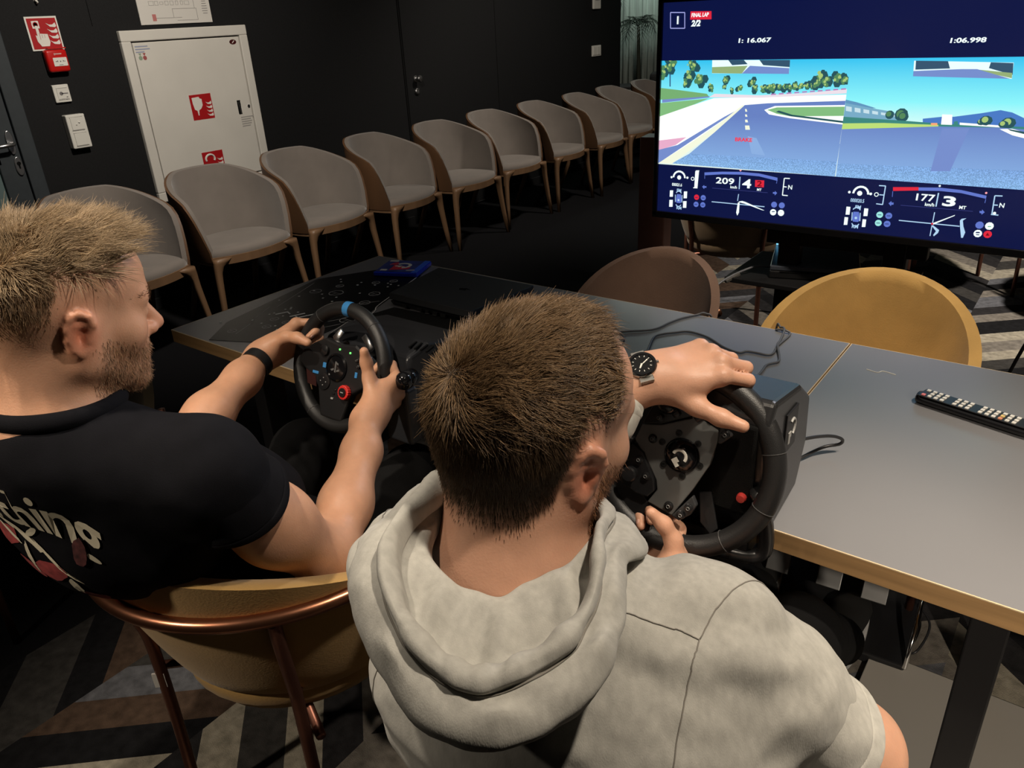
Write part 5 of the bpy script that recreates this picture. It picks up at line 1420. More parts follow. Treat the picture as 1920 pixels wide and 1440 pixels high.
def nail_part(nails, parent):
    m = mat('fingernail', (0.62, 0.36, 0.29), 0.28)
    for (p, d, up, r) in nails:
        if up is None: continue
        T = frame(Vector(p), Vector(d), Vector(up))
        mb = MB(T); mb.sphere((0, 0, 0), (r * 0.85, r * 0.62, r * 0.22), 10, 6)
        mb.build('fingernail', m, parent, smooth=True)


def eyes(C, R, parent):
    me_w = mat('eye_white', (0.72, 0.70, 0.68), 0.15); me_i = mat('iris', (0.10, 0.16, 0.22), 0.1)
    for s in (-1, 1):
        c = C + R @ v3((s * 0.032, 0.0795, 0.000))
        mb = MB(); mb.sphere(tuple(c), 0.0115, 16, 12); e = mb.build('eye', me_w, parent, smooth=True)
        f = R @ v3((0, 1, -0.05))
        mb = MB(frame(Vector(c), Vector(R @ v3((1, 0, 0))), Vector(f))); mb.lathe([(0.0055, 0.0100), (0.004, 0.0112), (0.0005, 0.0118)], 14); mb.build('iris', me_i, e, smooth=True)


# =================================================================== fair-haired man
H1 = v3((-1.057, 0.406, 1.175)); R1 = rot3(-5.5, -10, 2)
p1 = empty('person', (-1.105, 0.62, 0), 0, 'fair-haired bearded man in a black printed t-shirt, both hands on the left steering wheel', 'person')
S = Sdf()
add_head(S, H1, R1)
hl = lambda p: H1 + R1 @ v3(p)
NB1 = v3((-1.060, 0.345, 1.020))           # base of the neck
RS1 = v3((-0.890, 0.450, 0.955)); LS1 = v3((-1.235, 0.290, 0.960))
S.cone(hl((0, -0.020, -0.030)), NB1, 0.056, 0.064, 0.03)
S.cone(hl((0, -0.045, -0.03)), NB1 + v3((0, -0.012, 0)), 0.045, 0.055, 0.03)
S.cone(NB1 + v3((0, -0.005, -0.010)), RS1 + v3((-0.03, -0.01, 0.018)), 0.056, 0.048, 0.05)
S.cone(NB1 + v3((0, -0.005, -0.010)), LS1 + v3((0.03, 0, 0.018)), 0.056, 0.048, 0.05)
HIP1 = v3((-1.115, 0.655, 0.52))
S.cone(NB1 + v3((-0.02, 0.075, -0.16)), HIP1 + v3((0, 0.02, 0.06)), 0.100, 0.105, 0.05)
# right arm
G, T = rim(W1C, W1A, W1U, W1R, -6)
fl = [(48, 78, 50), (52, 78, 48), (56, 76, 48), (60, 74, 46)]
th = [(0.020, 0.024, -0.012), (0.046, 0.046, -0.034), (0.058, 0.074, -0.045), (0.060, 0.100, -0.047)]
Wr, wr1R, hx, hy, hz, n1 = add_hand(S, G, T, (-0.10, 0.93, 0.22), 1, fl, th)
EL1 = v3((-0.886, 0.614, 0.700))
S.chain([wr1R + hx * 0.012, wr1R - hx * 0.02, wr1R * 0.72 + EL1 * 0.28, wr1R * 0.35 + EL1 * 0.65, EL1 + v3((0, 0.005, 0.01))], [0.0235, 0.0255, 0.0335, 0.043, 0.041], 0.03)
S.cone(EL1, EL1 + v3((0.012, -0.008, -0.012)), 0.034, 0.026, 0.02)
S.chain([EL1, EL1 * 0.5 + RS1 * 0.5 + v3((0.0, 0.0, -0.006)), RS1], [0.044, 0.055, 0.060], 0.04)
# left arm
G, T = rim(W1C, W1A, W1U, W1R, 163)
fl = [(50, 78, 50), (52, 78, 48), (56, 76, 48), (60, 74, 46)]
th = [(0.020, 0.024, -0.012), (0.040, 0.042, -0.034), (0.049, 0.050, -0.062), (0.054, 0.050, -0.090)]
Wl, wr1L, lx, ly, lz, n2 = add_hand(S, G, -T, (0.12, 0.92, 0.25), -1, fl, th)
EL1L = v3((-1.262, 0.585, 0.800))
S.chain([wr1L + lx * 0.012, wr1L - lx * 0.02, wr1L * 0.72 + EL1L * 0.28, wr1L * 0.35 + EL1L * 0.65, EL1L], [0.0235, 0.0255, 0.0335, 0.042, 0.040], 0.03)
S.chain([EL1L, EL1L * 0.5 + LS1 * 0.5, LS1], [0.041, 0.050, 0.058], 0.04)
V, F = S.mesh(0.0032, (-1.56, 0.18, 0.42), (-0.76, 1.08, 1.33))
V = smooth_verts(V, F, 1, 0.4)
N = vnormals(V, F)
col = np.tile(SKIN1, (len(V), 1))
col *= (1 + 0.06 * vnoise(V, 40, 3))[:, None]
q1 = (V - H1) @ R1
col = tint_head(V, N, col, H1, R1, v3((0.27, 0.165, 0.088)), v3((0.22, 0.125, 0.07)), 0.10, 0.022, 0.030)
body1 = np_mesh('body', V, F, M_skin, p1, col)
nail_part(n1 + n2, body1)
eyes(H1, R1, body1)
B1 = (V, F, N)
# hair: longer swept top, cropped sides
q = q1
near = (np.linalg.norm(q, axis=1) < 0.16)
top = near * scalp_mask(q, 0.012, 0.022, 0.03) * sstep(0.055, 0.080, q[:, 2] + 0.25 * np.maximum(0, -q[:, 1] - 0.04)) * (np.abs(q[:, 0]) < 0.085)
sides = near * scalp_mask(q, 0.10, 0.022, 0.03) ** 1.6 * (1 - 0.7 * top) * ~((np.abs(q[:, 0]) > 0.0765) & (q[:, 1] > -0.045) & (q[:, 1] < 0.02) & (q[:, 2] < 0.03))


def hair_field(P, Nn, C, R, whorl, sweep, lift, L, jit, seg=4, droop=0.0, clump=0.25, csc=70):
    lq = (P - C) @ R
    fl = lq - v3(whorl); fl = fl / np.maximum(np.linalg.norm(fl, axis=1), 1e-6)[:, None]
    sw = v3(sweep); fl = fl * 0.55 + sw
    fl = fl + clump * np.stack([vnoise(P, csc, 21), vnoise(P, csc, 22), vnoise(P, csc, 23)], 1)
    fl = fl @ R.T
    fl = fl - Nn * (fl * Nn).sum(1)[:, None]
    fl /= np.maximum(np.linalg.norm(fl, axis=1), 1e-6)[:, None]
    D = []
    J = rng.normal(size=P.shape) * jit
    for s in range(seg):
        u = s / (seg - 1)
        d = fl + Nn * (lift[0] * (1 - u) + lift[1] * u) + J * (0.5 + u) + v3((0, 0, -droop)) * u
        D.append(d / np.linalg.norm(d, axis=1)[:, None])
    return np.stack(D, 1)


P, Nn = scatter(V, F, N, top, 9000)
lq = (P - H1) @ R1
Ls = 0.026 + 0.020 * sstep(-0.02, 0.07, lq[:, 1]) + rng.normal(size=len(P)) * 0.006 + 0.010 * vnoise(P, 60, 77)
Dd = hair_field(P, Nn, H1, R1, (0, -0.085, 0.085), (0.10, 0.35, 0.10), (1.05, 0.60), Ls, 0.17, clump=1.15, csc=48)
tone = 0.75 + 0.5 * (0.5 + 0.5 * vnoise(P, 90, 5)) + rng.normal(size=len(P)) * 0.12
hc = v3((0.335, 0.240, 0.140)) * np.clip(tone, 0.35, 1.6)[:, None]
strands('hair', P, Dd, Ls, hc, p1, 0.00055)
P, Nn = scatter(V, F, N, sides, 8000)
lq = (P - H1) @ R1
hgt = np.clip((lq[:, 2] - hairline(lq[:, 1], 0.022, 0.03)) / 0.08, 0, 1)
Ls = 0.0015 + 0.012 * hgt ** 2
Dd = hair_field(P, Nn, H1, R1, (0, -0.085, 0.085), (0, 0.1, -0.7), (0.5, 0.4), Ls, 0.15, seg=2)
strands('cropped_hair', P, Dd, Ls, v3((0.24, 0.145, 0.07)) * np.clip(1 + rng.normal(size=(len(P), 1)) * 0.2, 0.4, 1.6), p1, 0.00035, 2)
bw = beard_mask(q1) * near
P, Nn = scatter(V, F, N, bw ** 1.5, 3600)
Ls = 0.004 + rng.random(len(P)) * 0.004
Dd = hair_field(P, Nn, H1, R1, (0, 0.0, 0.02), (0, 0.1, -0.8), (0.6, 0.5), Ls, 0.35, seg=2)
strands('beard', P, Dd, Ls, v3((0.34, 0.20, 0.11)) * np.clip(1 + rng.normal(size=(len(P), 1)) * 0.45, 0.3, 2.0), p1, 0.00032, 2)
# eyebrows
br = near * (q1[:, 1] > 0.06) * np.exp(-(((np.abs(q1[:, 0]) - 0.032) / 0.016) ** 2 + ((q1[:, 2] - 0.026) / 0.0045) ** 2))
P, Nn = scatter(V, F, N, br, 500)
Ls = np.full(len(P), 0.007)
lq = (P - H1) @ R1
Dd = hair_field(P, Nn, H1, R1, (0, 0.09, 0.02), (0, 0, 0.1), (0.25, 0.1), Ls, 0.15, seg=2, clump=0)
strands('eyebrow', P, Dd, Ls, np.tile(v3((0.22, 0.13, 0.07)), (len(P), 1)), p1, 0.0003, 2)

# t-shirt
M_tee = mat('black_cotton', (0.0055, 0.0055, 0.0072), 0.92, var=0.15, vscale=30, bump=0.2, bscale=900, spec=0.10)
M_pants = mat('black_trouser_cloth', (0.008, 0.008, 0.0085), 0.92, var=0.2, vscale=20, bump=0.3, bscale=500, spec=0.12)
S = Sdf()
BY1 = rot3(24, 0, 0)
S.ell(NB1 + v3((-0.005, 0.055, -0.150)), (0.178, 0.122, 0.145), BY1, 0.05)
S.ell(NB1 * 0.42 + HIP1 * 0.58 + v3((0.01, 0.035, -0.02)), (0.155, 0.118, 0.20), BY1, 0.06)
S.ell(HIP1 + v3((0.0, -0.0, 0.05)), (0.175, 0.145, 0.13), BY1, 0.05)
S.cone(NB1 + v3((0, -0.005, -0.024)), RS1 + v3((-0.01, -0.005, 0.006)), 0.078, 0.068, 0.05)
S.cone(NB1 + v3((0, -0.005, -0.024)), LS1 + v3((0.01, 0, 0.006)), 0.078, 0.068, 0.05)
ua = EL1 - RS1; ua /= np.linalg.norm(ua)
S.cone(RS1, RS1 + ua * 0.05, 0.068, 0.066, 0.05)
S.plane(RS1 + ua * 0.185, ua, 0.004) if False else None
ub = EL1L - LS1; ub /= np.linalg.norm(ub)
S.cone(LS1, LS1 + ub * 0.05, 0.068, 0.066, 0.05)
nk = hl((0, -0.02, -0.03)) - NB1; nk /= np.linalg.norm(nk)
S.cone(NB1 + nk * 0.03 + v3((0, 0.006, 0)), NB1 + nk * 0.16, 0.066, 0.085, 0.008, True)
V, F = S.mesh(0.0045, (-1.42, 0.14, 0.38), (-0.70, 0.86, 1.16))
V = smooth_verts(V, F, 2, 0.5); N = vnormals(V, F)
d0 = 0.0035 * vnoise(V, 14, 1) + 0.0022 * np.sin((V @ v3((18, 34, 60))) + 3 * vnoise(V, 7, 4)) * sstep(0.96, 0.8, V[:, 2]) + 0.0018 * vnoise(V, 30, 2)
V = V + N * d0[:, None]
tee = np_mesh('t_shirt', V, F, M_tee, p1)
TEE = (V, F, vnormals(V, F))


def sleeve(S0, u, L, parent, m, r0=0.071, r1=0.079, seed=1):
    a = np.cross(u, v3((0, 0, 1))); a /= np.linalg.norm(a); b = np.cross(a, u)
    prof = [(-0.030, r0 * 0.90), (0.0, r0), (0.3 * L, r0 + 0.35 * (r1 - r0)), (0.6 * L, r0 + 0.75 * (r1 - r0)), (0.80 * L, r1), (0.815 * L, r1 - 0.0022), (0.83 * L, r1 + 0.0006), (L - 0.003, r1 + 0.001), (L, r1 - 0.002), (L - 0.002, r1 - 0.006), (0.6 * L, r1 - 0.010)]
    n = 56; rg = []
    for (s, r) in prof:
        rg.append([S0 + u * (s + 0.006 * math.sin(2 * t + 1)) + (a * math.cos(t) * 1.0 + b * math.sin(t) * 0.93) * r for t in np.linspace(0, 2 * math.pi, n + 1)[:-1]])
    rg = [[q for q in r] for r in rg]
    V_ = np.array([spline([rg[k][i] for k in range(len(rg))], 40) for i in range(n)]).reshape(-1, 3)
    F_ = np.array([(i * 40 + j, i * 40 + j + 1, ((i + 1) % n) * 40 + j + 1, ((i + 1) % n) * 40 + j) for i in range(n) for j in range(39)])
    N_ = vnormals(V_, F_); N_ *= np.sign(((V_ - S0 - ((V_ - S0) @ u)[:, None] * u) * N_).sum(1))[:, None]
    sl = (V_ - S0) @ u
    V_ = V_ + N_ * ((0.0035 * vnoise(V_, 22, seed) + 0.002 * vnoise(V_, 48, seed + 5)) * sstep(L, L * 0.75, sl))[:, None]
    o = np_mesh('sleeve', V_, F_, m, parent)
    return recalc(o)


sleeve(RS1 + v3((0, 0, -0.004)), ua, 0.078, tee, M_tee, seed=61)
sleeve(LS1 + v3((0, 0, -0.004)), ub, 0.150, tee, M_tee, seed=71)
mb = MB()
cr = []
side = np.cross(nk, v3((0, 1, 0))); side /= np.linalg.norm(side); fwd = np.cross(side, nk) * -1
for a in np.linspace(0, 2 * math.pi, 40)[:-1]:
    cr.append(tuple(NB1 + nk * (0.040 - 0.012 * math.sin(a)) + v3((0, 0.004, 0)) + side * 0.074 * math.cos(a) + fwd * 0.077 * math.sin(a)))
mb.tube(cr, 0.0105, 10, closed=True, flat=1.3); mb.build('collar', M_tee, tee, smooth=True)
# trousers
S = Sdf()
fwd1 = v3((-0.35, 0.94, 0))
KR = v3((-1.12, 1.04, 0.56)); KL = v3((-1.44, 0.98, 0.56)); AR = v3((-1.14, 1.24, 0.13)); AL = v3((-1.47, 1.20, 0.13))
S.ell(HIP1 + v3((0, 0.0, 0.03)), (0.178, 0.155, 0.125), BY1, 0.05)
for K_, A_, s in ((KR, AR, 1), (KL, AL, -1)):
    h = HIP1 + BY1 @ v3((s * 0.09, 0.03, 0.0))
    S.chain([h, K_], [0.095, 0.068], 0.04); S.chain([K_, A_], [0.066, 0.052], 0.03)
V, F = S.mesh(0.007, (-1.60, 0.36, 0.05), (-0.85, 1.36, 0.72))
V = smooth_verts(V, F, 2); N = vnormals(V, F)
V = V + N * (0.005 * vnoise(V, 16, 9) + 0.003 * vnoise(V, 34, 8))[:, None]
np_mesh('trousers', V, F, M_pants, p1)


def shoe(name, heel, deg, parent, L=0.285):
    t = MB(Matrix.Translation(Vector(heel)) @ Matrix.Rotation(math.radians(deg), 4, 'Z'))
    def ring(y, hw, z0, z1, n=14):
        return [(hw * math.cos(a) * (1 if math.sin(a) > 0 else 1), y, z0 + (z1 - z0) * (0.5 + 0.5 * math.sin(a))) for a in np.linspace(0, 2 * math.pi, n + 1)[:-1]]
    t.loft([ring(y * L, hw, 0.018, z1) for y, hw, z1 in ((0.0, 0.018, 0.07), (0.03, 0.032, 0.10), (0.15, 0.038, 0.115), (0.32, 0.039, 0.105), (0.45, 0.042, 0.085), (0.62, 0.047, 0.070), (0.80, 0.048, 0.058), (0.93, 0.038, 0.045), (1.0, 0.014, 0.034))])
    up = t.build('shoe', mat('black_shoe', (0.009, 0.009, 0.009), 0.7, bump=0.2, bscale=600), parent, smooth=True)
    t2 = MB(t.T)
    out = []
    for a in np.linspace(0, 2 * math.pi, 36)[:-1]:
        y = 0.5 - 0.52 * math.cos(a); hw = 0.050 * (1 - 0.22 * (1 if y < 0.35 else 0) * (1 - y / 0.35)) * math.sin(a)
        out.append((hw * abs(math.sin(a)) ** -0.35 if abs(math.sin(a)) > 1e-3 else 0, y * L))
    t2.prism(out, 0.004, 0.026)
    t2.build('sole', mat('white_sole', (0.42, 0.42, 0.42), 0.6), up, bevel=0.004)
    return up


shoe('shoe', AR + v3((0.0, -0.05, -0.126)), 8, p1); shoe('shoe', AL + v3((0, -0.05, -0.126)), 14, p1)

# =================================================================== man in the grey hoodie
H2 = v3((-0.386, 0.526, 1.140)); R2 = rot3(-9, -6, 6)
p2 = empty('person', (-0.36, 0.6, 0), 0, 'man in a light grey hoodie seen from behind, steering the right wheel', 'person')
S = Sdf()
add_head(S, H2, R2, 0.98, 30)
hl2 = lambda p: H2 + R2 @ v3(p)
NB2 = v3((-0.378, 0.466, 0.996)); RS2 = v3((-0.205, 0.548, 0.940)); LS2 = v3((-0.512, 0.458, 0.960))
HIP2 = v3((-0.285, 0.60, 0.52))
S.cone(hl2((0, -0.020, -0.030)), NB2, 0.058, 0.066, 0.03)
S.cone(hl2((0, -0.045, -0.03)), NB2 + v3((0, -0.01, 0)), 0.046, 0.056, 0.03)
S.cone(NB2 + v3((0, 0, -0.012)), RS2 + v3((-0.03, 0, 0.015)), 0.058, 0.048, 0.05)
S.cone(NB2 + v3((0, 0, -0.012)), LS2 + v3((0.03, 0, 0.015)), 0.058, 0.048, 0.05)
S.cone(NB2 + v3((0.01, 0.03, -0.15)), HIP2 + v3((0, 0.01, 0.06)), 0.09, 0.095, 0.05)
# left hand over the top of the rim
G, T = rim(W2C, W2A, W2U, W2R, 80)
fl = [(34, 62, 40), (40, 66, 42), (46, 66, 42), (52, 66, 40)]
th = [(0.018, 0.024, -0.012), (0.046, 0.048, -0.026), (0.072, 0.070, -0.034), (0.096, 0.088, -0.040)]
Wl2, wr2L, lx2, ly2, lz2, m1 = add_hand(S, G + v3((0.0, 0.0, 0.004)), (0.62, -0.62, -0.45), (0.72, 0.62, 0.20), -1, fl, th, gx=0.082, gz=-0.030, scale=1.04)
EL2L = v3((-0.625, 0.665, 0.850))
S.chain([wr2L + lx2 * 0.012, wr2L - lx2 * 0.02, wr2L * 0.7 + EL2L * 0.3, wr2L * 0.35 + EL2L * 0.65, EL2L], [0.0255, 0.027, 0.035, 0.041, 0.04], 0.03)
S.chain([EL2L, EL2L * 0.5 + LS2 * 0.5, LS2], [0.041, 0.048, 0.056], 0.04)
# right hand below the rim
G, T = rim(W2C, W2A, W2U, W2R, 256)
fl = [(52, 78, 48), (54, 78, 48), (58, 76, 46), (60, 74, 44)]
th = [(0.020, 0.024, -0.012), (0.040, 0.044, -0.030), (0.050, 0.054, -0.056), (0.056, 0.058, -0.082)]
Wr2, wr2R, rx2, ry2, rz2, m2 = add_hand(S, G, (0.75, -0.25, 0.55), (-0.50, 0.80, 0.22), 1, fl, th, gx=0.078, gz=-0.033)
EL2 = v3((-0.078, 0.652, 0.782))
S.chain([wr2R + rx2 * 0.012, wr2R - rx2 * 0.02, wr2R * 0.7 + EL2 * 0.3, wr2R * 0.35 + EL2 * 0.65, EL2], [0.0245, 0.0265, 0.034, 0.042, 0.040], 0.03)
S.cone(EL2, EL2 + v3((0.016, -0.004, -0.008)), 0.034, 0.027, 0.02)
S.chain([EL2, EL2 * 0.5 + RS2 * 0.5, RS2], [0.040, 0.048, 0.056], 0.04)
V, F = S.mesh(0.0032, (-0.76, 0.28, 0.44), (0.02, 1.10, 1.32))
V = smooth_verts(V, F, 1, 0.4)
N = vnormals(V, F)
col = np.tile(SKIN2, (len(V), 1)) * (1 + 0.06 * vnoise(V, 40, 13))[:, None]
q2 = (V - H2) @ R2
col = tint_head(V, N, col, H2, R2, v3((0.070, 0.043, 0.026)), v3((0.20, 0.10, 0.05)), 0.055, 0.028, 0.004)
body2 = np_mesh('body', V, F, M_skin, p2, col)
nail_part(m1 + m2, body2)
eyes(H2, R2, body2)
near = (np.linalg.norm(q2, axis=1) < 0.16)
notear = ~((np.abs(q2[:, 0]) > 0.0765) & (q2[:, 1] > -0.05) & (q2[:, 1] < 0.02) & (q2[:, 2] < 0.034))
sc = near * scalp_mask(q2, 0.055, 0.028, 0.004) * notear
top = sc * sstep(0.030, 0.065, q2[:, 2])
WH2 = (-0.018, -0.088, 0.070)
P, Nn = scatter(V, F, N, top, 15000)
lq = (P - H2) @ R2
Ls = (0.022 + 0.012 * sstep(0.0, 0.07, lq[:, 1])) * (1 - 0.45 * sstep(0.03, 0.06, np.abs(lq[:, 0]))) * (1 - 0.6 * sstep(0.005, 0.035, lq[:, 0]) * sstep(0.0, 0.05, lq[:, 1])) + rng.normal(size=len(P)) * 0.004
Dd = hair_field(P, Nn, H2, R2, WH2, (0.05, 0.35, 0.0), (0.62, 0.16), Ls, 0.14, clump=0.62, csc=55)
tone = 0.7 + 0.6 * (0.5 + 0.5 * vnoise(P, 80, 6)) + rng.normal(size=len(P)) * 0.15
strands('hair', P, Dd, Ls, v3((0.195, 0.122, 0.062)) * np.clip(tone, 0.3, 1.7)[:, None], p2, 0.0005)
P, Nn = scatter(V, F, N, sc * (1 - 0.6 * top), 15000)
lq = (P - H2) @ R2
hgt = np.clip((lq[:, 2] - hairline(lq[:, 1])) / 0.09, 0, 1)
Ls = (0.0018 + 0.015 * hgt) * (1 - 0.65 * sstep(-0.02, 0.03, lq[:, 1]))
Dd = hair_field(P, Nn, H2, R2, WH2, (0, 0.0, -0.7), (0.40, 0.25), Ls, 0.13, seg=2)
strands('cropped_hair', P, Dd, Ls, v3((0.085, 0.052, 0.028)) * np.clip(1 + rng.normal(size=(len(P), 1)) * 0.25, 0.3, 1.8), p2, 0.00033, 2)
P, Nn = scatter(V, F, N, beard_mask(q2) * near, 5000)
Ls = 0.006 + rng.random(len(P)) * 0.004
Dd = hair_field(P, Nn, H2, R2, (0, 0.0, 0.02), (0, 0.1, -0.8), (0.6, 0.5), Ls, 0.35, seg=2)
strands('beard', P, Dd, Ls, v3((0.25, 0.12, 0.06)) * np.clip(1 + rng.normal(size=(len(P), 1)) * 0.3, 0.3, 2.0), p2, 0.00033, 2)

# hoodie
M_hood = mat('grey_marl_fleece', (0.42, 0.41, 0.375), 0.92, var=0.13, vscale=130, bump=0.12, bscale=900, sheen=0.12, spec=0.12, aniso=(1.0, 1.0, 0.30), detail=8)
M_seam = mat('hoodie_seam', (0.22, 0.205, 0.18), 0.9)
S = Sdf()
BY2 = rot3(15, 0, 0)
S.ell(NB2 + v3((0.01, 0.005, -0.135)), (0.178, 0.128, 0.150), BY2, 0.05)
S.ell(NB2 * 0.45 + HIP2 * 0.55 + v3((0, -0.005, -0.02)), (0.150, 0.128, 0.20), BY2, 0.06)
S.ell(HIP2 + v3((0, -0.0, 0.04)), (0.165, 0.150, 0.12), BY2, 0.05)
S.ell(v3((-0.235, 0.500, 0.800)), (0.125, 0.120, 0.170), BY2, 0.06)
S.cone(NB2 + v3((0, -0.01, -0.030)), RS2 + v3((-0.01, 0, 0.004)), 0.074, 0.066, 0.05)
S.cone(NB2 + v3((0, -0.01, -0.030)), LS2 + v3((0.01, 0, 0.004)), 0.074, 0.058, 0.05)
ua2 = EL2 - RS2; lua = np.linalg.norm(ua2); ua2 /= lua
S.chain([RS2, RS2 + ua2 * lua * 0.35, RS2 + ua2 * lua * 0.60], [0.067, 0.063, 0.056], 0.04)
S.chain([LS2, EL2L], [0.058, 0.058], 0.04)
cu2 = wr2L - EL2L; lcu = np.linalg.norm(cu2); cu2 /= lcu
S.chain([EL2L, EL2L + cu2 * lcu * 0.55, EL2L + cu2 * lcu * 0.80], [0.062, 0.052, 0.043], 0.03)
nk2 = hl2((0, -0.02, -0.03)) - NB2; nk2 /= np.linalg.norm(nk2)
S.cone(NB2 + nk2 * 0.03, NB2 + nk2 * 0.16, 0.068, 0.085, 0.01, True)
V, F = S.mesh(0.0048, (-0.80, 0.20, 0.36), (0.06, 0.92, 1.12))
V = smooth_verts(V, F, 2, 0.5); N = vnormals(V, F)
ea = (V - RS2) @ ua2
ring = np.sin(ea * 150 + 5 * vnoise(V, 11, 3)) * sstep(0.12, 0.22, ea) * sstep(0.12, 0.08, np.linalg.norm(V - RS2 - ea[:, None] * ua2, axis=1))
V = V + N * (0.0045 * vnoise(V, 12, 31) + 0.0028 * vnoise(V, 27, 32) + 0.0012 * vnoise(V, 60, 33) + 0.0030 * np.sin(V @ v3((22, 60, 50)) + 5 * vnoise(V, 9, 35)) * sstep(0.2, 0.6, vnoise(V, 6, 36)) + 0.0035 * ring)[:, None]
hoodie = np_mesh('hoodie', V, F, M_hood, p2)
HD = (V, F, vnormals(V, F))
sleeve(RS2 + ua2 * lua * 0.34, ua2, lua * 0.50, hoodie, M_hood, r0=0.0625, r1=0.0625, seed=91)
BVH2 = BVHTree.FromPolygons([tuple(v) for v in V], [tuple(int(i) for i in f) for f in F])


def on_surface(bvh, p, off=0.001):
    co, n, i, d = bvh.find_nearest(Vector(p))
    return co + n * off


def seam(bvh, pts, parent, m, r=0.0007, n=40, name='seam'):
    P = [on_surface(bvh, p, 0.0004) for p in spline(pts, n)]
    mb = MB(); mb.tube(P, r, 6); return mb.build(name, m, parent, smooth=True)


# hood lying open behind the neck: three loops (neck seam, rolled edge, outer foot) joined by a rolled profile
SEAM_L = [(-.344, .404, 1.044), (-.330, .423, 1.050), (-.312, .445, 1.059), (-.303, .470, 1.064), (-.306, .496, 1.066), (-.325, .532, 1.045), (-.385, .548, 1.020), (-.437, .512, 1.045), (-.441, .458, 1.062), (-.430, .420, 1.063), (-.413, .396, 1.060), (-.383, .386, 1.056), (-.362, .393, 1.050)]
RIM_L = [(-.300, .322, 1.043), (-.272, .354, 1.050), (-.258, .392, 1.059), (-.264, .434, 1.073), (-.288, .480, 1.081), (-.318, .538, 1.068), (-.385, .568, 1.030), (-.446, .528, 1.070), (-.448, .465, 1.094), (-.442, .402, 1.096), (-.424, .356, 1.088), (-.384, .324, 1.071), (-.340, .313, 1.052)]
OUT_L = [(-.284, .304, 0.996), (-.243, .347, 1.008), (-.228, .395, 1.028), (-.240, .448, 1.046), (-.268, .495, 1.052), (-.285, .550, 1.020), (-.385, .606, 0.985), (-.492, .538, 1.020), (-.496, .478, 1.046), (-.492, .392, 1.050), (-.458, .338, 1.040), (-.398, .304, 1.018), (-.338, .289, 1.004)]


def loop(L, n):
    L = [np.array(q) for q in L]
    m = len(L); out = []
    for i in range(n):
        u = i / n * m; k = int(u); t = u - k
        a, b, c, d = L[(k - 1) % m], L[k % m], L[(k + 1) % m], L[(k + 2) % m]
        out.append(0.5 * ((2 * b) + (-a + c) * t + (2 * a - 5 * b + 4 * c - d) * t * t + (-a + 3 * b - 3 * c + d) * t ** 3))
    return out


NA, NP = 104, 54
rings = []
zv = v3((0, 0, 1))
for i, (se, ri, ou) in enumerate(zip(loop(SEAM_L, NA), loop(RIM_L, NA), loop(OUT_L, NA))):
    th = 2 * math.pi * i / NA
    d = ri - se; o_ = v3((d[0], d[1], 0)); sz = np.linalg.norm(o_); o_ = o_ / max(sz, 1e-6)
    g = min(1.0, sz / 0.08)
    fold = 0.0045 * math.sin(7 * th + 0.6) * g + 0.003 * math.sin(13 * th)
    e = ou - ri
    cp = [se - zv * 0.006, se + 0.12 * d + zv * 0.002, se + 0.40 * d - zv * (0.010 * g) + zv * fold, se + 0.74 * d - zv * (0.026 * g + 0.002) + zv * fold * 0.7, ri - o_ * 0.012 - zv * 0.016, ri - o_ * 0.010 - zv * 0.002,
          ri - o_ * 0.002 + zv * 0.006, ri + o_ * 0.008 + zv * 0.005, ri + o_ * 0.013 - zv * 0.004, ri + o_ * 0.0095 - zv * 0.011, ri + o_ * 0.014 - zv * 0.014, ri + 0.45 * e + o_ * 0.014 + zv * fold, ri + 0.85 * e + o_ * 0.010, ou + o_ * 0.002 - zv * 0.004, ou - o_ * 0.010 - zv * 0.012, ou - o_ * 0.040 - zv * 0.018]
    rings.append(spline(cp, NP))
Vh = np.array(rings).reshape(-1, 3)
Fh = np.array([(i * NP + j, i * NP + j + 1, ((i + 1) % NA) * NP + j + 1, ((i + 1) % NA) * NP + j) for i in range(NA) for j in range(NP - 1)])
Nh = vnormals(Vh, Fh)
jj = np.tile(np.arange(NP) / (NP - 1.0), NA)
wr = 0.0040 * vnoise(Vh, 24, 41) + 0.0022 * vnoise(Vh, 55, 42) + 0.0022 * np.sin(Vh @ v3((150, 70, 40)) + 4 * vnoise(Vh, 15, 43)) * np.exp(-((jj - 0.42) / 0.12) ** 2)
Vh = Vh + Nh * (wr * (1 - np.exp(-(jj / 0.03) ** 2)))[:, None]
hood = np_mesh('hood', Vh, Fh, M_hood, hoodie)
recalc(hood)
# hem stitch under the hood's rolled edge
mb = MB(); mb.tube([tuple(Vh[i * NP + 33] + Nh[i * NP + 33] * 0.0003) for i in range(NA)], 0.0011, 5, closed=True); mb.build('hem_stitch', M_seam, hood, smooth=True)
seam(BVH2, [(-0.250, 0.452, 1.06), (-0.215, 0.475, 1.03), (-0.190, 0.490, 1.01)], hoodie, M_seam)
seam(BVH2, [(-0.190, 0.490, 1.01), (-0.184, 0.455, 0.97), (-0.186, 0.43, 0.90), (-0.19, 0.44, 0.80)], hoodie, M_seam)
seam(BVH2, [(-0.190, 0.490, 1.01), (-0.185, 0.55, 1.02), (-0.175, 0.61, 0.97), (-0.18, 0.63, 0.90)], hoodie, M_seam)
seam(BVH2, [(-0.50, 0.36, 1.02), (-0.525, 0.40, 1.04), (-0.545, 0.45, 1.04), (-0.565, 0.51, 0.99)], hoodie, M_seam)
seam(BVH2, [(-0.50, 0.36, 1.02), (-0.495, 0.34, 0.95), (-0.485, 0.36, 0.85)], hoodie, M_seam)
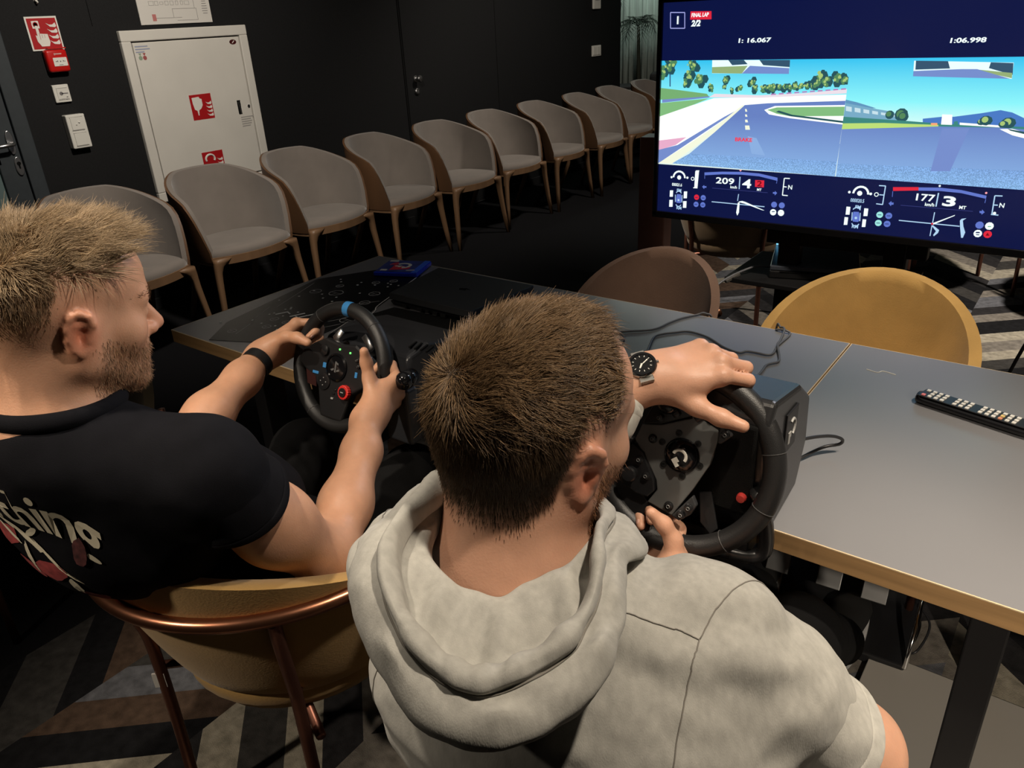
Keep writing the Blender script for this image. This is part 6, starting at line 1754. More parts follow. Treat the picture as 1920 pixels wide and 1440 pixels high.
# rib cuff at the left wrist
S = Sdf(); S.chain([EL2L + cu2 * lcu * 0.72, EL2L + cu2 * lcu * 0.86], [0.044, 0.036], 0.01); S.plane(EL2L + cu2 * lcu * 0.87, cu2)
V, F = S.mesh(0.004, EL2L + cu2 * lcu * 0.8 - 0.08, EL2L + cu2 * lcu * 0.8 + 0.08)
np_mesh('cuff', V, F, M_hood, hoodie)

# trousers and shoes
S = Sdf()
KR2 = v3((-0.245, 1.06, 0.52)); KL2 = v3((-0.470, 1.08, 0.54)); AR2 = v3((-0.255, 1.50, 0.15)); AL2 = v3((-0.480, 1.56, 0.15))
S.ell(HIP2 + v3((0, 0.02, 0.02)), (0.185, 0.16, 0.12), BY2, 0.05)
for K_, A_, s in ((KR2, AR2, 1), (KL2, AL2, -1)):
    h = HIP2 + BY2 @ v3((s * 0.09, 0.04, -0.01))
    S.chain([h, K_], [0.095, 0.070], 0.04); S.chain([K_, A_], [0.068, 0.056], 0.03)
V, F = S.mesh(0.007, (-0.66, 0.36, 0.05), (-0.10, 1.70, 0.70))
V = smooth_verts(V, F, 2); N = vnormals(V, F)
V = V + N * (0.005 * vnoise(V, 16, 19) + 0.003 * vnoise(V, 34, 18))[:, None]
np_mesh('trousers', V, F, M_pants, p2)
shoe('shoe', (-0.262, 1.50, 0.03), 3, p2, 0.30); shoe('shoe', (-0.488, 1.56, 0.03), 8, p2, 0.30)

# print on the back of the t-shirt
BVH1 = BVHTree.FromPolygons([tuple(v) for v in TEE[0]], [tuple(int(i) for i in f) for f in TEE[1]])
ru = BY1 @ v3((1, 0, 0)); rf = BY1 @ v3((0, 1, 0))
OC = NB1 + v3((0, 0, -0.10))


def on_back(x, y, off):
    o = OC + ru * x + v3((0, 0, 1)) * y - rf * 0.4  # projected straight onto the back
    hit = BVH1.ray_cast(Vector(o), Vector(rf))
    if hit[0] is None: return tuple(OC + ru * x - rf * 0.05)
    return tuple(hit[0] + hit[1] * off)


M_cream = mat('cream_print', (0.66, 0.60, 0.45), 0.8)
vs, fs = text_polys('everything', 0.094, shear=0.12, bold=0.0016, spacing=0.92, width=0.80)
W_ = max(v[0] for v in vs)
me_v = []
for (x, y) in vs:
    u = x / W_
    yy = y * (1.0 + 0.25 * abs(2 * u - 1)) + 0.012 * math.sin(u * 9.0) - 0.028 * (2 * u - 1) ** 2
    me_v.append(on_back(x * 0.265 / W_ - 0.180, yy * 1.02 + 0.050 - 0.50 * (x * 0.265 / W_ - 0.180 + 0.10), 0.0016))
bm = bmesh.new()
bv = [bm.verts.new(p) for p in me_v]
for f in fs:
    try: bm.faces.new([bv[i] for i in f])
    except ValueError: pass
me = bpy.data.meshes.new('back_lettering'); bm.to_mesh(me); bm.free(); me.materials.append(M_cream)
o = bpy.data.objects.new('back_lettering', me); COL.objects.link(o); o.parent = tee


def decal(pts, m, name, off=0.0018):
    mb = MB()
    n = len(pts)
    c = (sum(p[0] for p in pts) / n, sum(p[1] for p in pts) / n)
    P = [on_back(c[0], c[1], off)] + [on_back(p[0], p[1], off) for p in pts]
    mb._add(P, [(0, i + 1, (i + 1) % n + 1) for i in range(n)])
    return mb.build(name, m, tee)


M_rose = mat('rose_print', (0.30, 0.045, 0.045), 0.8, var=0.45, vscale=60)
M_grip = mat('maroon_print', (0.09, 0.025, 0.025), 0.8, var=0.6, vscale=120)


def blob(x, y, rx, ry, rot=0.0, n=14, wob=0.18, seed=0):
    r = random.Random(seed)
    out = []
    for k in range(n):
        a = 2 * math.pi * k / n; q = 1 + wob * (r.random() - 0.5) * 2
        px, py = rx * q * math.cos(a), ry * q * math.sin(a)
        out.append((x + px * math.cos(rot) - py * math.sin(rot), y + px * math.sin(rot) + py * math.cos(rot)))
    return out


for i, (x, y, rx, ry, rt_) in enumerate(((0.075, -0.115, 0.030, 0.020, 0.5), (0.005, -0.105, 0.034, 0.018, 0.6), (0.115, -0.150, 0.020, 0.014, 0.3), (-0.07, -0.11, 0.03, 0.02, 0.2), (0.03, -0.15, 0.026, 0.016, -0.2))):
    decal(blob(x - 0.090, y + 0.040 - 0.50 * (x - 0.06), rx, ry, rt_ - 0.3, seed=i), M_rose, 'rose_print')
for i, (x, y, rx, ry, rt_) in enumerate(((0.050, -0.065, 0.040, 0.006, -0.5), (0.02, -0.055, 0.030, 0.005, -0.6), (0.095, -0.085, 0.045, 0.003, -0.55), (-0.03, -0.06, 0.035, 0.007, -0.4), (0.07, -0.050, 0.018, 0.005, 0.9), (0.105, -0.125, 0.008, 0.022, 0.1), (0.045, -0.115, 0.005, 0.030, 0.2), (-0.01, -0.08, 0.022, 0.006, 0.4), (0.02, -0.09, 0.024, 0.004, -0.3))):
    decal(blob(x - 0.090, y + 0.040 - 0.50 * (x - 0.06), rx, ry, rt_ - 0.3, seed=40 + i), M_cream, 'bone_print', 0.0022)
decal(blob(0.050, -0.040, 0.009, 0.024, -0.15, wob=0.08, seed=9), M_grip, 'dagger_grip_print', 0.0030)
# small print on the chest
for i, (x, z) in enumerate(((0.0, 0.0), (0.012, -0.008), (0.024, -0.014))):
    pass

# ------------------------------------------------------------------ wrist watches
def watch_steel():
    t = empty('wrist_watch', tuple(wr2L), 0, 'steel wrist watch with black dial on the raised left wrist', 'watch')
    c = wr2L - lx2 * 0.014
    T = frame(Vector(c), Vector(lx2), Vector(lz2))
    ry, rz = 0.0325, 0.0300
    n = 15
    for k in range(n):
        a = math.radians(118) + math.radians(304) * k / (n - 1)
        if k in (0, n - 1): continue
        py, pz = ry * math.cos(a), rz * math.sin(a)
        R = Matrix.Rotation(a, 3, 'X')
        mb = MB(T)
        for dx, wx in ((0, 0.0085), (-0.0065, 0.0045), (0.0065, 0.0045)):
            mb.box((dx, py, pz), (wx - 0.0005, 0.0032, 0.0098 if dx == 0 else 0.0085), R=R)
        mb.build('bracelet_link', mat('polished_steel', (0.62, 0.60, 0.55), 0.25, 1.0), t, bevel=0.0007)
    Tc = T @ Matrix.Translation((0, 0, rz + 0.001))
    mb = MB(Tc); mb.lathe([(0.0175, -0.003), (0.0205, 0.0), (0.0208, 0.005), (0.0195, 0.0065), (0.010, 0.0066)], 32); cs = mb.build('case', mat('polished_steel', (0.6, 0.6, 0.55), 0.25, 1.0), t, smooth='auto')
    mb = MB(Tc)
    for s in (-1, 1): mb.box((0, s * 0.021, -0.001), (0.020, 0.012, 0.006))
    mb.build('lugs', mat('polished_steel', (0.6, 0.6, 0.55), 0.25, 1.0), cs, bevel=0.001)
    mb = MB(Tc); mb.lathe([(0.0150, 0.0068), (0.0160, 0.0085), (0.0195, 0.0085), (0.0205, 0.0066), (0.0205, 0.0060)], 32); mb.build('bezel', M_blackgloss, cs, smooth='auto')
    mb = MB(Tc); mb.disc((0, 0), 0.0155, 0.006, 0.0072, 28); dl = mb.build('dial', mat('dial_black', (0.006, 0.006, 0.006), 0.2), cs)
    mb = MB(Tc)
    for k in range(12):
        a = k * math.pi / 6
        mb.box((0.0128 * math.cos(a), 0.0128 * math.sin(a), 0.0074), (0.0026, 0.0008, 0.0004), rz=a)
    mk = mb.build('hour_marks', M_signwhite, dl); mk['kind'] = 'stuff'
    mb = MB(Tc); mb.prism([(-0.001, -0.001), (0.001, -0.001), (0.0095, 0.004), (0.0085, 0.0055)], 0.0076, 0.008); mb.prism([(-0.001, 0.001), (0.001, -0.001), (-0.004, -0.0075), (-0.0055, -0.0065)], 0.0076, 0.008); mb.build('hands', M_signwhite, dl)
    mb = MB(Tc); mb.tube([(0.020, 0, 0.002), (0.0235, 0, 0.002)], 0.0028, 10); mb.build('crown', mat('polished_steel', (0.6, 0.6, 0.55), 0.25, 1.0), cs)
    settle_at(t, Tc)
    return t


def settle_at(t, T):
    for ch in t.children:
        ch.matrix_parent_inverse = Matrix.Translation(-Vector(t.location))


watch_steel()
t = empty('wrist_watch', tuple(wr1L), 0, 'black square smartwatch with steel clasp on the fair-haired man', 'watch')
fa = wr1L - EL1L; fa /= np.linalg.norm(fa)
c = wr1L - fa * 0.040
T = frame(Vector(c), Vector(fa), Vector(lz))
mb = MB(T)
rr = []
for a in np.linspace(0, 2 * math.pi, 33)[:-1]:
    rr.append((0.0325 * math.cos(a), 0.0305 * math.sin(a)))
mb.loft([[(-0.011, y, z) for y, z in rr], [(-0.011, y * 1.07, z * 1.07) for y, z in rr], [(0.011, y * 1.07, z * 1.07) for y, z in rr], [(0.011, y, z) for y, z in rr]], caps=False)
mb.build('strap', M_black, t, smooth='auto')
mb = MB(T @ Matrix.Rotation(math.radians(-45), 4, 'X')); mb.box((0, 0, 0.0365), (0.034, 0.034, 0.010)); cs = mb.build('case', M_blackgloss, t, bevel=0.004, seg=3)
mb = MB(T @ Matrix.Rotation(math.radians(-95), 4, 'X')); mb.box((0, 0, 0.0350), (0.020, 0.012, 0.003)); mb.build('clasp', mat('polished_steel', (0.6, 0.6, 0.55), 0.25, 1.0), t, bevel=0.001)
settle_at(t, None)


def settle(t):
    """parts modelled in room coordinates keep their place under an Empty that stands elsewhere"""
    for ch in t.children:
        ch.matrix_parent_inverse = Matrix.Translation(-Vector(t.location))


settle(p1)
settle(p2)

# ------------------------------------------------------------------ television
def emat(name, rgb, k=1.0):
    return mat('screen_' + name, srgb(*rgb), 0.4, emit=k)


TVC = dict(sky0=(60, 205, 245), sky1=(95, 232, 250), sky2=(150, 250, 252), sky3=(205, 253, 250), paleground=(228, 246, 240), tree_dark=(38, 84, 92),
           tree_mid=(84, 136, 92), tree_light=(170, 200, 120), trunk=(50, 90, 130), grass=(120, 176, 116), grass2=(132, 190, 128), roadblue=(118, 142, 205),
           white=(250, 254, 250), barrier=(238, 225, 235), barrier2=(180, 130, 190), pinkcurb=(235, 175, 205), road0=(104, 130, 200), road1=(112, 146, 210),
           road2=(128, 170, 226), whiteline=(246, 250, 225), darkgreen=(40, 86, 92), roadfade=(140, 176, 226), mirror_sky=(225, 250, 250), mirror_dark=(52, 84, 110),
           mirror_grass=(150, 176, 120), mountain=(72, 122, 198), mountain2=(96, 150, 190), stands=(120, 172, 200), stands2=(200, 226, 236), darkteal=(60, 136, 126),
           lime=(190, 224, 120), orange=(250, 170, 120), hudviolet=(160, 165, 225), hudred=(225, 40, 62), hudwhite=(236, 252, 250), hudblue=(98, 120, 205),
           hudpale=(180, 215, 245), hudpaleteal=(160, 232, 226), hudpink=(255, 170, 180), hudline=(60, 66, 130), hudgreen=(90, 170, 120), screenbg2=(22, 32, 92),
           brakered=(240, 60, 80), darkred=(120, 10, 24))


def graded(name, stops, z0, z1, speck=0.0):
    m = mat('screen_' + name, (0, 0, 0), 0.4, emit=1.0)
    nt = m.node_tree; b = nt.nodes['Principled BSDF']
    tc = nt.nodes.new('ShaderNodeTexCoord'); sx = nt.nodes.new('ShaderNodeSeparateXYZ'); mr = nt.nodes.new('ShaderNodeMapRange'); cr = nt.nodes.new('ShaderNodeValToRGB')
    nt.links.new(tc.outputs['Object'], sx.inputs[0]); nt.links.new(sx.outputs['Z'], mr.inputs['Value'])
    mr.inputs['From Min'].default_value = z0; mr.inputs['From Max'].default_value = z1
    nt.links.new(mr.outputs[0], cr.inputs['Fac'])
    e = cr.color_ramp.elements
    while len(e) < len(stops): e.new(0.5)
    for el, (p_, c_) in zip(e, stops): el.position = p_; el.color = srgb(*c_) + (1,)
    out = cr.outputs['Color']
    if speck:
        n = nt.nodes.new('ShaderNodeTexNoise'); n.inputs['Scale'].default_value = 330; n.inputs['Detail'].default_value = 2; nt.links.new(tc.outputs['Object'], n.inputs['Vector'])
        m2 = nt.nodes.new('ShaderNodeMapRange'); m2.inputs['From Min'].default_value = 0.42; m2.inputs['From Max'].default_value = 0.62; m2.inputs['To Min'].default_value = 1 - speck; m2.inputs['To Max'].default_value = 1 + speck
        nt.links.new(n.outputs['Fac'], m2.inputs['Value'])
        vm = nt.nodes.new('ShaderNodeVectorMath'); vm.operation = 'MULTIPLY'; nt.links.new(out, vm.inputs[0]); nt.links.new(m2.outputs[0], vm.inputs[1]); out = vm.outputs[0]
    nt.links.new(out, b.inputs['Emission Color'])
    return m


tvo = empty('television', (-0.659, 2.53, 0), 0, 'large flat television on a stand showing a split-screen racing game', 'television')
mb = MB(); mb.box((-0.659, 2.535, 1.173), (1.225, 0.05, 0.70)); mb.build('housing', M_black, tvo, bevel=0.006)
mb = MB()
for (x, z, sx, sz) in ((-0.659, 1.5165, 1.231, 0.018), (-0.659, 0.8275, 1.231, 0.022), (-1.2665, 1.173, 0.016, 0.70), (-0.0515, 1.173, 0.016, 0.70)):
    mb.box((x, 2.505, z), (sx, 0.014, sz))
mb.build('bezel', M_blackgloss, tvo, bevel=0.002)
mb = MB(); mb.box((-0.659, 2.509, 1.173), (1.20, 0.003, 0.672))
scr = mb.build('screen', [mat('screen_navy', srgb(13, 21, 66), 0.18, emit=1.0, spec=0.4)], tvo)
cols = sorted(TVC)
SKY = graded('sky', [(0.0, (214, 254, 250)), (0.35, (140, 246, 252)), (1.0, (52, 196, 242))], 1.16, 1.3355)
ROAD = graded('asphalt_far', [(0.0, (140, 182, 232)), (0.5, (124, 158, 214)), (1.0, (104, 130, 196))], 1.0, 1.17)
ROADN = graded('asphalt_near', [(0.0, (140, 186, 234)), (1.0, (116, 152, 216))], 1.0, 1.09, 0.22)
ml = [SKY if c in ('sky0', 'sky1', 'sky2', 'sky3') else ROAD if c in ('road0', 'road1') else ROADN if c == 'road2' else emat(c, TVC[c], 1.15 if c in ('white', 'sky3', 'hudwhite', 'mirror_sky') else 1.0) for c in cols]
mb = MB(Matrix([[1, 0, 0, 0], [0, 0, -1, 0], [0, 1, 0, 0], [0, 0, 0, 1]]))
rt_ = random.Random(4)
flat = []
for (c, p) in TV_ITEMS:
    if c != '@tree':
        flat.append((c, p)); continue
    (x, z), r = p[0], p[1][0]
    for kind, n, lo, hi, sp, off in (('tree_dark', 7, 0.35, 0.35, 0.34, 0.0), ('tree_mid', 6, 0.20, 0.25, 0.30, 0.12), ('tree_light', 5, 0.12, 0.15, 0.26, 0.28)):
        for k in range(n):
            cx, cz, rr = x - off * r * 0.6 + rt_.gauss(0, sp) * r, z + off * r + rt_.gauss(0, sp) * r * 1.1, r * (lo + hi * rt_.random())
            flat.append((kind, [(min(max(cx + rr * math.cos(a), -1.2585), -0.659), min(cz + rr * 1.1 * math.sin(a), 1.3355)) for a in np.linspace(0, 2 * math.pi, 7)[:-1]]))
for i, (c, p) in enumerate(flat):
    mb.cur = cols.index(c)
    a = sum(p[k][0] * p[(k + 1) % len(p)][1] - p[(k + 1) % len(p)][0] * p[k][1] for k in range(len(p)))
    mb.poly(p if a > 0 else p[::-1], -2.5070 + i * 0.000003)
for i, (c, s, x, z, h, kw) in enumerate(TV_TEXT):
    mb.cur = cols.index(c)
    add_text(mb, s, h * 1.62, (x, z), -2.5040, **kw)
im = mb.build('screen_image', ml, scr)
# fine grain of the racing picture's asphalt near the lower edge
mb = MB(); mb.box((-0.60, 2.505, 0.817), (0.035, 0.006, 0.008)); mb.build('maker_plate', mat('grey_plate', (0.10, 0.10, 0.10), 0.4), tvo)
for x in (-0.80, -0.47):
    mb = MB(); mb.box((x, 2.60, 0.66), (0.07, 0.05, 1.0)); mb.build('stand_post', M_black, tvo, bevel=0.006)
mb = MB(); mb.box((-0.63, 2.60, 0.90), (0.5, 0.04, 0.30)); mb.build('mounting_plate', M_black, tvo, bevel=0.004)
mb = MB(); mb.box((-0.66, 2.60, 0.14), (0.62, 0.06, 0.05)); mb.build('base_bar', M_black, tvo, bevel=0.004)
for x in (-0.94, -0.38):
    mb = MB(); mb.box((x, 2.55, 0.05), (0.06, 0.62, 0.05)); mb.box((x, 2.60, 0.10), (0.06, 0.07, 0.07)); mb.build('foot', M_black, tvo, bevel=0.006)
mb = MB(); mb.box((-0.70, 2.66, 0.632), (0.56, 0.36, 0.018)); sh = mb.build('shelf', M_black, tvo, bevel=0.003)
settle(tvo)

con = empty('game_console', (-0.742, 2.70, 0.642), math.radians(16), 'flat black game console on the shelf below the television', 'game console')
mb = MB(); mb.box((0, 0, 0.013), (0.285, 0.265, 0.024)); mb.build('lower_half', M_black, con, bevel=0.003)
mb = MB(); mb.box((0.0, 0.004, 0.034), (0.285, 0.265, 0.016)); mb.build('upper_half', mat('console_lit_top', (0.055, 0.062, 0.080), 0.30), con, bevel=0.003)  # light on the black top put into its colour as a paler blue
mb = MB(); mb.box((-0.06, -0.133, 0.024), (0.1, 0.002, 0.003)); mb.build('disc_slot', M_dark, con)
mb = MB(); mb.tube([(-0.136, 0.138, 0.042), (-0.135, 0.142, 0.06), (-0.128, 0.146, 0.078)], 0.0035, 8); lt = mb.build('status_light', mat('blue_status_light', srgb(120, 205, 255), 0.3, emit=1.6), con, smooth=True)


def cable(pts, r, label, m=None, n=60, group=None, name='cable'):
    mb = MB(); mb.tube([tuple(p) for p in spline(pts, n)], r, 7)
    o = mb.build(name, m or M_cable, None, smooth=True)
    return put(o, label, 'cable', group)


M_cable = mat('black_cable', (0.020, 0.020, 0.022), 0.42)
M_cablegrey = mat('grey_cable', (0.12, 0.125, 0.14), 0.45)
cable([(-0.862, 2.62, 0.655), (-0.92, 2.55, 0.66), (-1.00, 2.42, 0.60), (-1.03, 2.36, 0.42), (-1.02, 2.38, 0.2), (-0.98, 2.45, 0.012)], 0.004, 'grey cable with adapter hanging left of the console shelf', M_cablegrey)
mb = MB(frame((-0.955, 2.49, 0.638), (-0.5, -0.8, -0.32), (0, 0, 1))); mb.box((0, 0, 0), (0.06, 0.016, 0.012)); put(mb.build('cable_adapter', mat('grey_adapter', (0.09, 0.085, 0.08), 0.4), bevel=0.003), 'small grey cable adapter left of the game console', 'adapter')
cable([(-0.60, 2.68, 0.66), (-0.50, 2.66, 0.66), (-0.42, 2.68, 0.60), (-0.36, 2.72, 0.35), (-0.33, 2.74, 0.015)], 0.004, 'black cable leaving the console to the right, behind the mustard chair')
cable([(0.02, 2.60, 0.90), (-0.03, 2.64, 0.70), (-0.10, 2.72, 0.40), (-0.16, 2.80, 0.012)], 0.0055, 'thick black power cable hanging below the right part of the television')

# ------------------------------------------------------------------ steering wheel units
M_leather = mat('black_leather_rim', (0.013, 0.013, 0.0135), 0.42, bump=0.15, bscale=700, spec=0.45)
M_plate = mat('grey_anodised_plate', (0.135, 0.140, 0.138), 0.45, 0.35, var=0.05, vscale=60)
M_blue = mat('blue_marker', srgb(60, 130, 190), 0.35)
M_btn = mat('button_black', (0.012, 0.012, 0.013), 0.25)
M_mark = mat('symbol_grey', (0.32, 0.32, 0.31), 0.5)


def wheel_T(C, A, U, N, off=0.0):
    c = C + N * off
    return Matrix([[A[0], U[0], N[0], c[0]], [A[1], U[1], N[1], c[1]], [A[2], U[2], N[2], c[2]], [0, 0, 0, 1]])


def ringpts(R, a0=0, a1=360, n=72, z=0.0):
    return [(R * math.cos(math.radians(a)), R * math.sin(math.radians(a)), z) for a in np.linspace(a0, a1, n)]


def button(T, x, y, r, parent, name='button', mark=True, m=None, z=0.012):
    mb = MB(T); mb.lathe([(r * 1.18, z - 0.002), (r * 1.18, z + 0.001), (r, z + 0.0015), (r * 0.95, z + 0.0045), (r * 0.3, z + 0.0055), (r * 0.05, z + 0.0055)], 16, Matrix.Translation((x, y, 0)))
    o = mb.build(name, m or M_btn, parent, smooth='auto')
    if mark:
        mb = MB(T); mb.lathe([(r * 0.34, z + 0.0052), (r * 0.40, z + 0.0062), (r * 0.46, z + 0.0052)], 10, Matrix.Translation((x, y, 0))); mb.build('symbol', M_mark, o)
    return o


# --- right unit: round rim, grey three-point plate, big motor base
u2 = empty('steering_wheel_unit', (-0.412, 1.05, 0.75), 0, 'large black racing wheel with grey metal plate, on the right table', 'steering wheel', 'racing wheels')
T2 = wheel_T(W2C, W2A, W2U, W2N)
mb = MB(T2); mb.tube(ringpts(W2R, 0, 360, 97)[:-1], W2r, 16, closed=True); rimo = mb.build('rim', M_leather, u2, smooth=True)
for a in (17, -20, -82, -54, 150):
    mb = MB(T2); mb.tube([tuple(v3((W2R * math.cos(math.radians(a)), W2R * math.sin(math.radians(a)), 0)) + (W2r + 0.0003) * (math.cos(b) * v3((math.cos(math.radians(a)), math.sin(math.radians(a)), 0)) + math.sin(b) * v3((0, 0, 1)))) for b in np.linspace(0, 2 * math.pi, 17)[:-1]], 0.0007, 5, closed=True); mb.build('rim_seam', mat('dark_stitch', (0.05, 0.05, 0.05), 0.6), rimo)
for pg in ([(-0.128, -0.02), (-0.105, -0.085), (-0.06, -0.115), (-0.002, -0.087), (-0.043, -0.075), (-0.075, -0.045)], [(0.046, 0.086), (0.075, 0.108), (0.05, 0.122), (0.0, 0.126), (-0.03, 0.120), (-0.02, 0.093), (0.008, 0.088)], [(-0.076, 0.017), (-0.12, 0.03), (-0.118, -0.01), (-0.082, 0.0)]):
    mb = MB(T2); mb.prism(pg, -0.006, 0.006); mb.build('spoke_core', M_black, u2, bevel=0.003)
plate = [(-0.0753, 0.0168), (-0.067, 0.0437), (-0.0369, 0.0487), (0.0066, 0.0672), (0.008, 0.088), (0.0282, 0.0876), (0.0455, 0.086), (0.0487, 0.0757), (0.0494, 0.0409), (0.0434, 0.0042), (0.0236, -0.0396), (-0.0026, -0.087), (-0.0429, -0.0751), (-0.0304, -0.0532), (-0.0339, -0.0385), (-0.0497, -0.0145)]
mb = MB(T2); mb.prism(plate, 0.002, 0.0095); pl = mb.build('spoke_plate', M_plate, u2, bevel=0.0018)
for nm, pg, bs in (('button_pod', [(0.0471, 0.0863), (0.0692, 0.077), (0.0704, 0.0542), (0.0554, 0.0387), (0.0497, 0.0387), (0.0495, 0.0756)], [(0.0585, 0.0684), (0.0593, 0.0538)]),
                   ('button_pod', [(-0.0021, -0.0862), (0.0254, -0.0477), (0.0333, -0.0614), (0.0262, -0.0777), (0.0102, -0.0916)], [(0.0226, -0.0673), (0.0126, -0.0807)]),
                   ('thumb_pod', [(-0.0658, 0.0464), (-0.0508, 0.0826), (-0.0252, 0.0934), (0.0047, 0.0903), (0.007, 0.0708), (-0.037, 0.0503)], [(-0.0395, 0.0603), (-0.0148, 0.0709)]),
                   ('thumb_pod', [(-0.0768, 0.0119), (-0.0574, 0.0007), (-0.0350, -0.0382), (-0.0322, -0.0534), (-0.0425, -0.0662), (-0.0617, -0.0642), (-0.0855, -0.0543), (-0.0902, -0.0428), (-0.0831, -0.0004)], [(-0.0621, -0.0105), (-0.0477, -0.0332)])):
    mb = MB(T2); mb.prism(pg, 0.001, 0.0125 if nm == 'button_pod' else 0.016); pd = mb.build(nm, M_btn if nm == 'thumb_pod' else mat('dark_grey_pod', (0.03, 0.031, 0.033), 0.4), u2, bevel=0.002)
    for b in bs: button(T2, b[0], b[1], 0.0058, pd, z=0.0130 if nm == 'button_pod' else 0.0165)
mb = MB(T2); mb.lathe([(0.011, 0.015), (0.009, 0.024), (0.012, 0.028), (0.010, 0.031), (0.001, 0.0315)], 18, Matrix.Translation((-0.072, -0.034, 0))); mb.build('thumb_stick', M_btn, u2, smooth='auto')
mb = MB(T2); mb.sphere((-0.028, 0.080, 0.020), (0.017, 0.012, 0.012), 16, 10); mb.build('thumb_dial', M_blackgloss, u2, smooth=True)
for s in ((-0.0088, 0.0411), (-0.0322, 0.0225), (0.0215, 0.0313), (-0.0253, -0.0108), (0.0288, -0.0007), (0.0052, -0.0219)):
    mb = MB(T2); mb.lathe([(0.0050, 0.0085), (0.0050, 0.0115), (0.0024, 0.0118), (0.0022, 0.0100), (0.0004, 0.0098)], 12, Matrix.Translation((s[0], s[1], 0))); mb.build('screw', mat('dark_screw', (0.03, 0.03, 0.03), 0.35, 0.8), pl, smooth='auto')
for s in ((-0.0473, 0.0244), (0.0372, 0.0754), (-0.0085, -0.073)):
    button(T2, s[0], s[1], 0.0062, pl, z=0.0095)
mb = MB(T2); mb.tube([(0.0135, 0.067, 0.011), (0.023, 0.075, 0.011)], 0.0055, 10); mb.build('scroll_wheel', M_black, pl)
mb = MB(T2); mb.lathe([(0.0265, 0.008), (0.0265, 0.012), (0.0245, 0.0145), (0.0235, 0.014), (0.018, 0.019), (0.010, 0.0215), (0.001, 0.0222)], 32, Matrix.Translation((0.0, 0.009, 0)));
hubo = mb.build('hub_cap', M_blackgloss, u2, smooth='auto')
mb = MB(T2 @ Matrix.Translation((0.0, 0.009, 0.0222)) @ Matrix.Rotation(math.radians(38), 4, 'Z'))
mb.tube([(0.010 * math.cos(a), 0.010 * math.sin(a), 0) for a in np.linspace(math.radians(-70), math.radians(120), 14)], 0.0024, 6, flat=0.4)
mb.prism([(-0.013, 0.002), (-0.004, 0.002), (-0.004, -0.006), (-0.0075, -0.006), (-0.0075, -0.0115), (-0.013, -0.0115)], -0.001, 0.0012)
mb.build('emblem', mat('emblem_silver', (0.62, 0.60, 0.54), 0.35), hubo)
# paddles behind the wheel
for pg in ([(0.026, -0.050), (0.044, -0.044), (0.062, -0.100), (0.052, -0.112), (0.034, -0.096)], [(-0.100, 0.030), (-0.084, 0.026), (-0.062, 0.080), (-0.074, 0.094), (-0.096, 0.080)]):
    mb = MB(wheel_T(W2C, W2A, W2U, W2N, -0.024)); mb.prism(pg, -0.002, 0.003); mb.build('shift_paddle', mat('dark_paddle', (0.03, 0.03, 0.032), 0.35, 0.6), u2, bevel=0.0015)
# motor base
Tb = Matrix.Translation((-0.412, 0, 0)) @ Matrix.Rotation(math.radians(3), 4, 'Z')
yz = [(0.958, 0.815), (0.952, 0.965), (0.972, 0.993), (1.085, 0.975), (1.140, 0.935), (1.150, 0.850), (1.120, 0.775), (1.0, 0.752), (0.985, 0.752)]
def side_prism(poly, x0, x1):
    mb = MB(Matrix.Translation((-0.412, 0, 0)))
    mb._add([(x0, p[0], p[1]) for p in poly] + [(x1, p[0], p[1]) for p in poly], [tuple(range(len(poly))), tuple(range(2 * len(poly) - 1, len(poly) - 1, -1))] + [(i, i + len(poly), (i + 1) % len(poly) + len(poly), (i + 1) % len(poly)) for i in range(len(poly))])
    return mb
M_base = mat('matte_black_housing', (0.018, 0.018, 0.019), 0.26, bump=0.05, bscale=900)
mb = side_prism(yz, -0.118, 0.118); bs2 = recalc(mb.build('motor_housing', M_base, u2, bevel=0.008, seg=3))
mb = MB(); mb.box((-0.412, 0.9505, 0.885), (0.205, 0.010, 0.15)); gr = mb.build('front_grille', mat('mesh_fabric', (0.006, 0.006, 0.006), 0.9, bump=1.0, bscale=900, spec=0.15), bs2, bevel=0.004)
mb = MB(Matrix.Translation((-0.322, 0.944, 0.842)) @ Matrix.Rotation(math.pi / 2, 4, 'X')); mb.lathe([(0.0075, -0.003), (0.0075, 0.002), (0.0062, 0.006), (0.003, 0.0065), (0.0003, 0.0065)], 18)
rb = mb.build('power_button', mat('red_button', (0.42, 0.035, 0.03), 0.35), bs2, smooth='auto'); rb['label'] = 'round red power button'
mb = MB(); mb.box((-0.2925, 1.045, 0.918), (0.003, 0.050, 0.068)); lgp = mb.build('side_plate', M_black, bs2, bevel=0.001)
mb = MB(Matrix([[0, 0, 1, -0.2905], [1, 0, 0, 1.045], [0, 1, 0, 0.918], [0, 0, 0, 1]]))
mb.tube([(0.012 * math.cos(a), 0.004 + 0.014 * math.sin(a), 0) for a in np.linspace(-1.2, 2.2, 12)], 0.0024, 6); mb.prism([(-0.014, -0.001), (-0.003, -0.001), (-0.003, -0.010), (-0.007, -0.010), (-0.007, -0.020), (-0.014, -0.020)], -0.001, 0.001); mb.build('emblem', M_mark, lgp)
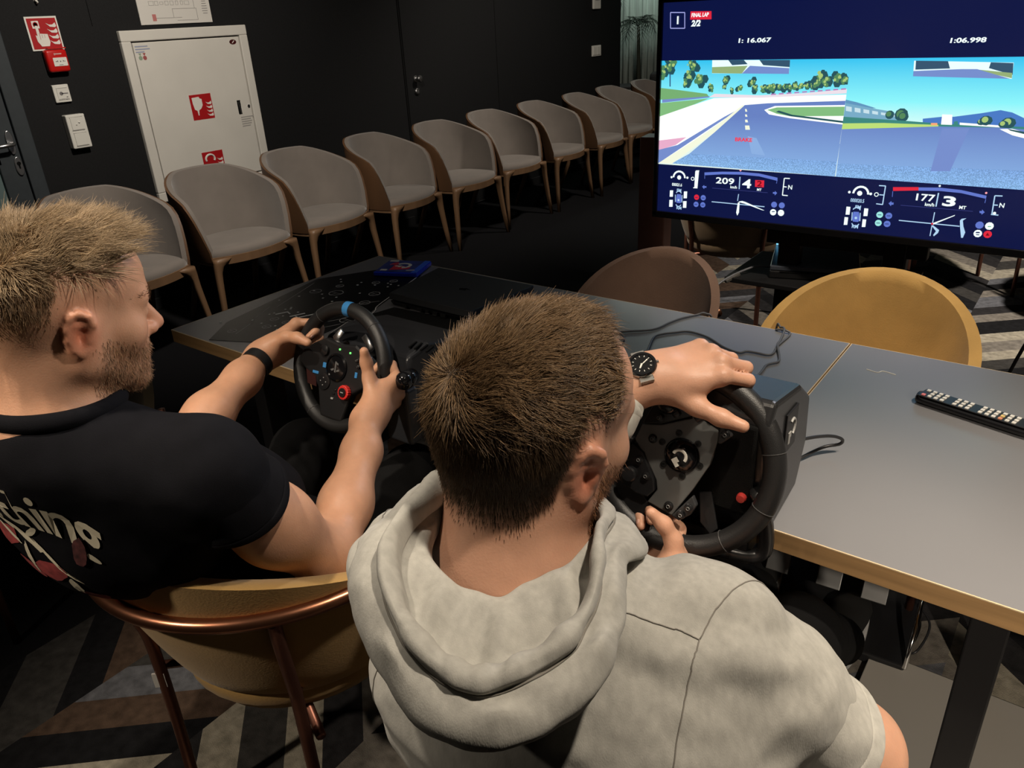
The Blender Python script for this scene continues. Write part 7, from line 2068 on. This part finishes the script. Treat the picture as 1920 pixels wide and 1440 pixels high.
# clamp bracket wrapping the table edge
mb = MB()
fr = [(-0.300, 0.945, 0.86), (-0.290, 0.965, 0.80), (-0.288, 0.975, 0.752), (-0.296, 0.975, 0.728), (-0.325, 0.965, 0.722), (-0.412, 0.960, 0.722), (-0.498, 0.965, 0.722), (-0.528, 0.975, 0.728), (-0.536, 0.975, 0.752), (-0.534, 0.965, 0.80), (-0.524, 0.945, 0.86)]
mb.tube(spline(fr, 50), 0.0115, 10); mb.build('front_bracket', M_base, u2, smooth=True)
mb = MB(); mb.box((-0.412, 0.985, 0.735), (0.20, 0.045, 0.032)); mb.box((-0.412, 1.04, 0.700), (0.07, 0.13, 0.014)); mb.build('clamp', M_black, u2, bevel=0.005)
mb = MB(); mb.tube([(W2C - W2N * 0.004).tolist(), (W2C - W2N * 0.05).tolist()], 0.034, 20); mb.build('hub_shaft', M_black, u2, smooth='auto')
settle(u2)
# --- left unit
u1 = empty('steering_wheel_unit', (-1.205, 1.06, 0.75), 0, 'black racing wheel with red dial and blue marker, on the left table', 'steering wheel', 'racing wheels')
T1 = wheel_T(W1C, W1A, W1U, W1N)
mb = MB(T1); mb.tube(ringpts(W1R, 0, 360, 97)[:-1], W1r, 16, closed=True); rimo = mb.build('rim', M_leather, u1, smooth=True)
mb = MB(T1); mb.tube(ringpts(W1R, 85.5, 93, 6), W1r + 0.0006, 16, caps=False); mb.build('centre_marker', M_blue, rimo, smooth=True)
for a in (52, 128, -120, -60):
    mb = MB(T1); mb.tube([tuple(v3((W1R * math.cos(math.radians(a)), W1R * math.sin(math.radians(a)), 0)) + (W1r + 0.0002) * (math.cos(b) * v3((math.cos(math.radians(a)), math.sin(math.radians(a)), 0)) + math.sin(b) * v3((0, 0, 1)))) for b in np.linspace(0, 2 * math.pi, 17)[:-1]], 0.0007, 5, closed=True); mb.build('rim_seam', mat('dark_stitch', (0.05, 0.05, 0.05), 0.6), rimo)
body = [(-0.078, 0.040), (-0.045, 0.056), (0.0, 0.050), (0.045, 0.056), (0.078, 0.040), (0.110, 0.022), (0.118, -0.010), (0.085, -0.026), (0.050, -0.050), (0.032, -0.112), (-0.032, -0.112), (-0.050, -0.050), (-0.085, -0.026), (-0.118, -0.010), (-0.110, 0.022)]
mb = MB(T1); mb.prism(body, -0.008, 0.012); bd = mb.build('hub_body', M_black, u1, bevel=0.005, seg=3)
mb = MB(T1); mb.lathe([(0.030, 0.011), (0.030, 0.015), (0.026, 0.017), (0.0255, 0.0145), (0.020, 0.0155), (0.001, 0.016)], 32); hb = mb.build('hub_ring', M_blackgloss, bd, smooth='auto')
mb = MB(T1); mb.prism([(-0.002, -0.010), (0.002, -0.011), (0.002, 0.008), (0.0075, 0.005), (0.0075, 0.009), (-0.002, 0.013)], 0.016, 0.0168); mb.prism([(-0.014, -0.006), (-0.004, -0.002), (-0.004, -0.006), (-0.010, -0.009)], 0.016, 0.0168); mb.prism([(0.004, -0.009), (0.013, -0.006), (0.010, -0.003), (0.004, -0.005)], 0.016, 0.0168); mb.build('emblem', mat('dim_emblem', (0.12, 0.12, 0.12), 0.4), hb)
T1b = T1
mb = MB(T1); pts = [((0.0145 if k % 2 == 0 else 0.0160) * math.cos(2 * math.pi * k / 36), (0.0145 if k % 2 == 0 else 0.0160) * math.sin(2 * math.pi * k / 36)) for k in range(36)]
mb.prism([(0.036 + p[0], -0.046 + p[1]) for p in pts], 0.012, 0.022); rd = mb.build('red_dial', mat('red_dial', srgb(205, 45, 40), 0.4), bd, bevel=0.0015)
mb = MB(T1); mb.disc((0.036, -0.046), 0.0095, 0.021, 0.0245, 18); dc_ = mb.build('dial_cap', M_btn, rd)
mb = MB(T1); mb.box((0.036, -0.046, 0.0248), (0.008, 0.002, 0.0006)); mb.build('symbol', M_mark, dc_)
for (x, y, sx, sy) in ((-0.036, -0.002, 0.010, 0.011), (-0.060, -0.022, 0.018, 0.006), (0.058, -0.005, 0.007, 0.012), (0.090, 0.030, 0.010, 0.020)):
    mb = MB(T1); mb.box((x, y, 0.0125), (sx, sy, 0.003)); mb.build('blue_button', M_blue if x < 0.08 else mat('pale_blue_insert', srgb(120, 150, 200), 0.3), bd, bevel=0.001)
for (x, y) in ((0.002, 0.039), (0.033, 0.037)):
    mb = MB(T1); mb.disc((x, y), 0.0022, 0.012, 0.0135, 10); mb.build('shift_light', mat('green_led', srgb(120, 255, 120), 0.3, emit=1.5), bd)
for (x, y) in ((0.0565, 0.026), (0.070, 0.027), (0.0632, 0.0146), (0.076, 0.016)): button(T1, x, y, 0.0046, bd)
for (x, y) in ((0.008, -0.048), (0.005, -0.056), (0.003, -0.067)):
    mb = MB(T1); mb.box((x - 0.004, y, 0.013), (0.007, 0.004, 0.003)); mb.build('button', M_mark if y < -0.06 else M_btn, bd, bevel=0.0008)
mb = MB(T1); mb.lathe([(0.013, 0.011), (0.012, 0.018), (0.006, 0.020), (0.0005, 0.020)], 18, Matrix.Translation((-0.040, 0.030, 0))); mb.build('thumb_dial', M_btn, bd, smooth='auto')
mb = MB(T1); mb.lathe([(0.019, 0.011), (0.018, 0.015), (0.012, 0.016), (0.0005, 0.0155)], 18, Matrix.Translation((-0.031, -0.036, 0))); dp = mb.build('direction_pad', M_btn, bd, smooth='auto')
mb = MB(T1)
for a in range(4): mb.disc((-0.031 + 0.008 * math.cos(a * math.pi / 2), -0.036 + 0.008 * math.sin(a * math.pi / 2)), 0.0012, 0.0158, 0.0166, 8)
mb.build('symbol', M_mark, dp)
mb = MB(T1); mb.prism([(-0.090, -0.020), (-0.058, -0.030), (-0.052, -0.052), (-0.080, -0.050)], 0.0122, 0.0132); mb.build('dark_red_panel', mat('dark_red_panel', (0.03, 0.008, 0.007), 0.4), bd)
for s in (-1, 1):
    mb = MB(wheel_T(W1C, W1A, W1U, W1N, -0.024)); mb.tube([(s * 0.035, 0.03, 0), (s * 0.05, 0.056, 0.0), (s * 0.032, 0.074, 0.004)], [0.009, 0.012, 0.008], 8, flat=0.35); mb.build('shift_paddle', M_steel, u1, smooth=True)
mb = MB(); mb.tube([(W1C - W1N * 0.004).tolist(), (W1C - W1N * 0.07).tolist()], 0.045, 20); mb.build('hub_shaft', M_black, u1, smooth='auto')
def sp1(poly, x0, x1):
    mb = MB(Matrix.Translation((-1.195, 0, 0)))
    n = len(poly)
    mb._add([(x0, p[0], p[1]) for p in poly] + [(x1, p[0], p[1]) for p in poly], [tuple(range(n)), tuple(range(2 * n - 1, n - 1, -1))] + [(i, i + n, (i + 1) % n + n, (i + 1) % n) for i in range(n)])
    return mb
mb = sp1([(1.005, 0.765), (1.0, 0.835), (1.02, 0.875), (1.08, 0.885), (1.20, 0.862), (1.26, 0.82), (1.27, 0.755), (1.02, 0.752)], -0.125, 0.135)
h1 = recalc(mb.build('base_housing', mat('satin_black_housing', (0.020, 0.021, 0.024), 0.20), u1, bevel=0.018, seg=4))
mb = MB()
for i in range(5): mb.box((-1.085 + i * 0.016, 1.055, 0.884), (0.004, 0.030, 0.004), rz=0.25)
h2 = mb.build('vent_slots', M_dark, h1); h2['kind'] = 'stuff'
mb = MB(); mb.tube([(-1.04, 1.0, 0.845), (-1.03, 0.968, 0.85)], [0.016, 0.019], 14); mb.sphere((-1.03, 0.965, 0.85), 0.019, 14, 8); mb.build('side_knob', M_blackgloss, u1, smooth=True)
for cx_, cw_ in ((-1.075, 0.075), (-1.32, 0.06)):
    mb = MB(); mb.box((cx_, 0.992, 0.755), (cw_, 0.035, 0.13)); mb.build('clamp', mat('clamp_grey', (0.035, 0.038, 0.045), 0.45), u1, bevel=0.008, seg=3)
settle(u1)

# pedals under the right table
pd = empty('pedal_set', (-0.34, 1.74, 0.0), math.radians(4), 'black pedal set with metal edges on the carpet under the right table', 'pedals')
mb = MB(); mb.box((0, 0.02, 0.022), (0.42, 0.30, 0.03)); mb.build('base_plate', M_black, pd, bevel=0.005)
for x in (-0.13, 0.0, 0.11):
    mb = MB(); mb.tube([(x, 0.10, 0.04), (x, 0.06, 0.12), (x, 0.0, 0.17)], 0.009, 8); ar = mb.build('pedal_arm', M_steel, pd, smooth=True)
    mb = MB(Matrix.Translation((x, -0.004, 0.155)) @ Matrix.Rotation(math.radians(-32), 4, 'X')); mb.box((0, 0, 0), (0.06, 0.008, 0.09)); mb.build('pedal_face', mat('dark_steel', (0.25, 0.25, 0.25), 0.35, 1.0), ar, bevel=0.002)
mb = MB(); mb.tube([(0.21, -0.13, 0.03), (0.215, -0.05, 0.10), (0.215, 0.10, 0.16)], 0.006, 8); mb.build('side_rail', M_chrome, pd, smooth=True)
cable([(-0.14, 1.86, 0.05), (-0.10, 1.80, 0.04), (-0.11, 1.70, 0.03), (-0.14, 1.74, 0.008), (-0.16, 1.95, 0.008)], 0.003, 'black pedal cable coiled on the carpet beside the hoodie man\'s shoe')

# ------------------------------------------------------------------ things lying on the table
mb = MB(); mb.prism([(-1.905, 1.135), (-1.83, 1.027), (-1.585, 1.13), (-1.59, 1.38), (-1.70, 1.725), (-1.88, 1.70), (-1.985, 1.535)], 0.7504, 0.7514)
po = empty('diagram_sheet', (-1.75, 1.4, 0.75), 0, 'black printed sheet with white wheel diagrams lying on the left table', 'poster')
sheet = mb.build('sheet', mat('black_sheet', (0.006, 0.006, 0.007), 0.33, spec=0.4), po)
mb = MB()
for (x, y, r) in ((-1.818, 1.467, 0.022), (-1.889, 1.446, 0.018), (-1.704, 1.52, 0.017), (-1.67, 1.447, 0.016), (-1.607, 1.322, 0.022), (-1.86, 1.52, 0.012), (-1.80, 1.22, 0.012), (-1.77, 1.17, 0.012), (-1.75, 1.22, 0.01), (-1.83, 1.10, 0.012), (-1.78, 1.60, 0.012), (-1.74, 1.64, 0.012)):
    mb.tube([(x + r * math.cos(a), y + r * math.sin(a), 0.7516) for a in np.linspace(0, 2 * math.pi, 21)[:-1]], 0.0011, 4, closed=True, flat=0.3)
    mb.tube([(x - r, y, 0.7516), (x + r, y, 0.7516)], 0.0007, 4, flat=0.3); mb.tube([(x, y - r, 0.7516), (x, y, 0.7516)], 0.0007, 4, flat=0.3)
for (x0, y0, x1, y1) in ((-1.96, 1.50, -1.88, 1.29), (-1.90, 1.28, -1.86, 1.20), (-1.80, 1.09, -1.83, 1.16), (-1.69, 1.42, -1.64, 1.48), (-1.62, 1.25, -1.60, 1.29), (-1.65, 1.28, -1.62, 1.33)):
    mb.tube([(x0, y0, 0.7516), (x1, y1, 0.7516)], 0.0009, 4, flat=0.3)
pr = mb.build('diagram_lines', mat('pale_line_print', (0.45, 0.45, 0.45), 0.5), sheet); pr['kind'] = 'stuff'
mb = MB()
for (x, y, rz, L, w_) in ((-1.822, 1.262, 1.15, 0.035, 0.007), (-1.768, 1.276, 1.15, 0.045, 0.007), (-1.737, 1.287, 1.15, 0.05, 0.007), (-1.752, 1.262, -0.35, 0.03, 0.004), (-1.806, 1.275, -0.35, 0.025, 0.004)):
    mb.box((x, y, 0.7517), (L, w_, 0.0006), rz=rz)
for i in range(34):
    mb.box((-1.93 + rs.random() * 0.30, 1.12 + rs.random() * 0.5, 0.7517), (0.0055, 0.0055, 0.0006), rz=0.4)
pr = mb.build('highlight_print', mat('bright_print', (0.85, 0.85, 0.83), 0.5), sheet); pr['kind'] = 'stuff'
mb = MB(); mb.tube(spline([(-1.699, 1.703, 0.7517), (-1.640, 1.52, 0.7517), (-1.612, 1.44, 0.7517), (-1.585, 1.40, 0.7517), (-1.522, 1.239, 0.7517)], 20), 0.0016, 5, flat=0.4); mb.build('white_fold_line', mat('bright_print', (0.6, 0.6, 0.6)), sheet)
settle(po)
mat_ = MB(); mat_.prism([(-1.585, 1.36), (-1.49, 1.13), (-1.25, 1.27), (-0.98, 1.30), (-0.98, 1.46), (-1.36, 1.47), (-1.56, 1.46)], 0.7503, 0.7535)
put(mat_.build('desk_mat', mat('black_mat', (0.007, 0.007, 0.007), 0.8, spec=0.2), bevel=0.001), 'thin black mat between the left wheel and the flat console', 'mat')
gc = empty('game_case', (-1.79, 1.735, 0.7518), math.radians(21.5), 'blue plastic video game case with red and white cover on the left table', 'game case')
mb = MB(); mb.box((0, 0, 0.0075), (0.152, 0.135, 0.014)); mb.build('case', mat('blue_case_plastic', srgb(38, 66, 225), 0.25), gc, bevel=0.003)
mb = MB(); mb.box((-0.006, 0.0, 0.0152), (0.132, 0.122, 0.0008)); cv = mb.build('cover', mat('cover_navy', srgb(60, 72, 140), 0.3, var=0.5, vscale=30), gc)
mb = MB(); mb.prism([(-0.030, -0.045), (0.030, -0.030), (0.034, -0.012), (-0.004, 0.0), (-0.036, 0.02), (-0.030, -0.01)], 0.0156, 0.0160); mb.prism([(-0.05, 0.01), (-0.02, 0.02), (-0.03, 0.04), (-0.045, 0.03)], 0.0156, 0.0160); mb.build('red_artwork', mat('cover_red', srgb(215, 60, 80), 0.35), cv)
mb = MB(); mb.tube([(0.0 + 0.024 * math.cos(a), 0.004 + 0.024 * math.sin(a), 0.0161) for a in np.linspace(-1.4, 2.6, 16)], 0.0055, 6, flat=0.12)
mb.prism([(-0.026, 0.002), (-0.002, 0.004), (-0.004, -0.012), (-0.012, -0.014), (-0.014, -0.005), (-0.024, -0.008)], 0.0158, 0.0164); mb.prism([(0.002, -0.016), (0.012, -0.02), (0.010, -0.006), (0.002, -0.006)], 0.0158, 0.0164); mb.box((-0.048, -0.046, 0.016), (0.022, 0.014, 0.0008)); mb.box((-0.050, 0.052, 0.016), (0.03, 0.012, 0.0008)); mb.box((0.044, -0.042, 0.016), (0.028, 0.006, 0.0008), rz=0.2); mb.build('white_lettering', M_signwhite, cv)
mb = MB(); mb.box((0.064, 0, 0.0154), (0.020, 0.130, 0.0008)); mb.build('blue_banner', mat('banner_blue', srgb(60, 110, 240), 0.3), cv)
pc = empty('game_console', (-1.43, 1.60, 0.75), math.radians(-1), 'wide black game console lying on the left table behind the wheel', 'game console')
mb = MB(); mb._add([(-0.15, -0.125, 0.001), (0.15, -0.125, 0.001), (0.17, 0.13, 0.001), (-0.19, 0.125, 0.001), (-0.15, -0.135, 0.017), (0.15, -0.135, 0.017), (0.17, 0.13, 0.017), (-0.19, 0.125, 0.017)], [(3, 2, 1, 0), (4, 5, 6, 7), (0, 1, 5, 4), (1, 2, 6, 5), (2, 3, 7, 6), (3, 0, 4, 7)]); mb.build('lower_half', M_black, pc, bevel=0.002)
mb = MB(); mb._add([(p[0], p[1], p[2] + 0.02) for p in [(-0.155, -0.135, 0.001), (0.155, -0.135, 0.001), (0.175, 0.13, 0.001), (-0.195, 0.125, 0.001), (-0.155, -0.128, 0.019), (0.155, -0.128, 0.019), (0.175, 0.13, 0.019), (-0.195, 0.125, 0.019)]], [(3, 2, 1, 0), (4, 5, 6, 7), (0, 1, 5, 4), (1, 2, 6, 5), (2, 3, 7, 6), (3, 0, 4, 7)]); uph = mb.build('upper_half', mat('console_grey_black', (0.022, 0.023, 0.026), 0.5, bump=0.08, bscale=600), pc, bevel=0.002)
mb = MB(); mb.prism([(0.01, -0.01), (0.03, -0.004), (0.025, 0.003), (0.04, 0.006), (0.02, 0.012), (0.0, 0.002)], 0.0388, 0.0394); mb.build('emblem', M_dark, uph)
for i, (x, wq) in enumerate(((-0.09, 0.02), (-0.03, 0.02), (0.0, 0.012), (0.03, 0.018), (0.06, 0.02))):
    mb = MB(); mb.box((x, -0.1375, 0.012), (wq, 0.004, 0.008)); mb.build('port', mat('port_grey', (0.05, 0.05, 0.05), 0.3, 0.6), pc)
rc = empty('remote_control', (-0.098, 1.568, 0.7505), math.radians(-14), 'black television remote control with white keys on the right table', 'remote control')
mb = MB()
mb.loft([[(x, 0.5 * w_ * math.cos(a), 0.010 + 0.010 * math.sin(a)) for a in np.linspace(0, 2 * math.pi, 17)[:-1]] for x, w_ in ((-0.108, 0.030), (-0.104, 0.040), (-0.09, 0.045), (0.09, 0.049), (0.105, 0.046), (0.112, 0.036))])
mb.build('housing', M_blackgloss, rc, smooth=True)
mb = MB(); mb.box((0.0, 0, 0.0205), (0.205, 0.038, 0.002)); fc = mb.build('face', mat('remote_face', (0.02, 0.02, 0.022), 0.35), rc, bevel=0.001)
M_key = mat('white_key', (0.75, 0.73, 0.68), 0.4)
for r in range(15):
    if r in (4, 8): continue
    for c in range(3):
        m = M_key
        if r == 0 and c == 0: m = mat('red_key', (0.75, 0.2, 0.2), 0.4)
        if r == 12: m = (mat('orange_key', (0.75, 0.30, 0.16), 0.4), mat('amber_key', (0.75, 0.55, 0.2), 0.4), M_key)[c]
        if r == 0 and c == 1: continue
        mb = MB(); mb.box((-0.094 + r * 0.0118, (-0.012, 0.0, 0.012)[c], 0.0222), (0.0065, 0.0075, 0.0022)); mb.build('key', m, fc)
mb = MB(); mb.box((0.096, 0, 0.0216), (0.010, 0.030, 0.001)); mb.build('label_strip', mat('gold_print', (0.6, 0.52, 0.35), 0.4), fc)
cz = 0.7535
cable([(x, y, cz) for x, y in [(-0.93, 1.59), (-0.886, 1.628), (-0.838, 1.67), (-0.824, 1.732), (-0.811, 1.775), (-0.787, 1.818)]] + [(-0.769, 1.833, 0.756), (-0.75, 1.845, 0.72), (-0.74, 1.85, 0.5), (-0.75, 1.86, 0.02)], 0.0027, 'grey cable running over the far table edge near the mocha chair', M_cablegrey)
cable([(x, y, cz) for x, y in [(-0.96, 1.66), (-0.926, 1.63), (-0.892, 1.601), (-0.872, 1.578), (-0.868, 1.553), (-0.885, 1.545), (-0.92, 1.56)]], 0.0025, 'short grey cable loop beside the hoodie man\'s forehead', M_cablegrey)
cable([(-0.74, 1.42, cz), (-0.772, 1.50, cz), (-0.798, 1.573, cz), (-0.813, 1.627, cz), (-0.803, 1.654, cz), (-0.781, 1.678, cz), (-0.755, 1.70, cz), (-0.70, 1.69, cz), (-0.64, 1.65, cz), (-0.598, 1.637, cz), (-0.586, 1.653, cz), (-0.564, 1.657, cz), (-0.538, 1.657, cz), (-0.529, 1.673, cz), (-0.535, 1.724, cz), (-0.534, 1.805, cz), (-0.552, 1.815, cz + 0.004), (-0.575, 1.818, cz)], 0.0027, 'grey cable curving behind the raised hand to the far table edge', M_cablegrey, 120)
cable([(-0.45, 1.16, 0.82), (-0.47, 1.22, 0.765), (-0.51, 1.40, cz), (-0.515, 1.559, cz), (-0.518, 1.603, cz), (-0.503, 1.632, cz), (-0.511, 1.663, cz), (-0.534, 1.716, cz + 0.005), (-0.541, 1.756, cz), (-0.552, 1.815, cz + 0.006), (-0.566, 1.828, cz + 0.004), (-0.58, 1.838, 0.74), (-0.585, 1.845, 0.5), (-0.57, 1.85, 0.02)], 0.0027, 'grey cable from the right wheel base looping at the far table edge', M_cablegrey, 120)
cable([(-0.34, 1.13, 0.82), (-0.318, 1.20, 0.815), (-0.29, 1.265, 0.80), (-0.272, 1.295, 0.785), (-0.275, 1.302, 0.77), (-0.30, 1.285, 0.763), (-0.33, 1.22, 0.757), (-0.35, 1.16, 0.757)], 0.003, 'black cable loop sticking out right of the big wheel base', M_cable)
mb = MB(); mb.tube(spline([(-0.327, 1.696, 0.7507), (-0.303, 1.690, 0.7507), (-0.294, 1.703, 0.7507), (-0.267, 1.697, 0.7507)], 20), 0.0008, 5); put(mb.build('scratch', M_signwhite), 'thin white thread on the slate table top near the mustard chair', 'scratch')  # thin raised line standing in for a white scratch in the table top

# ------------------------------------------------------------------ far end of the room
mb = MB()
rg = []
for i in range(121):
    x = -5.5 + 1.5 * i / 120
    y = 8.86 + 0.025 * math.sin(i * 0.95) + 0.01 * math.sin(i * 2.3)
    rg.append([(x, y, 0.35), (x, y, 1.2), (x, y, 2.95)])
mb.loft(rg, closed=False)
cu = mb.build('curtain', mat('sheer_curtain', (0.46, 0.52, 0.47), 0.9, var=0.25, vscale=20, aniso=(6, 1, 0.15)), None, smooth=True, solid=0.006)
put(cu, 'pale green-grey curtain at the far end, left of the television', 'curtain')
M_leaf = mat('palm_leaf', (0.018, 0.030, 0.020), 0.6, var=0.3, vscale=20)


def palm(loc, h, n, seed, label):
    t = empty('potted_palm', loc, 0, label, 'plant', 'palms by the curtain')
    r = random.Random(seed)
    mb = MB(); mb.lathe([(0.13, 0), (0.17, 0.30), (0.175, 0.32), (0.15, 0.32), (0.02, 0.29)], 20); mb.build('pot', M_wall2, t, smooth='auto')
    mb = MB(); mb.tube([(0, 0, 0.28), (0.01, 0.01, 0.7), (0.0, 0.0, h)], [0.03, 0.024, 0.018], 8); mb.build('stem', mat('palm_stem', (0.03, 0.03, 0.018), 0.8), t, smooth=True)
    for k in range(n):
        a = 2 * math.pi * k / n + r.random() * 0.5; el = 0.7 + r.random() * 0.6
        L = 0.38 + r.random() * 0.16
        mb = MB()
        pts = []
        for s in range(13):
            u = s / 12
            pts.append(Vector((math.cos(a) * L * u * math.cos(el) * 1.1, math.sin(a) * L * u * math.cos(el) * 1.1, h + L * (math.sin(el) * u - 0.95 * u * u))))
        mb.tube(pts, 0.004, 5)
        for s in range(2, 13):
            d = (pts[s] - pts[s - 1]).normalized(); side = d.cross(Vector((0, 0, 1))).normalized()
            for sg in (-1, 1):
                q = pts[s]; tip = q + side * sg * 0.16 * math.sin(math.pi * (0.15 + 0.8 * s / 13)) + d * 0.09 - Vector((0, 0, 0.05))
                mb._add([q - d * 0.007, q + d * 0.007, tip], [(0, 1, 2)])
        mb.build('frond', M_leaf, t)
    return t


palm((-4.56, 8.48, 0), 1.30, 12, 1, 'tall dark palm in front of the right part of the far curtain')
palm((-5.02, 8.46, 0), 1.62, 12, 2, 'taller dark palm with drooping fronds beside the end of the black wall')
sf = empty('lounge_chair', (-3.95, 8.35, 0), math.radians(20), 'dark lounge chair in front of the far curtain', 'chair')
mb = MB(); mb.box((0, 0, 0.36), (0.62, 0.6, 0.14)); mb.build('seat', M_wall2, sf, bevel=0.04, seg=3)
mb = MB(); mb.box((0, -0.27, 0.62), (0.62, 0.12, 0.5)); mb.build('backrest', M_wall2, sf, bevel=0.05, seg=3)
for sx in (-1, 1):
    mb = MB(); mb.box((sx * 0.33, 0.0, 0.5), (0.08, 0.6, 0.24)); mb.build('armrest', M_wall2, sf, bevel=0.03, seg=3)
    for sy in (-1, 1):
        mb = MB(); mb.tube([(sx * 0.26, sy * 0.24, 0.3), (sx * 0.28, sy * 0.27, 0.0)], 0.014, 8); mb.build('leg', M_steel, sf, smooth=True)
st = empty('side_table', (-4.46, 8.02, 0), 0, 'small dark round table with a steel stem behind the farthest armchair', 'table')
mb = MB(); mb.lathe([(0.2, 0.70), (0.21, 0.71), (0.21, 0.725), (0.2, 0.73), (0.01, 0.73)], 28); mb.build('table_top', M_wall2, st, smooth='auto')
mb = MB(); mb.tube([(0, 0, 0.01), (0, 0, 0.70)], 0.018, 12); mb.build('stem', M_steel, st, smooth=True)
mb = MB(); mb.lathe([(0.17, 0.0), (0.17, 0.012), (0.02, 0.02)], 28); mb.build('base', M_wall2, st, smooth='auto')
pdx = empty('wooden_post', (-1.98, 3.92, 0), math.radians(10), 'reddish brown square wooden post below the left corner of the television', 'post')
mb = MB(); mb.box((0, 0, 0.44), (0.15, 0.15, 0.86)); mb.build('shaft', mat('red_brown_wood', (0.10, 0.042, 0.030), 0.5, var=0.15, vscale=10), pdx, bevel=0.006)
mb = MB(); mb.box((0, 0, 0.006), (0.3, 0.3, 0.012)); mb.build('foot_plate', M_black, pdx, bevel=0.003)
